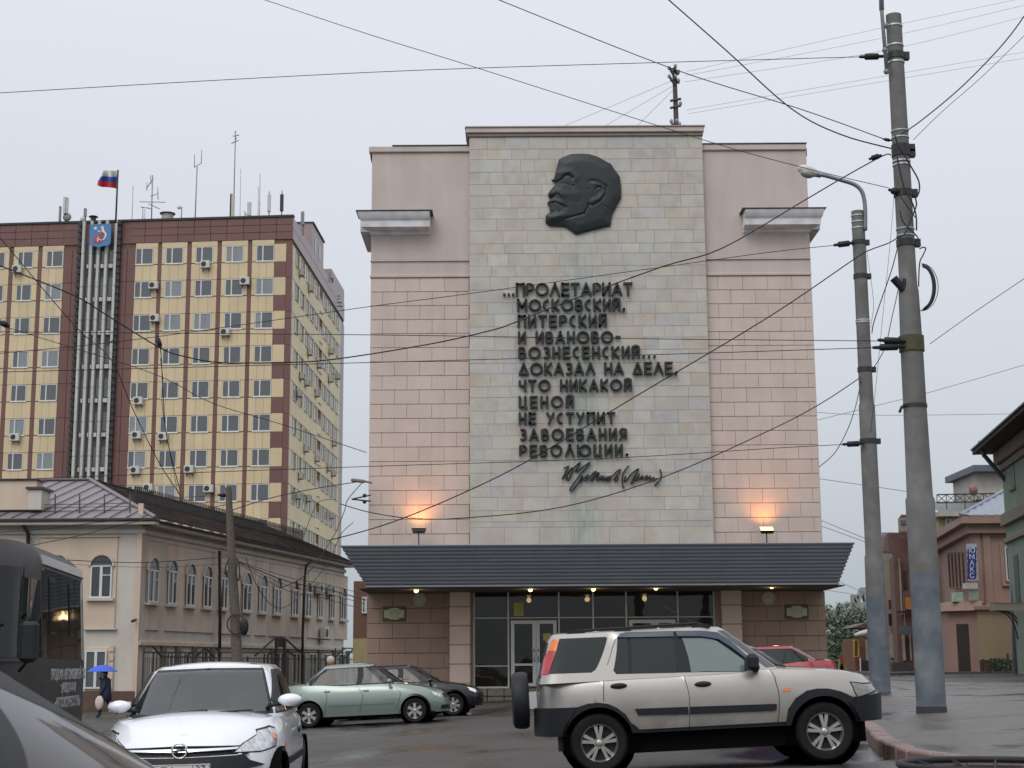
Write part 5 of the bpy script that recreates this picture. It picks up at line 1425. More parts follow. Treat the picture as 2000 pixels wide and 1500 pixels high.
mid=W((1176.5+1613.7)/2,1438,D_c-.87)   # midpoint of the near wheels' centres
cpos=Vector((mid.x,D_c,0)); gr=gz(cpos.x)
slope=R(TI-0.35)
cz_=mid.z-.345
t_crv,SB,SG=car('silver_offroader','silver five-door off-roader with black bumpers and a spare wheel on its tail, side on','car',(cpos.x,D_c,cz_),0.0,crv,crv_f,crv_g,pitch=-slope)
handle(SB,t_crv,(A_(1110,675)[0]),A_(1110,675)[1],m_plast,.2,.012,.033); handle(SB,t_crv,CV(1378,1337)[0],CV(1378,1337)[1],m_plast,.2,.012,.033)
t_crv.scale=(.975,.975,.975)
mx_,mz_=B_(430,540)
for s_ in (1,-1):
    mb=MB(); me=cbox(.14,.2,.19,m_plast,.045); o=link('door_mirror',me,(mx_,s_*(.98),mz_+.0),t_crv); MB().tube([(mx_+.06,s_*.78,mz_-.1),(mx_+.06,s_*.93,mz_-.06)],.035,8).build('mirror_stalk',m_plast,o,True)
# roof rails
for s_ in (1,-1):
    r_=thing('roof_rail',None,None,(0,0,0),rot=(0,0,0)); r_.parent=t_crv
    pts=[(A_(640,130)[0],s_*.60,1.60),(A_(700,95)[0],s_*.60,1.635),(-.2,s_*.60,1.655),(B_(0,200)[0]-.05,s_*.60,1.655),(B_(95,235)[0],s_*.6,1.61)]
    MB().tube(smooth_path(pts,4),.016,8).build('rail_bar',m_plast,r_,True)
    for x in (A_(700,110)[0],A_(1170,95)[0],B_(0,215)[0]): MB().box((x-.1,s_*.6-.022,1.58),(x+.1,s_*.6+.022,1.645)).build('rail_foot',m_plast,r_)
# aerial
ax,az=B_(-10,225); MB().tube([(ax,-.55,1.63),(ax-.42,-.6,1.63+.26)],.004,5).build('aerial',m_dark,t_crv)
# spare wheel with soft cover, bumper ends, mud flap
mb=MB(); mb.lathe([(.001,-.11),(.28,-.11),(.325,-.085),(.34,-.03),(.34,.05),(.32,.09),(.2,.1),(.001,.1)],(-2.19,-.03,.85),'x',32); mb.build('spare_wheel',m_plast,t_crv,35)
MB().box((-2.14,-.2,.75),(-2.0,.2,.95)).build('spare_wheel_bracket',m_chrome,t_crv)
MB().box((-1.78,-.7,.26),(-1.72,-.45,.5)).build('tow_bracket',m_plast,t_crv)
MB().tube([(.95,0,1.105),(.75,.5,1.16)],.008,5).build('wiper_arm',m_plast,t_crv); MB().tube([(.97,-.5,1.10),(.8,-.1,1.16)],.008,5).build('wiper_arm',m_plast,t_crv)
for s_ in (1,-1): MB().box((1.0,s_*.72-.0,.30),(1.02,s_*.72+s_*.1,.48) if s_>0 else (1.02,-.62,.48)).build('mud_flap',m_plast,t_crv)

# ---- white three-door hatchback (front view)
p_wht=paint('white car paint',srgb(226,228,232),rough=.25)
Th=lerpf([(-1.9,.88),(-1.2,.93),(0,.925),(.55,.915),(.85,.90),(1.2,.86),(1.5,.80),(1.72,.73),(1.86,.66),(1.92,.62)])
Th0=Th
Th=lambda x:Th0(x)+.095*max(0,min(1,(x-.5)/1.2))
cor=dict(T=Th,zs=.22,xf=lin([(.15,1.82),(.3,1.90),(.5,1.915),(.62,1.88),(.75,1.80),(.9,1.6)]),xr=lin([(.2,-1.85),(.5,-1.9),(.95,-1.83)]),
 hw=lerpf([(.2,.78),(.4,.815),(.62,.823),(.8,.80),(.95,.765)]),n=4.4,m=2.25,nr=5,mr=2.6,roll=.08,r=.29,ra=.335,wx=(1.14,-1.35),mat=p_wht,tw=.185,wi=.15,crown=.085,spokes=7,double=False,rimmat=M('steel wheel trim',(.3,.3,.3),.4,metal=.6),clad=.36,
 gx=dict(xf=lin([(.85,1.02),(.95,.92),(1.36,.18),(1.43,-.02)]),xr=lin([(.9,-1.78),(1.38,-1.42)]),hw=lin([(.88,.755),(.95,.74),(1.36,.575),(1.42,.55)]),n=5.5,m=2.3,nr=6,mr=2.6,roll=.07,crown=.05),zr=1.395,seats=(.1,),grid=.07)
def cor_f(S):
    Y=lambda y,z:(S.s_of_y(y,z+.095),z+.095); X=lambda x,z:(S.s_of_x(x,z),z)
    L=[]
    L.append(('grille',m_plast,-.02,[Y(0,.542),Y(.47,.55),Y(.53,.62),Y(0,.635)]))
    L.append(('grille_bar',m_chrome,.012,[Y(0,.585),Y(.50,.596),Y(.53,.612),Y(0,.608)]))
    L.append(('bumper_strip',m_plast,.03,[Y(0,.41),Y(.45,.42),Y(.66,.45),X(1.68,.595),X(1.70,.66),Y(.60,.56),Y(.46,.545),Y(0,.54)]))
    L.append(('lower_grille',m_plast,-.02,[Y(0,.25),Y(.5,.25),Y(.5,.31),Y(0,.31)]))
    Y2=lambda y,z:(S.s_of_y(y,z),z)
    L.append(('headlight_surround',m_plast,-.002,[Y2(.42,.655),Y2(.50,.735),Y2(.60,.80),X(1.42,.838),X(1.20,.862),X(1.12,.84),X(1.14,.77),X(1.25,.675),Y2(.64,.645)]))
    L.append(('headlight',m_lens,.008,[Y2(.445,.665),Y2(.51,.732),Y2(.60,.788),X(1.42,.825),X(1.22,.845),X(1.15,.825),X(1.17,.77),X(1.27,.69),Y2(.64,.66)]))
    L.append(('indicator_lens',m_org,.011,[X(1.25,.80),X(1.19,.80),X(1.21,.75),X(1.27,.75)]))
    L.append(('side_moulding',m_plast,.015,[X(.85,.50),X(-.85,.50),X(-.85,.56),X(.80,.56)]))
    L.append(('shut_line',m_seamc,-.005,[X(.79,.33),X(.80,.89),X(.792,.89),X(.782,.33)])); L.append(('shut_line',m_seamc,-.005,[X(-.55,.33),X(-.55,.89),X(-.558,.89),X(-.558,.33)]))
    L.append(('side_marker',m_org,.008,[X(.98,.66),X(.93,.66),X(.93,.69),X(.98,.69)]))
    return L
def cor_g(S):
    Y=lambda f,z,r=False:(S.s_of_y(f*S.hw(z),z,r),z); X=lambda x,z:(S.s_of_x(x,z),z)
    L=[]
    L.append(('windscreen_seal',m_plast,.003,[Y(0,.93),Y(.895,.95),Y(.89,1.15),Y(.885,1.365),Y(0,1.375)]))
    L.append(('windscreen',g_wind,.005,[Y(0,.955),Y(.86,.975),Y(.855,1.15),Y(.85,1.34),Y(0,1.355)]))
    L.append(('pillar_black',m_plast,.0,[X(.58,.945),X(-.22,1.335),X(-1.15,1.33),X(-1.50,1.0),X(-1.45,.955)]))
    L.append(('door_window',g_clear,.004,[X(.55,.965),X(-.13,1.31),X(-.5,1.315),X(-.55,.965)])); L.append(('quarter_window',g_tint,.004,[X(-.62,.965),X(-.6,1.31),X(-1.1,1.30),X(-1.42,1.02),X(-1.4,.965)]))
    L.append(('window_visor',m_plast,.03,[X(.45,1.06),X(-.13,1.35),X(-.55,1.355),X(-.55,1.295),X(-.13,1.29),X(.38,1.03)]))
    L.append(('rear_window',g_tint,-.004,[Y(0,1.0,True),Y(.85,1.0,True),Y(.85,1.3,True),Y(0,1.3,True)]))
    return L
yw=R(-90+3.2)
fr=W(355,1464,13.75)
dirv=Vector((math.cos(yw),math.sin(yw),0)); cpos=fr-dirv*1.9
t_cor,SB,SG=car('white_hatchback','white three-door hatchback facing the camera at the lower left','car',(cpos.x,cpos.y,gz(cpos.x)-.01),yw,cor,cor_f,cor_g,rollx=R(1.2))
mirror(t_cor,.60,.70,1.065,p_wht,.225,.115,1); mirror(t_cor,.60,.64,1.045,p_wht,.22,.115,-1)
t_cor.scale=(1.035,1.035,1.035)
handle(SB,t_cor,-.42,.76,m_plast,.17,.004,.03)
# badge: ring with lightning bar
bp=SB.at(0,.693,.035); MB().tube([bp+Vector((0,.062*math.cos(q),.062*math.sin(q))) for q in [2*math.pi*i/28 for i in range(28)]],.008,8,closed=True).build('badge_ring',m_chrome,t_cor,True)
MB().prism([bp+Vector((0,a,b)) for a,b in ((-.085,.006),(.01,.008),(.0,.022),(.085,-.004),(-.01,-.008),(.0,-.022))],(.008,0,0)).build('badge_bolt',m_chrome,t_cor)
pz=.525
me=cbox(.012,.54,.125,m_plate,.006); pl=link('number_plate',me,SB.at(0,pz,.035),t_cor); BASE[pl.name]=Vector((0,0,0)); pl.location=SB.at(0,pz,.055)
def ptxt(s,y,z,sz): 
    n=text('plate_letters',s,sz,Vector((.008,y,z)),(R(90),0,R(90)),m_ink,pl,.001); return n
ptxt('о',-.225,-.012,.09); ptxt('074',-.115,0,.115); ptxt('тт',.045,-.012,.10); ptxt('37',.19,.018,.085); ptxt('RUS',.185,-.042,.035)
mb=MB(); 
for a,b,c,d in ((-.265,.265,.055,.059),(-.265,.265,-.059,-.055),(-.265,-.261,-.055,.055),(.261,.265,-.055,.055),(.125,.129,-.055,.055)): mb.box((.0065,a,c),(.008,b,d))
mb.build('plate_border',m_ink,pl).location=Vector((.0075,0,0))
# bonnet shut lines and wipers
def on_bonnet(S,T,x,f,crown,lift=.003):
    z=T(x); s=S.s_of_x(x,z); p=S.at(s,z); k=f; return Vector((p.x,p.y*k,z+crown*(1-k*k)*min(1,(abs(p.y)/S.hw(z))**2)+lift))
MB().tube([(1.0,-.55,.955),(.93,-.1,.99),(.91,.1,1.0)],.01,6).build('wiper_blade',m_plast,t_cor); MB().tube([(1.0,.1,.975),(.9,.5,.99)],.01,6).build('wiper_blade',m_plast,t_cor)

# ---- sedans
def sedan(name,label,loc,yaw,mat,roof=1.45,L=4.25,Wd=1.74,wb=2.63,spokes=5,double=False,r=.30,glassm=None,cat='car',group=None,headm=None,fast=0.0,handles=True,mirrors=True,windm=None):
    windm=windm or g_wind
    glassm=glassm or g_clear; xfN=L/2; xrN=-L/2; fo=.78; wf=xfN-fo; wr=wf-wb; b=.90*roof/1.45
    T=lerpf([(xrN,.86*b/.9),(xrN+.15,.96*b/.9),(-1.2,.965*b/.9),(-.4,.93*b/.9),(.6,.92*b/.9),(xfN-1.25,.915*b/.9),(xfN-.7,.84*b/.9),(xfN-.25,.74*b/.9),(xfN,.62*b/.9)])
    P=dict(T=T,zs=.24,xf=lin([(.15,xfN-.06),(.35,xfN),(.55,xfN),(.75,xfN-.1),(.95,xfN-.5)]),xr=lin([(.2,xrN+.08),(.5,xrN),(.95,xrN+.06)]),hw=lerpf([(.2,Wd/2-.05),(.5,Wd/2),(.75,Wd/2-.01),(.95,Wd/2-.07)]),n=4.5,m=2.3,nr=6,mr=2.5,r=r,ra=r+.055,wx=(wf,wr),mat=mat,tw=.19,crown=.06,spokes=spokes,double=double,roll=.07,rimr=.64,
      gx=dict(xf=lin([(.85*b/.9,xfN-1.02),(.95*b/.9,xfN-1.15),(roof-.05,.32),(roof,.15)]),xr=lin([(.9*b/.9,xrN+.45-fast),(roof-.05,-1.0)]),hw=lin([(.88,Wd/2-.075),(roof,.56)]),n=7,m=2.3,nr=8,mr=2.5,roll=.07,crown=.045),zr=roof-.045,seats=(.0,-.75),grid=.10)
    z0=.96*b/.9; z1=roof-.115
    def ff(S):
        X=lambda x,z:(S.s_of_x(x,z),z); Y=lambda y,z,r_=False:(S.s_of_y(y,z,r_),z)
        L_=[('headlight',headm or m_lens,.006,[Y(.48,.60),Y(.46,.68),X(xfN-.40,.76),X(xfN-.33,.66),X(xfN-.2,.60)]),('grille',m_plast,-.01,[Y(0,.58),Y(.40,.58),Y(.38,.68),Y(0,.69)]),('lower_grille',m_plast,-.01,[Y(0,.3),Y(.5,.3),Y(.5,.4),Y(0,.4)]),
         ('tail_light',m_red,.008,[Y(.5,.66,True),Y(.48,.88,True),X(xrN+.42,.86),X(xrN+.30,.68)]),('side_moulding',mat,.012,[X(wf-.5,.5),X(wr+.5,.5),X(wr+.5,.54),X(wf-.5,.54)])]
        for x in (wf-.48,-.02,wr+.42): L_.append(('shut_line',m_seamc,-.005,[X(x,.32),X(x,.9),X(x-.009,.9),X(x-.009,.32)]))
        return L_
    def gf(S):
        X=lambda x,z:(S.s_of_x(x,z),z); Y=lambda f,z,r_=False:(S.s_of_y(f*S.hw(z),z,r_),z)
        xa=xfN-1.3
        return [('windscreen',windm,-.003,[Y(0,z0-.01),Y(.9,z0),Y(.9,z1+.03),Y(0,z1+.045)]),('rear_window',g_tint,-.003,[Y(0,z0+.02,True),Y(.88,z0+.02,True),Y(.88,z1,True),Y(0,z1,True)]),
          ('pillar_black',m_plast,.0,[X(xa,z0-.03),X(.45,z1-.01),X(.2,z1+.02),X(-.9,z1+.0),X(-1.30,z0+.12),X(-1.28,z0-.03)]),
          ('front_door_window',glassm,.004,[X(xa-.12,z0),X(.42,z1-.03),X(.15,z1-.005),X(.06,z1-.005),X(.02,z0)]),('rear_door_window',glassm,.004,[X(-.10,z0),X(-.08,z1-.005),X(-.82,z1-.02),X(-1.22,z0+.12),X(-1.2,z0)])]
    t,S1,S2=car(name,label,cat,(loc[0],loc[1],gz(loc[0])),yaw,P,ff,gf,pitch=-math.atan(gz(loc[0]+.5)-gz(loc[0]-.5))*math.cos(yaw),group=group)
    for s_ in ((1,-1) if mirrors else ()): mirror(t,xfN-1.38,Wd/2-.03,z0+.03,mat,.17,.12,s_)
    if handles: handle(S1,t,.15,.80*b/.9,mat,.17,.012,.022); handle(S1,t,-.82,.82*b/.9,mat,.17,.012,.022)
    return t
p_grn=paint('pale silver green paint',srgb(126,140,131),metal=.4,rough=.3)
lg=sedan('silver_green_sedan','pale green-silver four-door sedan side on, behind the white hatchback',(W(716,1390,39.5).x,39.5),R(-4),p_grn,roof=1.52,L=4.25,Wd=1.74,spokes=6)
p_blk=paint('black car paint',(.006,.006,.007),rough=.2,coat=.25)
sedan('black_sedan','black sedan whose nose and bright headlamp show beyond the pale green sedan',(W(943,1350,43.5).x-2.15,43.5),R(-3),p_blk,roof=1.44,L=4.4,headm=M('bright headlamp lens',(.85,.86,.88),.15,metal=.2,var=.1,coat=.5),spokes=7)
p_redc=paint('red car paint',(.30,.02,.028),rough=.25)
sedan('red_sedan','red sedan showing its tail beyond the silver off-roader bonnet',(W(1632,1290,44).x-2.15,44.0),R(180-2),p_redc,roof=1.47,L=4.4,glassm=g_tint,spokes=5)
p_blue=paint('dark blue car paint',(.010,.017,.06),rough=.2)
sedan('blue_sedan','dark blue sedan mostly hidden behind the silver off-roader, its sloping pillar showing',(W(1682,1290,26).x-2.1,26.0),R(2),p_blue,roof=1.45,L=4.3,spokes=5)
p_brz=paint('wet bronze grey car paint',srgb(70,60,50),metal=.3,rough=.22)
sedan('bronze_sedan','wet bronze-grey car close by at the bottom left corner, mostly cut off',(-2.29,5.55),R(-6),p_brz,roof=1.485,L=4.4,glassm=glass('smoky side glass',(.045,.042,.042),rough=.03,spec=.35),handles=False,mirrors=False,windm=glass('smoky side glass'))
sedan('white_far_car','small pale car parked far down the street beside the yellow sign',(W(1654,1300,165).x,165),R(175),p_wht,roof=1.4,L=4.1)

# ---- dark minibus at left
p_bus=paint('dark grey bus paint',(.030,.028,.027),rough=.5,coat=.0)
m_silv=M('silver roof edge',srgb(170,172,178),.3,metal=.4)
zb_=2.78
Tb=lambda x:1.55
bus=dict(T=Tb,zs=.35,xf=lin([(.3,2.35),(.8,2.42),(1.55,2.34)]),xr=lin([(.3,-2.3),(1.3,-2.28)]),hw=lerpf([(.3,.98),(.8,1.03),(1.3,1.03)]),n=6,m=2.5,nr=14,mr=3,roll=0.0,r=.36,ra=.43,wx=(1.55,-1.4),mat=p_bus,tw=.22,crown=.0,spokes=5,double=False,
 gx=dict(xf=lin([(1.55,2.34),(2.6,1.98)]),xr=lin([(1.3,-2.28),(2.7,-2.18)]),hw=lin([(1.5,1.03),(2.5,.97),(2.72,.92)]),n=7,m=2.5,nr=14,mr=3,roll=.16,crown=.05),zr=2.72,grid=.14)
g_bus=glass('dark reflecting bus glass',(.010,.012,.010),rough=.04,spec=.35)
def bus_f(S):
    X=lambda x,z:(S.s_of_x(x,z),z)
    return [('shut_line',m_seamc,-.005,[X(1.0,.4),X(1.0,1.31),X(.985,1.31),X(.985,.4)]),('lower_band',m_plast,.004,[X(2.0,.45),X(-2.1,.45),X(-2.1,.6),X(2.0,.6)])]
def bus_g(S):
    X=lambda x,z:(S.s_of_x(x,z),z); Y=lambda f,z,r_=False:(S.s_of_y(f*S.hw(z),z,r_),z)
    L=[('windscreen',g_bus,.004,[Y(0,1.58),Y(.93,1.58),Y(.93,2.45),Y(0,2.45)]),('cab_window',g_bus,.004,[X(1.95,1.58),X(1.05,1.58),X(1.05,2.35),X(1.72,2.35)]),
     ('roof_gutter',m_silv,.02,[X(.95,2.52),X(-2.2,2.52),X(-2.2,2.62),X(.95,2.62)])]
    for a,b in ((.98,-.05),(-.07,-1.05),(-1.07,-2.12)): L.append(('side_window',g_bus,.004,[X(a,1.57),X(b,1.57),X(b,2.48),X(a,2.48)]))
    for a,b in ((.62,.27),(-.62,-.95)):
        L.append(('vent_frame',m_plast,.012,[X(a,1.82),X(b,1.82),X(b,2.40),X(a,2.40)])); L.append(('vent_glass',g_bus,.016,[X(a-.03,1.85),X(b+.03,1.85),X(b+.03,2.37),X(a-.03,2.37)]))
    return L
byaw=R(-90)+math.atan(.121)
rc=W(171,1112,18.9); d_=Vector((math.cos(byaw),math.sin(byaw),0)); l_=Vector((-math.sin(byaw),math.cos(byaw),0))
bc=Vector((rc.x+.05,18.9,0))+d_*2.25-l_*.99
t_bus,SB,SG=car('dark_minibus','dark grey minibus with white lettering on its side at the left edge','minibus',(bc.x,bc.y,rc.z-2.66),byaw,bus,bus_f,bus_g)
m_let=M('white vinyl letters',srgb(165,165,165),.6)
for s,z,sz in (('ПРОДАЖА АВТОМОБИЛЕЙ ГАЗ',1.40,.15),('т.(4932) 21-01-01',1.26,.145),('«АВТОЭКСПРЕСС ГАЗ»',1.10,.15)):
    n=text('side_lettering',s,sz,Vector((-.62,1.036,z)),(R(90),0,R(180)),m_let,t_bus,.002,sx=1.0,bold=.004)
# wing mirror on its arm
me=cbox(.12,.17,.38,m_plast,.04); o=link('wing_mirror',me,(2.12,1.09,1.72),t_bus); MB().tube([(1.95,.98,1.95),(2.1,1.06,2.0),(2.12,1.09,1.88)],.015,6).build('mirror_arm',m_plast,o,True); MB().tube([(1.95,.98,1.45),(2.12,1.09,1.55)],.015,6).build('mirror_arm',m_plast,o,True)

# ------------------------------------------------------------------ people
def figure(name,label,joints,edges,radii,mat,loc):
    me=bpy.data.meshes.new('body'); me.from_pydata(joints,edges,[]); me.materials.append(mat)
    t=thing(name,label,'person',loc,rot=(0,0,0))
    o=bpy.data.objects.new('body',me); COL.objects.link(o); o.parent=t
    sk=o.modifiers.new('skin','SKIN'); 
    for v,r_ in zip(me.skin_vertices[0].data,radii): v.radius=r_ if isinstance(r_,tuple) else (r_,r_)
    me.skin_vertices[0].data[0].use_root=True
    o.modifiers.new('sub','SUBSURF').levels=2; o.modifiers['sub'].render_levels=2
    dg=bpy.context.evaluated_depsgraph_get(); m2=bpy.data.meshes.new_from_object(o.evaluated_get(dg)); o.modifiers.clear(); o.data=m2
    for p in m2.polygons: p.use_smooth=True
    return t
m_coat=M('navy coat',(.012,.018,.05),.7,var=.25,scale=8); m_skin=M('skin',(.45,.27,.20),.55,var=.05); m_trs=M('black trousers',(.012,.012,.014),.8,var=.2)
wp=G(203,1402); 
def make_person():
    J=[(0,0,.88),(0.02,0,1.05),(.03,0,1.30),(.0,0,1.43),(-.02,0,1.50),(-.03,0,1.60),(.03,-.17,1.36),(.02,-.22,1.10),(-.08,-.24,.92),(-.10,-.24,.82),(.03,.17,1.36),(-.10,.20,1.20),(-.20,.10,1.38),(-.22,.06,1.46),
      (0,-.09,.84),(-.10,-.09,.46),(-.16,-.09,.08),(-.28,-.09,.04),(0,.09,.84),(.14,.09,.50),(.42,.09,.26),(.44,.09,.12)]
    E_=[(0,1),(1,2),(2,3),(3,4),(4,5),(2,6),(6,7),(7,8),(8,9),(2,10),(10,11),(11,12),(12,13),(0,14),(14,15),(15,16),(16,17),(0,18),(18,19),(19,20),(20,21)]
    Rr=[(.19,.15),(.19,.15),(.19,.13),(.07,.07),(.075,.085),(.085,.10),(.09,.09),(.07,.07),(.055,.055),(.04,.04),(.09,.09),(.07,.07),(.05,.05),(.04,.04),(.11,.11),(.08,.08),(.06,.06),(.05,.05),(.11,.11),(.08,.08),(.06,.06),(.05,.05)]
    t=figure('person','person in a dark navy coat striding left under a blue umbrella with a white bag',J,E_,Rr,m_coat,tuple(wp))
    MB().lathe([(.23,.62),(.25,.64),(.21,.95),(.20,1.2),(.19,1.36),(.07,1.45)],(.01,0,0),'z',16).build('coat',m_coat,t,True)
    MB().ball((-.035,0,1.60),.105,12,0,(.95,.85,1.15)).build('head',m_skin,t,True); MB().ball((-.015,0,1.635),.112,12,0,(.95,.9,1.05)).build('hair',M('dark hair',(.02,.015,.012),.8),t,True)
    return t
t_p=make_person()
ux=Vector((wp.x-.12,wp.y,wp.z)); t=thing('umbrella','bright blue open umbrella held over the walking person at left','umbrella',tuple(ux))
mb=MB(); mb.lathe([(.01,.24),(.2,.215),(.4,.13),(.56,0),(.55,-.01),(.39,.12),(.2,.2),(.01,.22)],ux+Vector((0,0,1.66)),'z',8); mb.build('canopy',M('blue umbrella cloth',(.03,.09,.55),.5,var=.1),t,20)
MB().tube([ux+Vector((-.08,.06,1.3)),ux+Vector((0,0,1.95))],.012,6).build('shaft',m_dark,t)
bp=Vector((wp.x-.12,wp.y-.26,wp.z+.5)); mb=MB(); mb.ball((0,0,0),1,12,0,(.16,.09,.26)); mb.v=[v+bp+Vector((0,0,.04)) for v in mb.v]
tag(mb.build('plastic_bag',M('white plastic bag',srgb(205,198,190),.5,var=.15,scale=8,tint=srgb(190,120,110),tfac=.5,tscale=6),None,True),'white plastic carrier bag swinging from the walking person','bag')
# person behind the pale green sedan: grey-haired head above the roof
hp=W(646,1292,47); gz_=gz(hp.x)
t=figure('person','grey-haired person whose head shows above the pale green sedan roof',[(0,0,.9),(0,0,1.15),(0,0,1.38),(0,0,1.5),(0,0,1.6),(0,-.2,1.36),(0,-.25,1.1),(.1,-.25,.88),(0,.2,1.36),(0,.25,1.1),(.1,.25,.88),(0,-.1,.85),(0,-.1,.45),(0,-.1,.06),(0,.1,.85),(0,.1,.45),(0,.1,.06)],
 [(0,1),(1,2),(2,3),(3,4),(2,5),(5,6),(6,7),(2,8),(8,9),(9,10),(0,11),(11,12),(12,13),(0,14),(14,15),(15,16)],[(.14,.17),(.13,.17),(.13,.18),(.06,.06),(.08,.08),.08,.06,.04,.08,.06,.04,.1,.07,.05,.1,.07,.05],M('maroon jacket',(.15,.04,.05),.8),(hp.x,hp.y,hp.z-1.62))
MB().ball((0,0,1.63),.12,14,0,(1,.85,1.1)).build('head',m_skin,t,True); MB().ball((-.01,.02,1.67),.125,14,0,(1,.9,.95)).build('hair',M('grey hair',(.42,.40,.38),.8),t,True)
# ------------------------------------------------------------------ concrete poles
m_cpole=M('weathered concrete pole',srgb(112,112,111),.85,var=.2,scale=7,streak=.2,bump=.35,tint=srgb(92,88,80),tfac=.6,tscale=3.5)
m_cpaint=M('blue-grey painted concrete',srgb(84,93,102),.6,var=.14,scale=3,tint=srgb(140,142,140),tfac=.45,tscale=2.2,streak=.15,bump=.15)
m_band=M('bright steel strap',(.5,.5,.5),.35,metal=.8)
m_wire=M('black cable',(.012,.012,.014),.6,var=0)
m_rust=M('mossy rusty clamp',srgb(74,72,50),.8,var=.3,scale=20)
def pole(name,label,px,D,prof,paint_y,bands,clamps):
    base=W(px[1][0],px[1][1],D); base.z=gz(base.x)+.1; t=thing(name,label,'utility pole',tuple(base))
    s=D/3049
    def X(py):
        k=(py-px[0][1])/(px[1][1]-px[0][1]); return px[0][0]+(px[1][0]-px[0][0])*k
    def wd(py):
        for (a,b),(c,d) in zip(prof[:-1],prof[1:]):
            if a<=py<=c: return b+(d-b)*(py-a)/(c-a)
        return prof[-1][1]
    P=lambda py:W(X(py),py,D)
    ys=[p[0] for p in prof if p[0]<=paint_y]+[paint_y]
    MB().tube([P(y) for y in ys],[wd(y)*s/2 for y in ys],28).build('shaft',m_cpole,t,40)
    ys=[paint_y]+[p[0] for p in prof if p[0]>paint_y]
    rng=random.Random(px[1][0]); top=P(paint_y)
    MB().tube([P(y) for y in ys],[wd(y)*s/2+.002 for y in ys],28).build('painted_base',m_cpaint,t,40)
    b_=P(prof[-1][0]); MB().cyl((b_.x,D,b_.z-.05),(b_.x,D,b_.z+.16),wd(prof[-1][0])*s/2+.02,wd(prof[-1][0])*s/2+.008,28).build('dark_foot',M('dark damp foot',(.03,.03,.032),.7,var=.3),t,40)
    for y,h,m_ in bands:
        p=P(y); MB().cyl((p.x,p.y,p.z-h/2),(p.x,p.y,p.z+h/2),wd(y)*s/2+.012,None,28).build('strap',m_,t,40)
    for y in clamps:
        p=P(y); r_=wd(y)*s/2; MB().cyl((p.x,p.y,p.z-.06),(p.x,p.y,p.z+.06),r_+.02,None,24).build('clamp',m_dark,t,40); MB().box((p.x+r_,D-.06,p.z-.07),(p.x+r_+.1,D+.06,p.z+.07)).build('clamp_bolt',m_dark,t)
    return t,P,wd,s
t1,P1,w1,s1=pole('concrete_pole','thick near concrete pole with a blue-grey painted foot and a cable coil high up',((1745,30),(1820,1398)),27.0,
 [(30,32),(160,33),(250,34),(360,35),(480,35),(560,36),(568,40),(640,43),(700,45),(800,46),(970,51),(976,57),(1118,56),(1260,56),(1398,56)],1118,[(52,.03,m_band),(90,.03,m_band),(123,.03,m_band),(257,.02,m_band),(270,.02,m_band),(316,.03,m_band),(323,.03,m_band),(448,.02,m_band),(461,.02,m_band)],[(110),(290),(300),(378),(475)])
t2,P2,w2,s2=pole('concrete_pole','slimmer concrete pole farther away carrying the curved street lamp, its foot painted blue-grey',((1675,413),(1720,1365)),40.0,
 [(413,26),(600,27),(780,28),(788,28),(792,32),(960,33),(1083,33),(1088,37),(1165,38),(1365,40)],1165,[(422,.03,m_band),(434,.03,m_band),(446,.03,m_band),(626,.03,m_band),(630,.03,m_band)],[(474),(540),(722),(862)])
# rust collar, stub bracket, coil, junction box on the near pole
p=P1(672); MB().cyl((p.x,p.y,p.z-.14),(p.x,p.y,p.z+.14),w1(672)*s1/2+.03,None,24).build('mossy_collar',m_rust,t1,40)
p=P1(793); r_=w1(793)*s1/2; MB().cyl((p.x,p.y,p.z-.03),(p.x,p.y,p.z+.03),r_+.015,None,24).build('hook_band',m_dark,t1,40)
MB().tube([(p.x-r_,27-.1,p.z),(p.x-r_-.06,27-.1,p.z-.03),(p.x-r_-.1,27-.1,p.z-.13)],.025,6).build('hook',m_dark,t1,True)
a=W(1745,543,26.9); b=W(1764,566,26.9); MB().cyl(a,b,.075,.06,14).build('splice_closure',m_plast,t1,40); MB().cyl(W(1768,545,26.9),W(1765,566,26.9),.045,.05,10).build('splice_closure',m_plast,t1,40)
cc_=thing('cable_coil','hanging coil of black cable on the right of the near concrete pole','cable coil',tuple(W(1810,560,26.8)))
for k in range(5):
    pts=[]
    for i in range(22):
        q=math.pi*.5-math.pi*i/21*(.92+.03*k); rx=20+2.4*k+ (3 if k==4 else 0); ry=40+1.5*k
        pts.append(W(1795+8+math.cos(q)*rx-k*.8,561-math.sin(q)*ry*(1 if q>0 else 1.0),26.75+.02*k))
    MB().tube(pts,.022 if k<3 else .007,6).build('cable_turn',m_wire,cc_,True)
for pts,r_ in (([(1796,486),(1803,483),(1808,486),(1802,500),(1796,515),(1794,560)],.012),([(1748,265),(1755,285),(1765,300),(1779,325),(1793,350),(1796,368),(1792,382),(1784,380)],.014),([(1784,378),(1790,400),(1778,430),(1768,455),(1755,465)],.014),([(1752,305),(1759,340),(1768,372),(1780,392),(1789,420),(1790,450)],.014),([(1755,378),(1770,400),(1788,425)],.01),([(1757,410),(1765,435),(1790,460),(1793,470)],.012)):
    MB().tube([W(x,y,26.74) for x,y in smooth_path(pts,4)],r_,6).build('tied_cable',m_wire,t1,True)
MB().tube([W(1720,0,26.85),W(1722,20,26.85),W(1732,140,26.85)],.035,8).build('steel_pipe',m_ant,t1,True)
MB().tube([W(1719,-80,26.85),W(1722,20,26.85)],.045,8).build('steel_pipe',m_ant,t1,True)
for pp_ in ((1730,50),(1728,98),(1731,140)): MB().ball(W(*pp_,26.85),.055,8).build('pipe_joint',m_ant,t1,True)
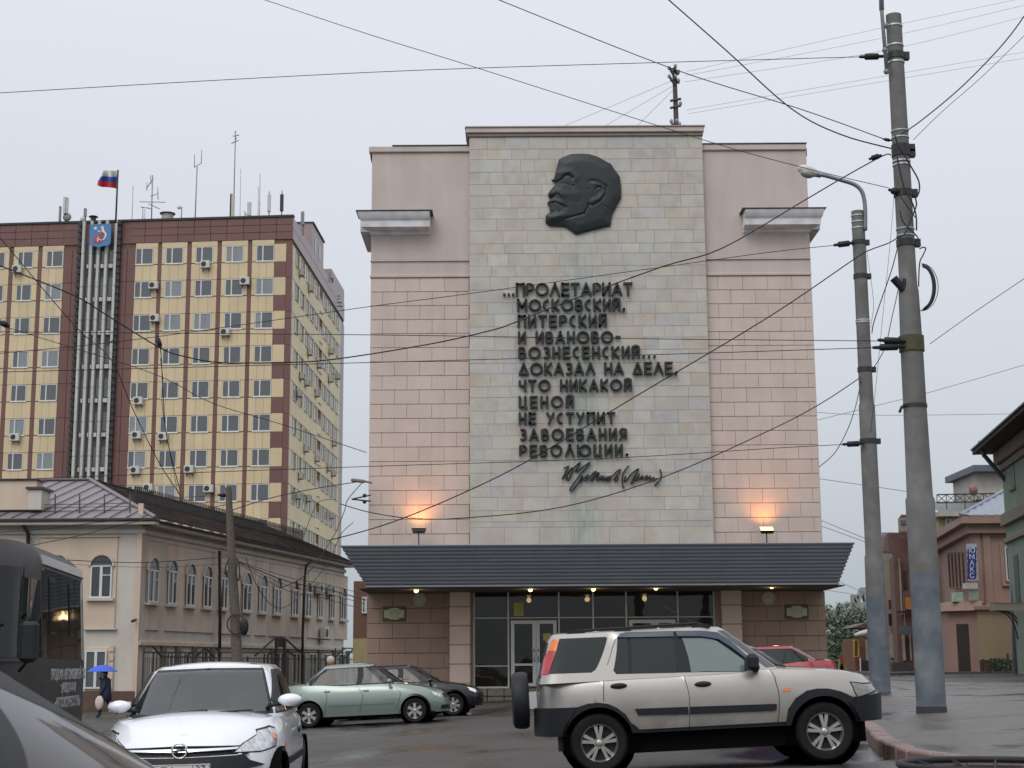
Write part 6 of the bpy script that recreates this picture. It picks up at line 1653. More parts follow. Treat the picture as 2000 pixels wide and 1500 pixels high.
# street lamp on the far pole
lt=thing('street_lamp','street lamp on a curved arm at the top of the slimmer concrete pole','street lamp',tuple(W(1689,480,39.9)))
MB().tube([W(x,y,39.85) for x,y in smooth_path([(1690,450),(1690,415),(1688,390),(1682,372),(1668,360),(1640,351),(1612,343),(1598,341)],4)],.055,8).build('arm',M('grey lamp arm',srgb(120,124,130),.5,metal=.3),lt,True)
p=W(1578,334,39.9); d=(W(1600,342,39.9)-W(1556,327,39.9)).normalized()
mb=MB(); mb.ball((0,0,0),1,18,0,(.30,.17,.15)); q=Vector((1,0,0)).rotation_difference(d); mb.v=[q@v+p for v in mb.v]; mb.build('lamp_head',M('pale lamp shell',srgb(190,190,180),.4,var=.08),lt,True)
mb=MB(); mb.ball((0,0,0),1,14,0,(.2,.14,.12)); mb.v=[q@v+p+Vector((-.04,-.02,-.08)) for v in mb.v]; mb.build('glass_bowl',M('cloudy lamp bowl',srgb(150,150,142),.15,coat=.6),lt,True)
MB().cyl(W(1598,341,39.9)-d*.12,W(1598,341,39.9)+d*.08,.09,.07,12).build('neck',m_ant,lt,40)

# ------------------------------------------------------------------ leaning old pole at left
op=thing('old_wooden_pole','weathered leaning wooden pole with cable loops before the old building','utility pole',tuple(G(467,1352)))
m_wood=M('weathered grey wood',srgb(92,84,74),.85,var=.3,scale=12,streak=.3,bump=.4)
MB().tube([W(446,952,45),W(452,1080,45),W(459,1200,45),W(467,1385,45)],[.09,.12,.15,.17],14).build('shaft',m_wood,op,40)
for k in range(3): MB().tube([W(461+17*math.cos(q),1219+19*math.sin(q),44.8) for q in [2*math.pi*i/24 for i in range(24)]],.02,6,closed=True).build('cable_loop',m_wire,op,True) if k==0 else None
MB().tube([W(x,y,44.8) for x,y in smooth_path([(448,1090),(440,1110),(442,1122),(436,1116)],4)],.02,6).build('cable_loop',m_wire,op,True)
MB().tube([W(x,y,44.8) for x,y in smooth_path([(462,1090),(468,1110),(466,1135),(461,1120),(463,1100)],4)],.02,6).build('cable_loop',m_wire,op,True)
MB().ball(W(477,1224,44.8),.13,10,0,(1,.6,2)).build('splice_closure',m_plast,op,True)
MB().tube([W(x,y,44.8) for x,y in smooth_path([(464,1090),(471,1140),(470,1180),(475,1215),(476,1235)],4)],.012,6).build('cable',m_wire,op,True)
# lamp and brackets at the theatre's left corner
sl_=thing('wall_lamp','small flat street lamp reaching out from the left edge of the theatre wall','street lamp',tuple(W(716,940,57)))
MB().tube([W(726,943,57.2),W(712,940,57)],.04,6).build('arm',m_ant,sl_)
me=cbox(.52,.2,.12,M('weathered lamp housing',srgb(120,112,100),.6),.03); o=link('lamp_housing',me,W(699,939,57),sl_); o.rotation_euler=(0,R(7),0)
wb=thing('wall_anchor','forked black wall anchor with two insulators at the theatre left edge','wall anchor',tuple(W(716,972,57.5)))
for y in (967,979): 
    MB().tube([W(724,y,57.6),W(687,975,57.3)],.03,6).build('fork_rod',m_dark,wb); MB().ball(W(712,y+1,57.5),.08,8).build('insulator',m_dark,wb,True)

# ------------------------------------------------------------------ overhead wires
def ins_(t,a,b,D,r=.05):
    p=W(*a,D); q=W(*b,D); pr=[p.lerp(q,k) for k in (0,.08,.2,.25,.75,.8,.92,1)]
    MB().tube(pr,[r*.35,r*.5,r*.5,r,r,r*.5,r*.5,r*.35],10).build('insulator',m_plast,t,True)
def wire(label,pts,th,insul=(),name='overhead_wire',group='overhead wires',sm=5):
    pp=smooth_path(pts,sm) if len(pts)>2 else pts
    V=[W(*p) for p in pp]; rad=[.86*th*p[2]/3049/2 for p in pp]
    t=thing(name,label,'wire',tuple(V[0]),group); MB().tube(V,rad,5).build('strand',m_wire,t,True)
    for i in insul: ins_(t,*i)
    return t
wire('long thin wire from the top edge across the slab top to the near pole',[(512,-2,14),(720,67,17),(933,133,20),(1370,272,24),(1560,325,26),(1735,367,27)],1.8,[((1735,370),(1762,378),26.9,.06)])
wire('wire falling from the top edge at centre past the roof mast to the near pole',[(970,-2,16),(1310,133,21),(1560,212,25),(1725,271,27)],2.4,[((1723,271),(1742,275),26.9,.03)])
wire('thick cable dropping steeply from the top edge right of centre to the near pole',[(1304,-2,17),(1420,100,20),(1545,212,24),(1640,262,26),(1740,290,26.9)],3.4)
wire('highest level wire crossing the whole sky from the left edge to the near pole',[(-10,182,20),(510,152,22),(930,133,24),(1680,111,26.9)],1.8,[((1678,111),(1727,110),26.9,.06)])
wire('wavy black cable sagging from the near pole over the slab letters to the tower',[(1740,303,26.9),(1725,304,26.9),(1650,345,26.5),(1570,392,26),(1410,485,25),(1290,522,24.5),(1100,592,24),(1000,632,23.5),(960,645,23.2),(860,668,22.5),(720,692,21.5),(620,705,21),(540,708,20.5),(430,708,20),(360,696,19.5),(310,678,19),(200,610,18),(140,575,17.5),(-10,515,16)],3.2,[((1697,311),(1722,303),26.8,.05)])
wire('thin wire from the left edge bending down the tower front beside the fins',[(-10,452,26),(144,634,30),(216,701,34),(259,798,38),(310,902,44),(353,968,50)],2.2)
wire('thin wire from the left edge slanting down across the tower to the theatre edge',[(-10,632,24),(80,660,27),(300,730,34),(414,787,40),(551,829,46),(716,884,56)],1.8,[((0,628),(18,638),24.3,.05)])
wire('slanting wire rising right across the tower and slab to the far pole',[(-10,691,30),(216,669,33),(432,640,35),(720,599,37),(920,573,38),(1290,522,39),(1500,493,40),(1630,479,40)],1.8,[((1628,479),(1668,474),39.8,.08)])
wire('upper of two nearly level trolley wires tied to the mossy collar of the near pole',[(-10,648,24),(720,654,25),(1200,661,26),(1716,666,26.9)],1.9,[((1714,664),(1772,667),26.85,.062)])
wire('lower of two nearly level trolley wires tied to the mossy collar of the near pole',[(-10,727,24),(720,708,25),(1200,695,26),(1706,679,26.9)],1.9,[((1704,679),(1768,677),26.85,.062)])
wire('low level wire crossing the tower and the last letters to the far pole',[(-10,938,34),(216,929,35),(720,911,38),(1170,896,39),(1500,876,40),(1647,868,40)],1.7,[((1645,868),(1688,866),39.8,.075)])
wire('thick cable slanting down left from the near pole across the letters to the canopy corner',[(1757,462,26.8),(1735,475,26.9),(1700,488,27),(1670,505,27.3),(1500,620,30),(1240,775,35),(1035,898,41),(900,965,46),(760,1022,52),(640,1056,56)],2.8)
wire('cable slanting down left from the far pole under the signature to the theatre left edge',[(1681,737,39.8),(1600,790,41),(1500,842,43),(1300,930,47),(1100,990,50),(900,1012,53),(800,1012,54),(720,1000,56),(665,984,57)],2.4)
wire('thick cable leaving the near pole up to the right edge',[(1760,262,26.8),(1800,235,25),(1880,168,22),(1960,85,19),(2010,18,17)],3.2)
wire('thin wire leaving the near pole up to the right edge below the thick cable',[(1784,273,26.9),(1840,218,25),(1920,148,23),(2010,60,21)],1.5)
wire('thin wire rising right from the mossy collar of the near pole',[(1816,672,27),(1900,612,25),(2010,538,23)],1.7)
for i,(a,b,c) in enumerate((((1340,140),(1720,55),(2010,-6)),((1338,148),(1720,75),(2010,8)),((1336,160),(1720,100),(2010,30)),((1340,215),(1720,150),(2010,100)),((1345,222),(1720,160),(2010,112)))):
    wire('faint distant wire leaving the roof mast to the right edge, %s of five'%('topmost','second','third','fourth','lowest')[i],[(*a,60),(*b,70),(*c,80)],.7)
for i,(a,b) in enumerate((((1312,158),(1100,247)),((1314,168),(1180,247)),((1316,175),(1240,250)))):
    wire('faint wire falling left from the roof mast behind the slab, %s of three'%('longest','middle','shortest')[i],[(*a,61),(*b,66)],.8)
wire('faint wire behind both poles rising to the right edge',[(1590,822,60),(1720,790,62),(1820,765,64),(2010,710,66)],1.1)
wire('faint level wire behind both poles toward the green house',[(1588,805,60),(1720,811,66),(2010,808,72)],1.0)
wire('upper thin wire from the theatre corner down to the far pole',[(1600,1015,58),(1700,1056,60)],1.2); wire('lower thin wire from the theatre corner down to the far pole',[(1600,1026,58),(1700,1062,60)],1.2)
wire('thin wire from the canopy end down the side street',[(1636,1135,60),(1670,1150,90),(1700,1165,120)],.9); wire('thin wire above the street trees',[(1608,1152,60),(1665,1160,120)],.9)
wire('thin wire over the street from the theatre to the near pole sleeve',[(1600,935,58),(1690,948,62),(1785,962,70)],1.2)
# twisted drops between the two poles
for lab,pts,th in (('twisted drop cable hanging between the two concrete poles',[(1754,480,27),(1742,525,29),(1725,575,32),(1707,628,36),(1703,650,39)],2.6),('straight drop wire from the near pole to the far pole clamp',[(1764,490,27),(1755,560,30),(1742,620,33),(1728,680,36),(1704,722,39.5)],2.0),
  ('thin guy wire hanging from the lamp pole arm',[(1690,470,39),(1703,560,38.5),(1706,600,38.5),(1700,640,39)],1.0),('thin vertical wire beside the near pole',[(1742,300,27),(1747,360,27.5),(1738,480,31),(1726,600,35),(1710,760,38),(1700,845,39.7)],1.0)):
    wire(lab,pts,th,name='drop_cable',group=None)
wire('looping drop cable from the far pole to the theatre right wall',[(1681,745,39.8),(1672,790,42),(1655,840,46),(1630,885,52),(1600,912,57.5)],2.0,name='drop_cable',group=None)
wire('cable from the left edge to the corner of the old building roof',[(-10,1040,60),(90,1033,62),(200,1019,64),(300,1012,67)],1.8); wire('cable rising from the bus roof past the corner of the old building to the pole',[(52,1067,40),(150,1047,42),(260,1020,43),(446,985,45)],1.8)
wire('dark cable across the arched windows to the old wooden pole',[(105,1092,46),(200,1097,46),(300,1098,45.5),(450,1087,45)],1.9); wire('thin cable just below the dark one across the arched windows',[(110,1101,46),(300,1108,45.5),(450,1100,45)],1.0)
wire('upper line from the wooden pole top to the theatre corner lamp',[(448,998,45),(520,975,48),(600,957,52),(698,941,57)],2.2)
wire('short line from the top of the wooden pole to the left',[(445,968,45),(400,969,46),(330,973,48)],1.3,[((425,966),(445,968),45,.06)]); 
for i,(y1,y2,lab) in enumerate(((1095,1162,'highest'),(1096,1172,'second'),(1098,1180,'third'),(1100,1192,'lowest'))):
    wire('one of four cables fanning from the wooden pole to the far brick corner, the %s'%lab,[(463,y1,45),(560,(y1+y2)/2-2+i*3,56),(640,(y1*.3+y2*.7)+i*2,66),(714,y2,80)],2.4 if i==1 else 1.4)
wire('cable crossing from the wooden pole up to the theatre corner',[(545,1150,55),(600,1120,56),(650,1050,57),(672,1000,57.3),(680,975,57.4),(712,938,57)],2.0)
wire('loop of cable drooping before the far arched windows',[(480,1090,46),(505,1150,48),(540,1187,50),(580,1170,53),(640,1100,56),(665,1045,57),(690,1020,57)],1.6)
wire('curly cable on the tower side above the old roof',[(592,1050,60),(605,1015,60),(618,985,60),(632,977,60),(655,975,60)],1.5); wire('cable hanging off the level wires in front of the tower',[(308,656,19.2),(312,675,19.2),(315,700,20),(318,760,22),(325,850,26),(352,960,34)],2.2,[((306,655),(315,682),19.1,.03)])
wire('thin wavy wire beside the hanging cable before the tower',[(313,700,20),(318,740,21),(316,780,23),(322,830,25),(335,900,30),(348,965,36)],1.4)
wire('short clamp wire crossing where the level wires meet the fins',[(208,676,28),(216,668,28),(226,663,28),(233,667,28)],3.0)

# mast on the theatre roof
rm=thing('roof_mast','slim brown wire mast with cross arms and insulators on top of the marble slab','mast',tuple(W(1320,246,60)))
MB().tube([W(1321,247,60),W(1317,133,60)],[.11,.09],8).build('mast_tube',M('brown mast paint',srgb(70,55,60),.6),rm,40)
for a,b in (((1309,197),(1330,193)),((1309,211),(1330,206)),((1308,132),(1317,150)),((1308,150),(1318,166)),((1316,132),(1325,146)),((1317,150),(1326,163)),((1311,243),(1328,241)),((1309,140),(1318,136)),((1309,157),(1318,154))): MB().tube([W(*a,59.9),W(*b,59.9)],.055,5).build('cross_arm',m_dark,rm)
for p_ in ((1307,133),(1319,129),(1325,140),(1307,149),(1319,149),(1325,157),(1329,202),(1311,237),(1322,236),(1327,242)): MB().ball(W(*p_,59.9),.075,8,0,(1,1,1.4)).build('insulator',M('grey glass insulator',srgb(130,135,140),.2),rm,True)
MB().box(tuple(W(1317,246,60.2)),tuple(W(1326,240,59.8))) if False else None

# ------------------------------------------------------------------ right-hand street
GFr=Frame(W(1975,1200,76).x,76,math.atan2(-1,-.14))
gb=thing('green_house','pale green plastered house with a wide dark eave at the right edge','building',tuple(GFr.p(2,.6,0)))
m_gr=M('pale green plaster',srgb(128,146,132),.8,var=.1,scale=.8,streak=.15); m_grey=M('grey stone moulding',srgb(128,120,110),.8,var=.12); m_gf=M('dark green window',(.02,.045,.035),.5)
eavez=GFr.uv(1977,893)[1]
q4=[GFr.p(0,-1,0),GFr.p(0,-1,-9),GFr.p(26,-1,-9),GFr.p(26,-1,0)]
MB().hexa(q4[::-1],[Vector(p)+Vector((0,0,eavez+1)) for p in q4[::-1]]).build('wall',m_gr,gb)
GFr.box('cornice',-.3,26,eavez-.0,eavez+.65,-.2,.35,m_grey,gb,.05); GFr.box('cornice_bed',-.15,26,eavez-.35,eavez-.0,-.2,.15,m_grey,gb,.03)
GFr.box('eave_soffit',-.9,26,eavez+.65,eavez+.85,-9,1.25,M('dark eave boards',srgb(52,42,40),.8),gb,.02); GFr.box('roof_edge',-.95,26,eavez+.85,eavez+.95,-9,1.32,m_roofm,gb,.01)
zc_=GFr.uv(1980,1010)[1]; GFr.box('string_course',-.15,26,zc_-.25,zc_+.35,-.2,.22,m_grey,gb,.03); GFr.box('string_course',-.1,26,zc_-1.1,zc_-.85,-.2,.14,m_grey,gb,.03)
for u in (2.2,6.2): GFr.box('window',u,u+1.1,zc_+1.4,zc_+3.4,-.1,.03,m_gf,gb,.01); GFr.box('window_surround',u-.15,u+1.25,zc_+1.25,zc_+1.4,-.1,.1,m_grey,gb,.01)
for u in (1.6,5.4): GFr.box('window',u,u+1.2,zc_-4.2,zc_-1.8,-.1,.03,m_gf,gb,.01)
dp=thing('rainwater_pipe','grey drainpipe with a funnel head crossing from the green eave down to its corner','drainpipe',tuple(W(1976,1300,75.5)))
m_zinc=M('grey zinc pipe',srgb(96,102,112),.45,metal=.5,var=.1)
a=W(1920,871,75.4); MB().lathe([(.22,.35),(.22,.2),(.1,0),(.1,-.25)],a+Vector((0,0,-.1)),'z',12).build('funnel',m_zinc,dp,40)
MB().tube([a+Vector((0,0,-.2)),W(1921,888,75.4),W(1969,944,75.4),W(1975,960,75.4),W(1979,1130,75.4),W(1982,1318,75.4)],.11,8).build('pipe',m_zinc,dp,30)
# rounded awning on the green house
aw=thing('entrance_awning','rounded tan awning on curved black brackets on the green house','awning',tuple(W(1970,1185,74)))
aL,aR=W(1944,1190,73.5),W(2030,1190,70)
mb=MB(); n=8
prof=[(math.cos(math.pi/2*i/n)*1.0,math.sin(math.pi/2*i/n)*.5) for i in range(n+1)]
vs=[]
for p in (W(1946,1192,75),W(2060,1194,66)):
    for i in range(n+1): vs.append(p+Vector((0,1-prof[i][0],prof[i][1]*.8)))
mb.add(vs,[(i,i+1,n+2+i,n+1+i) for i in range(n)]); mb.quad(*([vs[i] for i in range(n+1)]+[vs[0]+Vector((0,1.0,0))])); mb.build('awning_sheet',M('tan awning sheet',srgb(132,120,92),.4,var=.1),aw,True)
for dx in (0,.5,.9): MB().tube([W(x+dx*14,y,74.5) for x,y in smooth_path([(1948,1192),(1966,1200),(1980,1218),(1988,1248)],4)],.035,6).build('bracket',m_dark,aw,True)

Rp=Frame(W(1908,1200,84).x,84,0); Rs=Frame(W(1908,1200,84).x,84,math.atan2(-1,-.15))
# orange house: front face looks at us, left face recedes
oh=thing('orange_house','salmon two-storey corner house with pilasters and a corrugated roof','building',tuple(Rp.p(1,.6,0)))
m_sal=M('salmon plaster',srgb(156,130,118),.85,var=.08,scale=.7,streak=.12); m_tan=M('tan lower plaster',srgb(162,142,114),.8,var=.05,streak=.08); m_cor=M('corrugated pale roof sheet',srgb(140,146,158),.5,metal=.2,var=.1); m_brb=M('brown base band',srgb(86,56,48),.8,var=.15,streak=.15)
x0=Rp.o.x; Rs2=Frame(x0,84,math.atan2(1,.146))      # receding wall direction
zev=Rp.uv(1940,1022)[1]
q4=[Vector((x0,84,-1)),Vector((x0+9,84,-1)),Vector((x0+9+2.2,99,-1)),Vector((x0+2.2,99,-1))]
MB().hexa(q4,[p+Vector((0,0,zev+1)) for p in q4]).build('wall',m_sal,oh)
q4e=[Vector((x0-.75,83.3,zev-.05)),Vector((x0+9,83.3,zev-.05)),Vector((x0+11,99,zev-.05)),Vector((x0+1.4,99,zev-.05))]
MB().hexa(q4e,[p+Vector((0,0,.42)) for p in q4e]).build('eave',m_sal,oh)
q4e=[p+Vector((.4,.35,-.5)) if i in(0,) else p+Vector((.4,.3,-.5)) for i,p in enumerate(q4e)]
MB().hexa(q4e,[p+Vector((0,0,.5)) for p in q4e]).build('frieze',m_sal,oh)
apex=Vector((x0+5.6,90,zev+3.3)); apex2=Vector((x0+6.8,97,zev+3.3))
A0,A1,A2=Vector((x0-.8,83.25,zev+.37)),Vector((x0+12,83.25,zev+.37)),Vector((x0+1.6,99.5,zev+.37))
mb=MB(); n=46; zig=[]
for i in range(n+1):
    t=i/n; xx=A0.x+(A1.x-A0.x)*t; k=min(1,(xx-A0.x)/(apex.x-A0.x)) ; top=Vector((xx,A0.y+(apex.y-A0.y)*k,A0.z+(apex.z-A0.z)*k)); dz=.07*(i%2)
    zig.append((Vector((xx,A0.y,A0.z+dz)),top+Vector((0,0,dz))))
for i in range(n): mb.quad(zig[i][0],zig[i+1][0],zig[i+1][1],zig[i][1])
mb.build('corrugated_roof',m_cor,oh)
MB().quad(A0,apex,apex2,A2).build('side_roof',m_cor,oh); MB().tube([A0+Vector((0,0,.05)),apex+Vector((0,0,.1))],.09,6).build('hip_cap',m_cor,oh)
u0,_=Rp.uv(1921,1100); Rp.box('pilaster',u0,u0+.42,Rp.uv(1940,1180)[1],zev-.5,-.1,.12,m_sal,oh,.02); Rp.box('pilaster_base',u0-.08,u0+.5,Rp.uv(1940,1186)[1],Rp.uv(1940,1178)[1],-.1,.2,m_sal,oh,.02)
Rp.box('corner_pilaster',0.02,.42,Rp.uv(1940,1180)[1],zev-.5,-.1,.08,m_sal,oh,.02)
ua,ub_=Rp.uv(1963,1100)[0],Rp.uv(1978,1100)[0]; win(Rp,ua,ub_,Rp.uv(1970,1135)[1],Rp.uv(1970,1068)[1],oh,.08,split=.5); Rp.box('window_surround',ua-.25,ua-.02,Rp.uv(1970,1142)[1],Rp.uv(1970,1060)[1],-.1,.08,m_sal,oh,.02); Rp.box('sill',ua-.25,ub_+.3,Rp.uv(1970,1145)[1],Rp.uv(1970,1141)[1],-.1,.16,m_sal,oh,.02)
for i,px in enumerate((1895,1887,1880,1873,1866)):
    u,_=Rs2.uv(px,1100)
    MBx=Frame(Rs2.o.x,Rs2.o.y,Rs2.a); 
    o=MB(); 
    q=[Rs2.p(u,0,-.0)]
    bx=MB(); Rs2.mbox(bx,u-.24,u+.24,Rs2.uv(px,1150)[1],Rs2.uv(px,1075)[1],-.35,-.05+.1) 
    w_=bx.build('window',m_sal,oh)
    sy=-1
    bx=MB(); Rs2.mbox(bx,u-.19,u+.19,Rs2.uv(px,1147)[1],Rs2.uv(px,1078)[1],-.4,.07); 
    bx.build('pane',m_glo,w_)
# lower storey block
lf=Rp.uv(1914,1240)[0]; zlt=Rp.uv(1940,1192,1.2)[1]
Lx0=W(1912,1240,82.4).x; 
q4=[Vector((Lx0,82.4,-1)),Vector((Lx0+9,82.4,-1)),Vector((Lx0+9,84.2,-1)),Vector((Lx0+.2,84.2,-1))]
MB().hexa(q4,[p+Vector((0,0,zlt+1)) for p in q4]).build('lower_storey',m_tan,oh)
q4=[Vector((Lx0-1.2,84,-1)),Vector((Lx0+.3,82.45,-1)),Vector((Lx0+.4,86,-1)),Vector((Lx0-.6,90,-1))]
MB().hexa(q4,[p+Vector((0,0,zlt+1)) for p in q4]).build('chamfer_wall',m_sal,oh)
MB().hexa([p+Vector((-.2,-.25,zlt+1)) for p in q4],[p+Vector((-.0,-.1,zlt+1.5)) for p in q4]).build('lower_cornice',m_sal,oh)
LF=Frame(Lx0,82.4,0); LF.box('base_band',-.02,9,-.9,LF.uv(1940,1289)[1],-.1,.06,m_brb,oh,.01); LF.box('lower_cornice',-.15,9,zlt,zlt+.25,-1.8,.2,m_sal,oh,.03)
dd=Frame(Lx0-1.2,84,math.atan2(-1.55,1.5)); dd.box('side_door',.55,1.25,-.5,dd.uv(1905,1218)[1],-.1,.05,M('dark door',(.04,.03,.025),.5),oh,.01)
for px in (1962,1980): LF.box('iron_stake',LF.uv(px,1270)[0],LF.uv(px,1270)[0]+.08,0,LF.uv(px,1276)[1],.3,.38,m_brb,oh,.0)
# vertical sign with five letter tiles
vs_=thing('vertical_sign','vertical white sign with five blue letter tiles ЮМАКС on the salmon house','sign',tuple(W(1898,1130,82.6)))
a=W(1888,1062,82.6); b=W(1911,1134,82.6); MB().box((a.x,82.55,b.z),(b.x,82.7,a.z)).build('sign_board',M('faded white sign',srgb(170,175,182),.5,var=.1),vs_)
m_sb=M('sign blue',srgb(44,62,140),.4,var=.1); m_sw=M('sign white',srgb(205,210,220),.5)
for i,chr_ in enumerate('ЮМАКС'):
    c=W(1898,1075.5+12.3*i,82.5); s_=.235
    mb=MB(); mb.prism([c+Vector((-s_+.05,.03,s_-.07)),c+Vector((s_+.05,.03,s_-.07)),c+Vector((s_-.02,.03,-s_+.08)),c+Vector((-s_-.02,.03,-s_+.08))],(0,.04,0)); o=mb.build('letter_tile',m_sb,vs_)
    tx=text('letter',chr_,.36,c+Vector((.01,.0,0)),(R(90),0,0),m_sw,vs_,.01,bold=.006)
a=W(1882,1139,82.6); b=W(1909,1150,82.6); MB().box((a.x,82.5,b.z),(b.x,82.8,a.z)).build('lower_sign_box',M('pale lamp sign',srgb(190,188,186),.4,var=.25,scale=8),vs_)
a=W(1893,1152,82.6); b=W(1912,1172,82.6); MB().box((a.x,82.6,b.z),(b.x,82.75,a.z)).build('green_edged_sign',M('pale green sign',srgb(150,165,150),.5,var=.2,scale=6),vs_)
a=W(1860,1157,83.4); b=W(1881,1175,83.4); tag(MB().box((a.x,83.3,b.z),(b.x,83.6,a.z)).build('green_sign_box',M('green white sign',srgb(160,185,165),.5,var=.3,scale=4)),'small pale green box sign on the salmon house left of the tall blue sign','sign')
# corrugated porch with tan pillars between near pole and salmon house
pr=thing('street_porch','porch with a small ribbed grey roof and lacy black brackets left of the salmon house','porch',tuple(W(1860,1300,86)))
a=W(1838,1180,86); b=W(1884,1200,86); mb=MB()
for i in range(12):
    xa=a.x+(b.x-a.x)*i/12; xb=a.x+(b.x-a.x)*(i+1)/12; dz=.05*(i%2); mb.quad((xa,84.9,b.z-.02+dz),(xb,84.9,b.z-.02+.05-dz),(xb,87.2,a.z+.05-dz),(xa,87.2,a.z+dz))
mb.build('ribbed_roof',m_cor,pr); MB().box((a.x,84.95,b.z-.12),(b.x,85.05,b.z-.0)).build('roof_fascia',m_zinc,pr)
for k in range(4): MB().tube([W(x,y+k*2,85) for x,y in smooth_path([(1843,1206),(1856,1212),(1868,1222),(1874,1233)],3)],.03,5).build('lace_bracket',m_dark,pr,True)
for x0_,x1_,m_ in ((1842,1856,m_tan),(1862,1870,M('dark porch door',(.05,.04,.035),.6)),(1870,1886,m_sal)):
    a=W(x0_,1200,87); b=W(x1_,1200,87); MB().box((a.x,87,-.5),(b.x,88.5,W(1860,1202,87).z)).build('porch_wall',m_,pr)
for y in (1242,1258,1274): 
    a=W(1842,y,86.9); MB().box((a.x,86.85,a.z-.06),(a.x+.35,87,a.z+.06)).build('wall_groove',m_brb,pr)
# beige building behind with rail and white plant room
bb=thing('beige_block','beige block behind the salmon house with a criss-cross roof rail and white plant room','building',tuple(W(1860,1200,108)))
BB=Frame(0,108,0); u0=BB.uv(1832,1010)[0]; u1=BB.uv(2000,1010)[0]; zt_=BB.uv(1870,1001)[1]
BB.box('wall',u0,u1,-1,zt_-.35,-8,0,M('beige render',srgb(158,148,118),.85,var=.1,streak=.15),bb,0); BB.box('eave',u0-.2,u1,zt_-.35,zt_,-8,.9,M('pale eave',srgb(160,156,146),.7),bb,.02)
zr_=BB.uv(1870,965)[1]
mb=MB(); mb.quad(BB.p(u0-.2,zt_,.9),BB.p(u1,zt_,.9),BB.p(u1,zr_,-5),BB.p(u0+.2,zr_,-5)); mb.build('roof_slope',M('dull grey roof',srgb(108,108,106),.6,var=.1,streak=.1),bb)
for l,r_ in ((1846,1866),(1870,1886)): win(BB,BB.uv(l,1020)[0],BB.uv(r_,1020)[0],BB.uv(1860,1042)[1],BB.uv(1860,1013)[1],bb,.08,split=.5)
BB.box('wall_band',u0,u1,BB.uv(1850,1103)[1],BB.uv(1850,1097)[1],-.1,.1,m_brb,bb,.01)
p0=BB.pp(1830,966,-.5); p1=BB.pp(1975,963,-.5); q0=BB.pp(1830,982,-.5); q1=BB.pp(1975,978,-.5)
MB().tube([p0,p1],.05,5).build('guard_rail',m_dark,bb); MB().tube([q0,q1],.05,5).build('guard_rail',m_dark,bb)
for i in range(8):
    a=p0.lerp(p1,i/8); b=p0.lerp(p1,(i+1)/8); c=q0.lerp(q1,i/8); d=q0.lerp(q1,(i+1)/8)
    MB().tube([a,d],.03,4).build('brace',m_dark,bb); MB().tube([c,b],.03,4).build('brace',m_dark,bb); MB().tube([a,c+Vector((0,0,-.5 if i%2 else 0))],.035,4).build('rail_post',m_dark,bb)
a=W(1906,922,112); b=W(1990,975,112); MB().box((a.x,112,b.z),(b.x,118,a.z)).build('plant_room',M('white plant room',srgb(176,172,166),.8,streak=.12),bb)
a=W(1901,908,111); b=W(1990,920,111); MB().box((a.x,111,b.z),(b.x,118.5,a.z)).build('plant_room_cap',m_zinc,bb)
MB().ball(W(1901,957,110),.32,12,0,(1,1,1.3)).build('roof_globe',M('rust red grey cowl',srgb(130,90,85),.6,var=.3),bb,True)
# row of narrow old shops seen between the poles
def block(name,label,px0,px1,ytop,D,D1,mat,parts=(),cat='building'):
    a=W(px0,1200,D); b=W(px1,1200,D); zt=W((px0+px1)/2,ytop,D).z
    t=thing(name,label,cat,(a.x,D,gz(a.x)))
    D1=D+4; k=(a.x/D)*.72
    q4=[Vector((a.x,D,-.6)),Vector((b.x,D,-.6)),Vector((b.x+4*k,D1,-.6)),Vector((a.x+4*k,D1,-.6))]
    MB().hexa(q4,[Vector((p.x,p.y,zt)) for p in q4]).build('wall',mat,t)
    for nm,x0_,y0_,x1_,y1_,m_,d in parts:
        p=W(x0_,y0_,D-d); q=W(x1_,y1_,D-d); MB().box((min(p.x,q.x),D-d-.04,min(p.z,q.z)),(max(p.x,q.x),D-d+.06 if d>.2 else D+.05,max(p.z,q.z))).build(nm,m_,t)
    return t
m_mar=M('maroon painted wall',srgb(104,76,70),.8,var=.15,streak=.15); m_gb=M('grey beige wall',srgb(136,128,114),.85,var=.15,streak=.15); m_blk=M('dark opening',(.02,.018,.018),.6); m_lt=M('pale jamb',srgb(150,142,130),.8); m_tile=M('dark reddish roof',srgb(84,62,60),.6,var=.2)
block('maroon_shop','maroon shop seen between the two concrete poles with a small orange sign',1750,1800,1085,98,112,m_mar,(('pilaster',1757,1085,1761,1200,m_lt,.15),('upper_window',1763,1115,1772,1150,m_blk,.05),('eave_board',1748,1083,1800,1090,m_tile,.6),('orange_sign',1768,1167,1788,1190,M('orange sign',srgb(170,110,40),.5),.5),('ledge',1752,1193,1800,1197,m_blk,.4),('porch_hood',1757,1222,1790,1238,m_zinc,.8),('door_jamb',1762,1240,1769,1290,m_lt,.1),('dark_doorway',1770,1240,1775,1290,m_blk,.08),('door_jamb',1776,1240,1781,1290,m_lt,.1),('drainpipe',1765,1160,1768,1222,m_lt,.2)))
block('grey_beige_shop','narrow grey-beige house just right of the slimmer pole with a maroon awning sign',1726,1750,1078,104,116,m_gb,(('wall_strip',1744,1080,1748,1170,m_mar,.1),('maroon_sign',1735,1172,1765,1190,M('maroon sign',srgb(100,40,48),.5),1.0),('dark_band',1735,1199,1757,1222,m_blk,.5),('pale_door',1737,1224,1746,1285,m_lt,.1),('pale_door',1748,1224,1753,1285,m_lt,.1),('eave_board',1724,1076,1753,1081,m_tile,.8)))
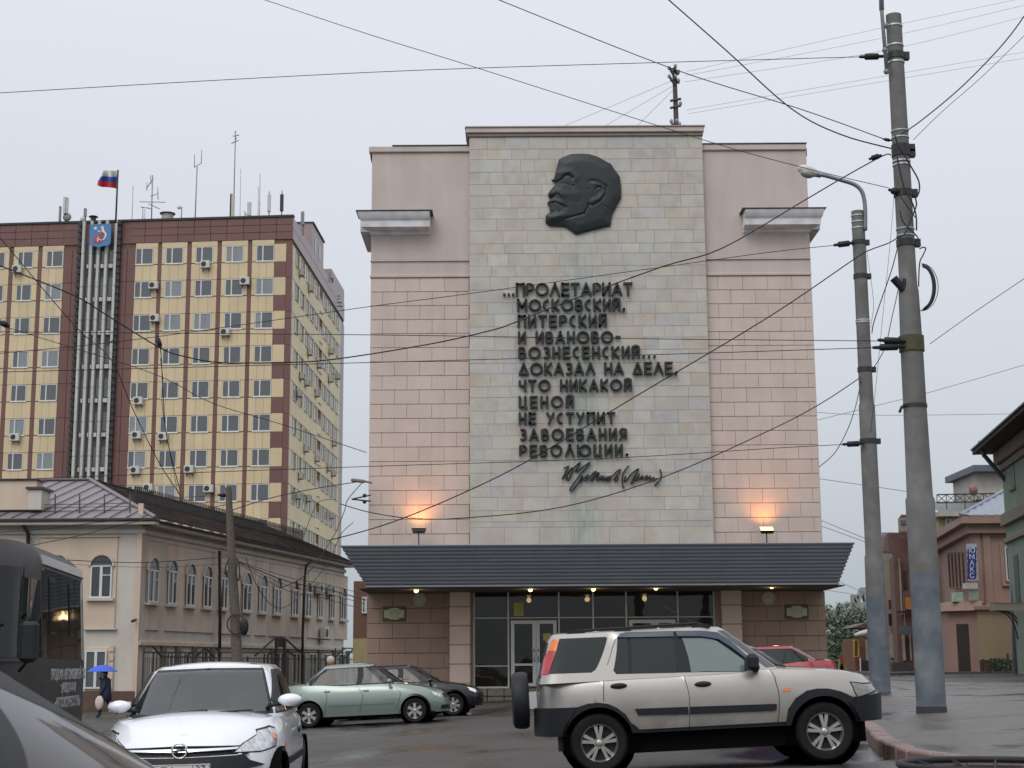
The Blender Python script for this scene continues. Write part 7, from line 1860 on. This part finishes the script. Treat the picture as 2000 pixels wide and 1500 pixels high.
block('stepped_roof_house','taller dark-roofed house behind the maroon shop with pale dormer boxes',1742,1800,1040,120,134,m_mar,(('dormer',1755,1012,1776,1038,m_gb,1.0),('dormer_window',1759,1016,1771,1024,m_zinc,1.1),('eave_board',1738,1045,1800,1052,m_tile,1.2)))
block('dark_gable','dark stepped gable behind the near pole and the dormers',1770,1800,1005,124,136,m_mar)
block('olive_gable_house','small olive-grey upper storey just right of the slimmer pole top roofs',1724,1742,1046,128,140,m_gb,(('roof_edge',1722,1040,1744,1048,m_cor,1.0),))
st=thing('shop_steps','dark stone steps with a slanting steel handrail before the maroon shop','steps',tuple(W(1765,1312,92)))
for i in range(4):
    a=W(1738+i*3,1312-i*5,93); b=W(1790-i*3,1312-i*5,93); MB().box((a.x,92.5+i*.35,-.3),(b.x,95,a.z+.1)).build('step',M('dark wet stone',(.05,.048,.045),.5,var=.2),st)
for k in range(5): MB().tube([W(1784,1255+k*7,92.4),W(1791,1266+k*7,92.4)],.035,5).build('handrail_bar',m_chrome,st)
kio=thing('kiosk','small brown kiosk with a yellow vertical sign and a pale curved roof down the street','kiosk',tuple(W(1682,1310,110)))
a=W(1668,1247,110); b=W(1702,1247,110); MB().box((a.x,110,-.5),(b.x,114,a.z)).build('wall',M('brown kiosk wall',srgb(110,74,60),.8,var=.25,scale=1.5),kio)
MB().box((W(1690,1250,109.9).x,109.85,0),(W(1700,1250,109.9).x,110,W(1690,1250,109.9).z)).build('pale_panel',m_lt,kio)
MB().box((W(1683,1290,109.9).x,109.8,-.3),(W(1700,1290,109.9).x,110,W(1690,1290,109.9).z)).build('dark_front',m_blk,kio)
MB().tube([W(1669,1241,109),W(1680,1238,109),W(1692,1235,109),W(1700,1238,109)],[.1,.2,.22,.2],8).build('curved_roof',m_antw,kio,True)
mb=MB(); mb.prism([W(1664,1226,110),W(1692,1216,110),W(1704,1227,110)],(0,4,0)); mb.build('dark_gable',m_tile,kio)
a=W(1666,1249,109.3); b=W(1678,1283,109.3); MB().box((a.x,109.2,b.z),(b.x,109.35,a.z)).build('yellow_sign',M('yellow sign',srgb(176,152,40),.5,var=.1),kio)
for k in range(6): p=W(1672.5,1253+k*5,109.1); MB().box((p.x-.1,109.12,p.z-.055),(p.x+.09,109.19,p.z+.05)).build('sign_mark',m_blk,kio)
MB().tube([W(1680,1285,108),W(1681,1313,108)],.05,6).build('white_post',m_antw,kio)
# grey concrete building with letter-like openwork parapet
cb=thing('grey_tower_building','grey concrete building with an A-shaped openwork top far down the street','building',tuple(W(1682,1290,210)))
CB=Frame(0,210,0); m_cg=M('pale concrete blockwork',srgb(142,142,140),.85,var=.1,scale=.6,streak=.1)
zp4=lambda x,y:(1600+x/7.5,1130+y/7.5)
def cpl(nm,pts,m_,d0,d1):
    mb=MB(); CB.poly(mb,[CB.uv(*zp4(x,y)) for x,y in pts][::-1],d0,d1); mb.build(nm,m_,cb)
cpl('wall',[(485,345),(900,345),(900,1300),(485,1300)],m_cg,-10,0)
cpl('parapet_frame',[(490,232),(588,230),(588,255),(490,258)],m_cg,-1.5,0); cpl('parapet_frame',[(490,258),(515,258),(515,345),(490,345)],m_cg,-1.5,0); cpl('parapet_brace',[(515,258),(540,258),(590,345),(560,345)],m_cg,-1.5,0)
cpl('parapet_leg',[(588,230),(615,130),(645,130),(645,215),(605,345),(575,345)],m_cg,-1.5,0); cpl('parapet_leg',[(645,130),(688,125),(720,185),(720,345),(680,345),(645,215)],m_cg,-1.5,0)
for x in (560,645): cpl('window',[(x,430),(x+28,430),(x+28,530),(x,530)],m_blk,.02,.1)
# sheds and roofs below the trees
sh=block('blue_grey_shed','blue-grey gabled shed at the foot of the trees beside the theatre',1604,1627,1243,150,158,M('blue grey boards',srgb(112,124,134),.7,var=.1))
mb=MB(); mb.prism([W(1606,1243,150),W(1618,1231,150),W(1628,1243,150)],(0,8,0)); mb.build('gable',_mats['blue grey boards'],sh); MB().tube([W(1606,1244,149.5),W(1618,1230.5,149.5),W(1629,1246,149.5)],.07,5).build('verge_board',m_antw,sh)
block('low_grey_roof_house','low house with a wide dull green-grey roof between the trees',1624,1656,1233,165,175,M('dull slate roof',srgb(92,104,98),.7,var=.1))
block('low_green_hut','low dark green hut at the end of the street behind the parked pale car',1648,1672,1297,120,124,M('dark green hut',srgb(60,72,56),.8,var=.2))
for px_ in (1637,1641): pass
sgn=thing('barrier_tripod','thin red and yellow striped barrier poles near the end of the street','barrier',tuple(W(1641,1312,100)))
MB().tube([W(1641,1282,100),W(1638,1315,100)],.07,6).build('pole',M('dull yellow paint',srgb(140,120,60),.6),sgn); MB().tube([W(1643,1282,100),W(1655,1313,100)],.06,6).build('pole',_mats['dull yellow paint'],sgn); MB().tube([W(1640,1280,100),W(1646,1294,100)],.12,6).build('red_panel',M('faded red board',srgb(130,60,55),.6),sgn)

# ------------------------------------------------------------------ trees
m_bark=M('dark bark',srgb(70,62,54),.9,var=.3,scale=8)
def leafmat(name,c):
    m=M(name,c,.8,var=.25,scale=.8,spec=.05); return m
m_lf=[leafmat('mid green leaves',(.16,.22,.13)),leafmat('dark green leaves',(.10,.14,.095)),leafmat('greyish green leaves',(.19,.22,.18))]  # leaf greens paled to paint in the haze of distance
def tree(label,px,py,D,hgt,wid,seed,mat,nclump=26,leaf=.3,pname='broadleaf_tree'):
    rng=random.Random(seed); c=W(px,py,D); base=Vector((c.x,D,gz(c.x)-.3)); topz=c.z; H=topz-base.z
    t=thing(pname,label,'tree',tuple(base),'trees at the end of the side street')
    mb=MB(); mb.tube([base,base+Vector((.1,0,H*.3)),base+Vector((-.1,.1,H*.6)),base+Vector((0,0,H*.9))],[.28,.22,.14,.04],8); ends=[]
    for k in range(nclump):
        a=rng.uniform(0,6.28); hh=rng.uniform(.25,.97); rr=wid*.56*math.sin(min(1,(1-hh)*1.7+.18)*1.57)*rng.uniform(.45,1.05)
        e_=base+Vector((math.cos(a)*rr,math.sin(a)*rr,H*hh)); ends.append(e_)
        s0=base+Vector((0,0,H*max(.2,hh-.22))); mb.tube([s0,s0.lerp(e_,.6)+Vector((0,0,.1)),e_],[.07,.04,.015],5)
    mb.build('trunk',m_bark,t,True)
    lv=MB()
    for e_ in ends:
        cr_=rng.uniform(.55,1.3)*wid*.155
        for _ in range(150):
            v=Vector((rng.gauss(0,1),rng.gauss(0,1),rng.gauss(0,.75))); v=v.normalized()*cr_*rng.random()**.5
            p=e_+v; a=Vector((rng.gauss(0,1),rng.gauss(0,1),rng.gauss(0,1))).normalized()*leaf*rng.uniform(.5,1); b=a.cross(Vector((rng.gauss(0,1),rng.gauss(0,1),rng.gauss(0,1)))).normalized()*leaf*.6
            lv.quad(p-a,p+b,p+a,p-b)
    o=lv.build('crown',mat,t); o['kind']='stuff'
tree('mid green bushy tree just right of the theatre wall end',1606,1196,170,9,9,1,m_lf[0],34)
tree('lower rounded green tree in the middle of the street end',1628,1216,175,8,8,2,m_lf[0])
tree('tall grey-green tree with an open crown against the sky',1650,1193,160,9,8,3,m_lf[2],30,.26)
tree('grey-green tree leaning against the grey concrete building',1664,1200,185,9,8,4,m_lf[2],28,.28)
tree('dark low tree in front of the low grey roof',1637,1243,130,6,5,5,m_lf[1],30,.2)
tree('dark bushy tree behind the pale parked car',1653,1254,135,6,4.5,6,m_lf[1],26,.2)
tree('dark shrub-like tree at the foot of the theatre corner',1616,1268,125,4,5,7,m_lf[1],24,.22)
# small weeds at the salmon house foot
rng=random.Random(5); mb=MB(); c=W(1955,1300,81.5)
for _ in range(260):
    p=c+Vector((rng.gauss(0,.35),rng.gauss(0,.2),rng.uniform(-.3,.35))); a=Vector((rng.gauss(0,1),rng.gauss(0,1),rng.gauss(0,1))).normalized()*.1; b=a.cross(Vector((0,1,.3))).normalized()*.05
    mb.quad(p-a,p+b,p+a,p-b)
tag(mb.build('shrub',m_lf[1]),'small leafy shrub against the tan wall at the right','shrub')
# far pavement along the shops
fw=MB(); a=W(1700,1310,80); fw.box((a.x,79.5,-.2),(a.x+40,83,gz(a.x)+.17)); o=fw.build('far_pavement',m_pave); o['kind']='structure'

# ------------------------------------------------------------------ round metal stand at the lower right corner
rs=thing('metal_ring_stand','black metal hoop of a spoked round stand at the bottom right corner','stand',tuple(G(1940,1640)))
c=W(1940,1494,7.6); rr=.44
MB().tube([c+Vector((rr*math.cos(q),rr*math.sin(q),0)) for q in [2*math.pi*i/48 for i in range(48)]],.018,8,closed=True).build('rim',m_plast,rs,True)
MB().tube([c+Vector((rr*.86*math.cos(q),rr*.86*math.sin(q),-.03)) for q in [2*math.pi*i/48 for i in range(48)]],.008,6,closed=True).build('inner_ring',m_plast,rs,True)
for k in range(12):
    q=2*math.pi*k/12+.2; MB().tube([c+Vector((rr*math.cos(q),rr*math.sin(q),0)),c+Vector((.08*math.cos(q),.08*math.sin(q),-.06))],.007,5).build('spoke',m_plast,rs)
MB().cyl((c.x,c.y,gz(c.x)),(c.x,c.y,c.z-.05),.03,None,10).build('stem',m_plast,rs); MB().lathe([(.001,.04),(.2,.03),(.24,0)],(c.x,c.y,gz(c.x)+.02),'z',20).build('foot',m_plast,rs,True)

# purge helper-only objects without users
for me in list(bpy.data.meshes):
    if me.users==0: bpy.data.meshes.remove(me)
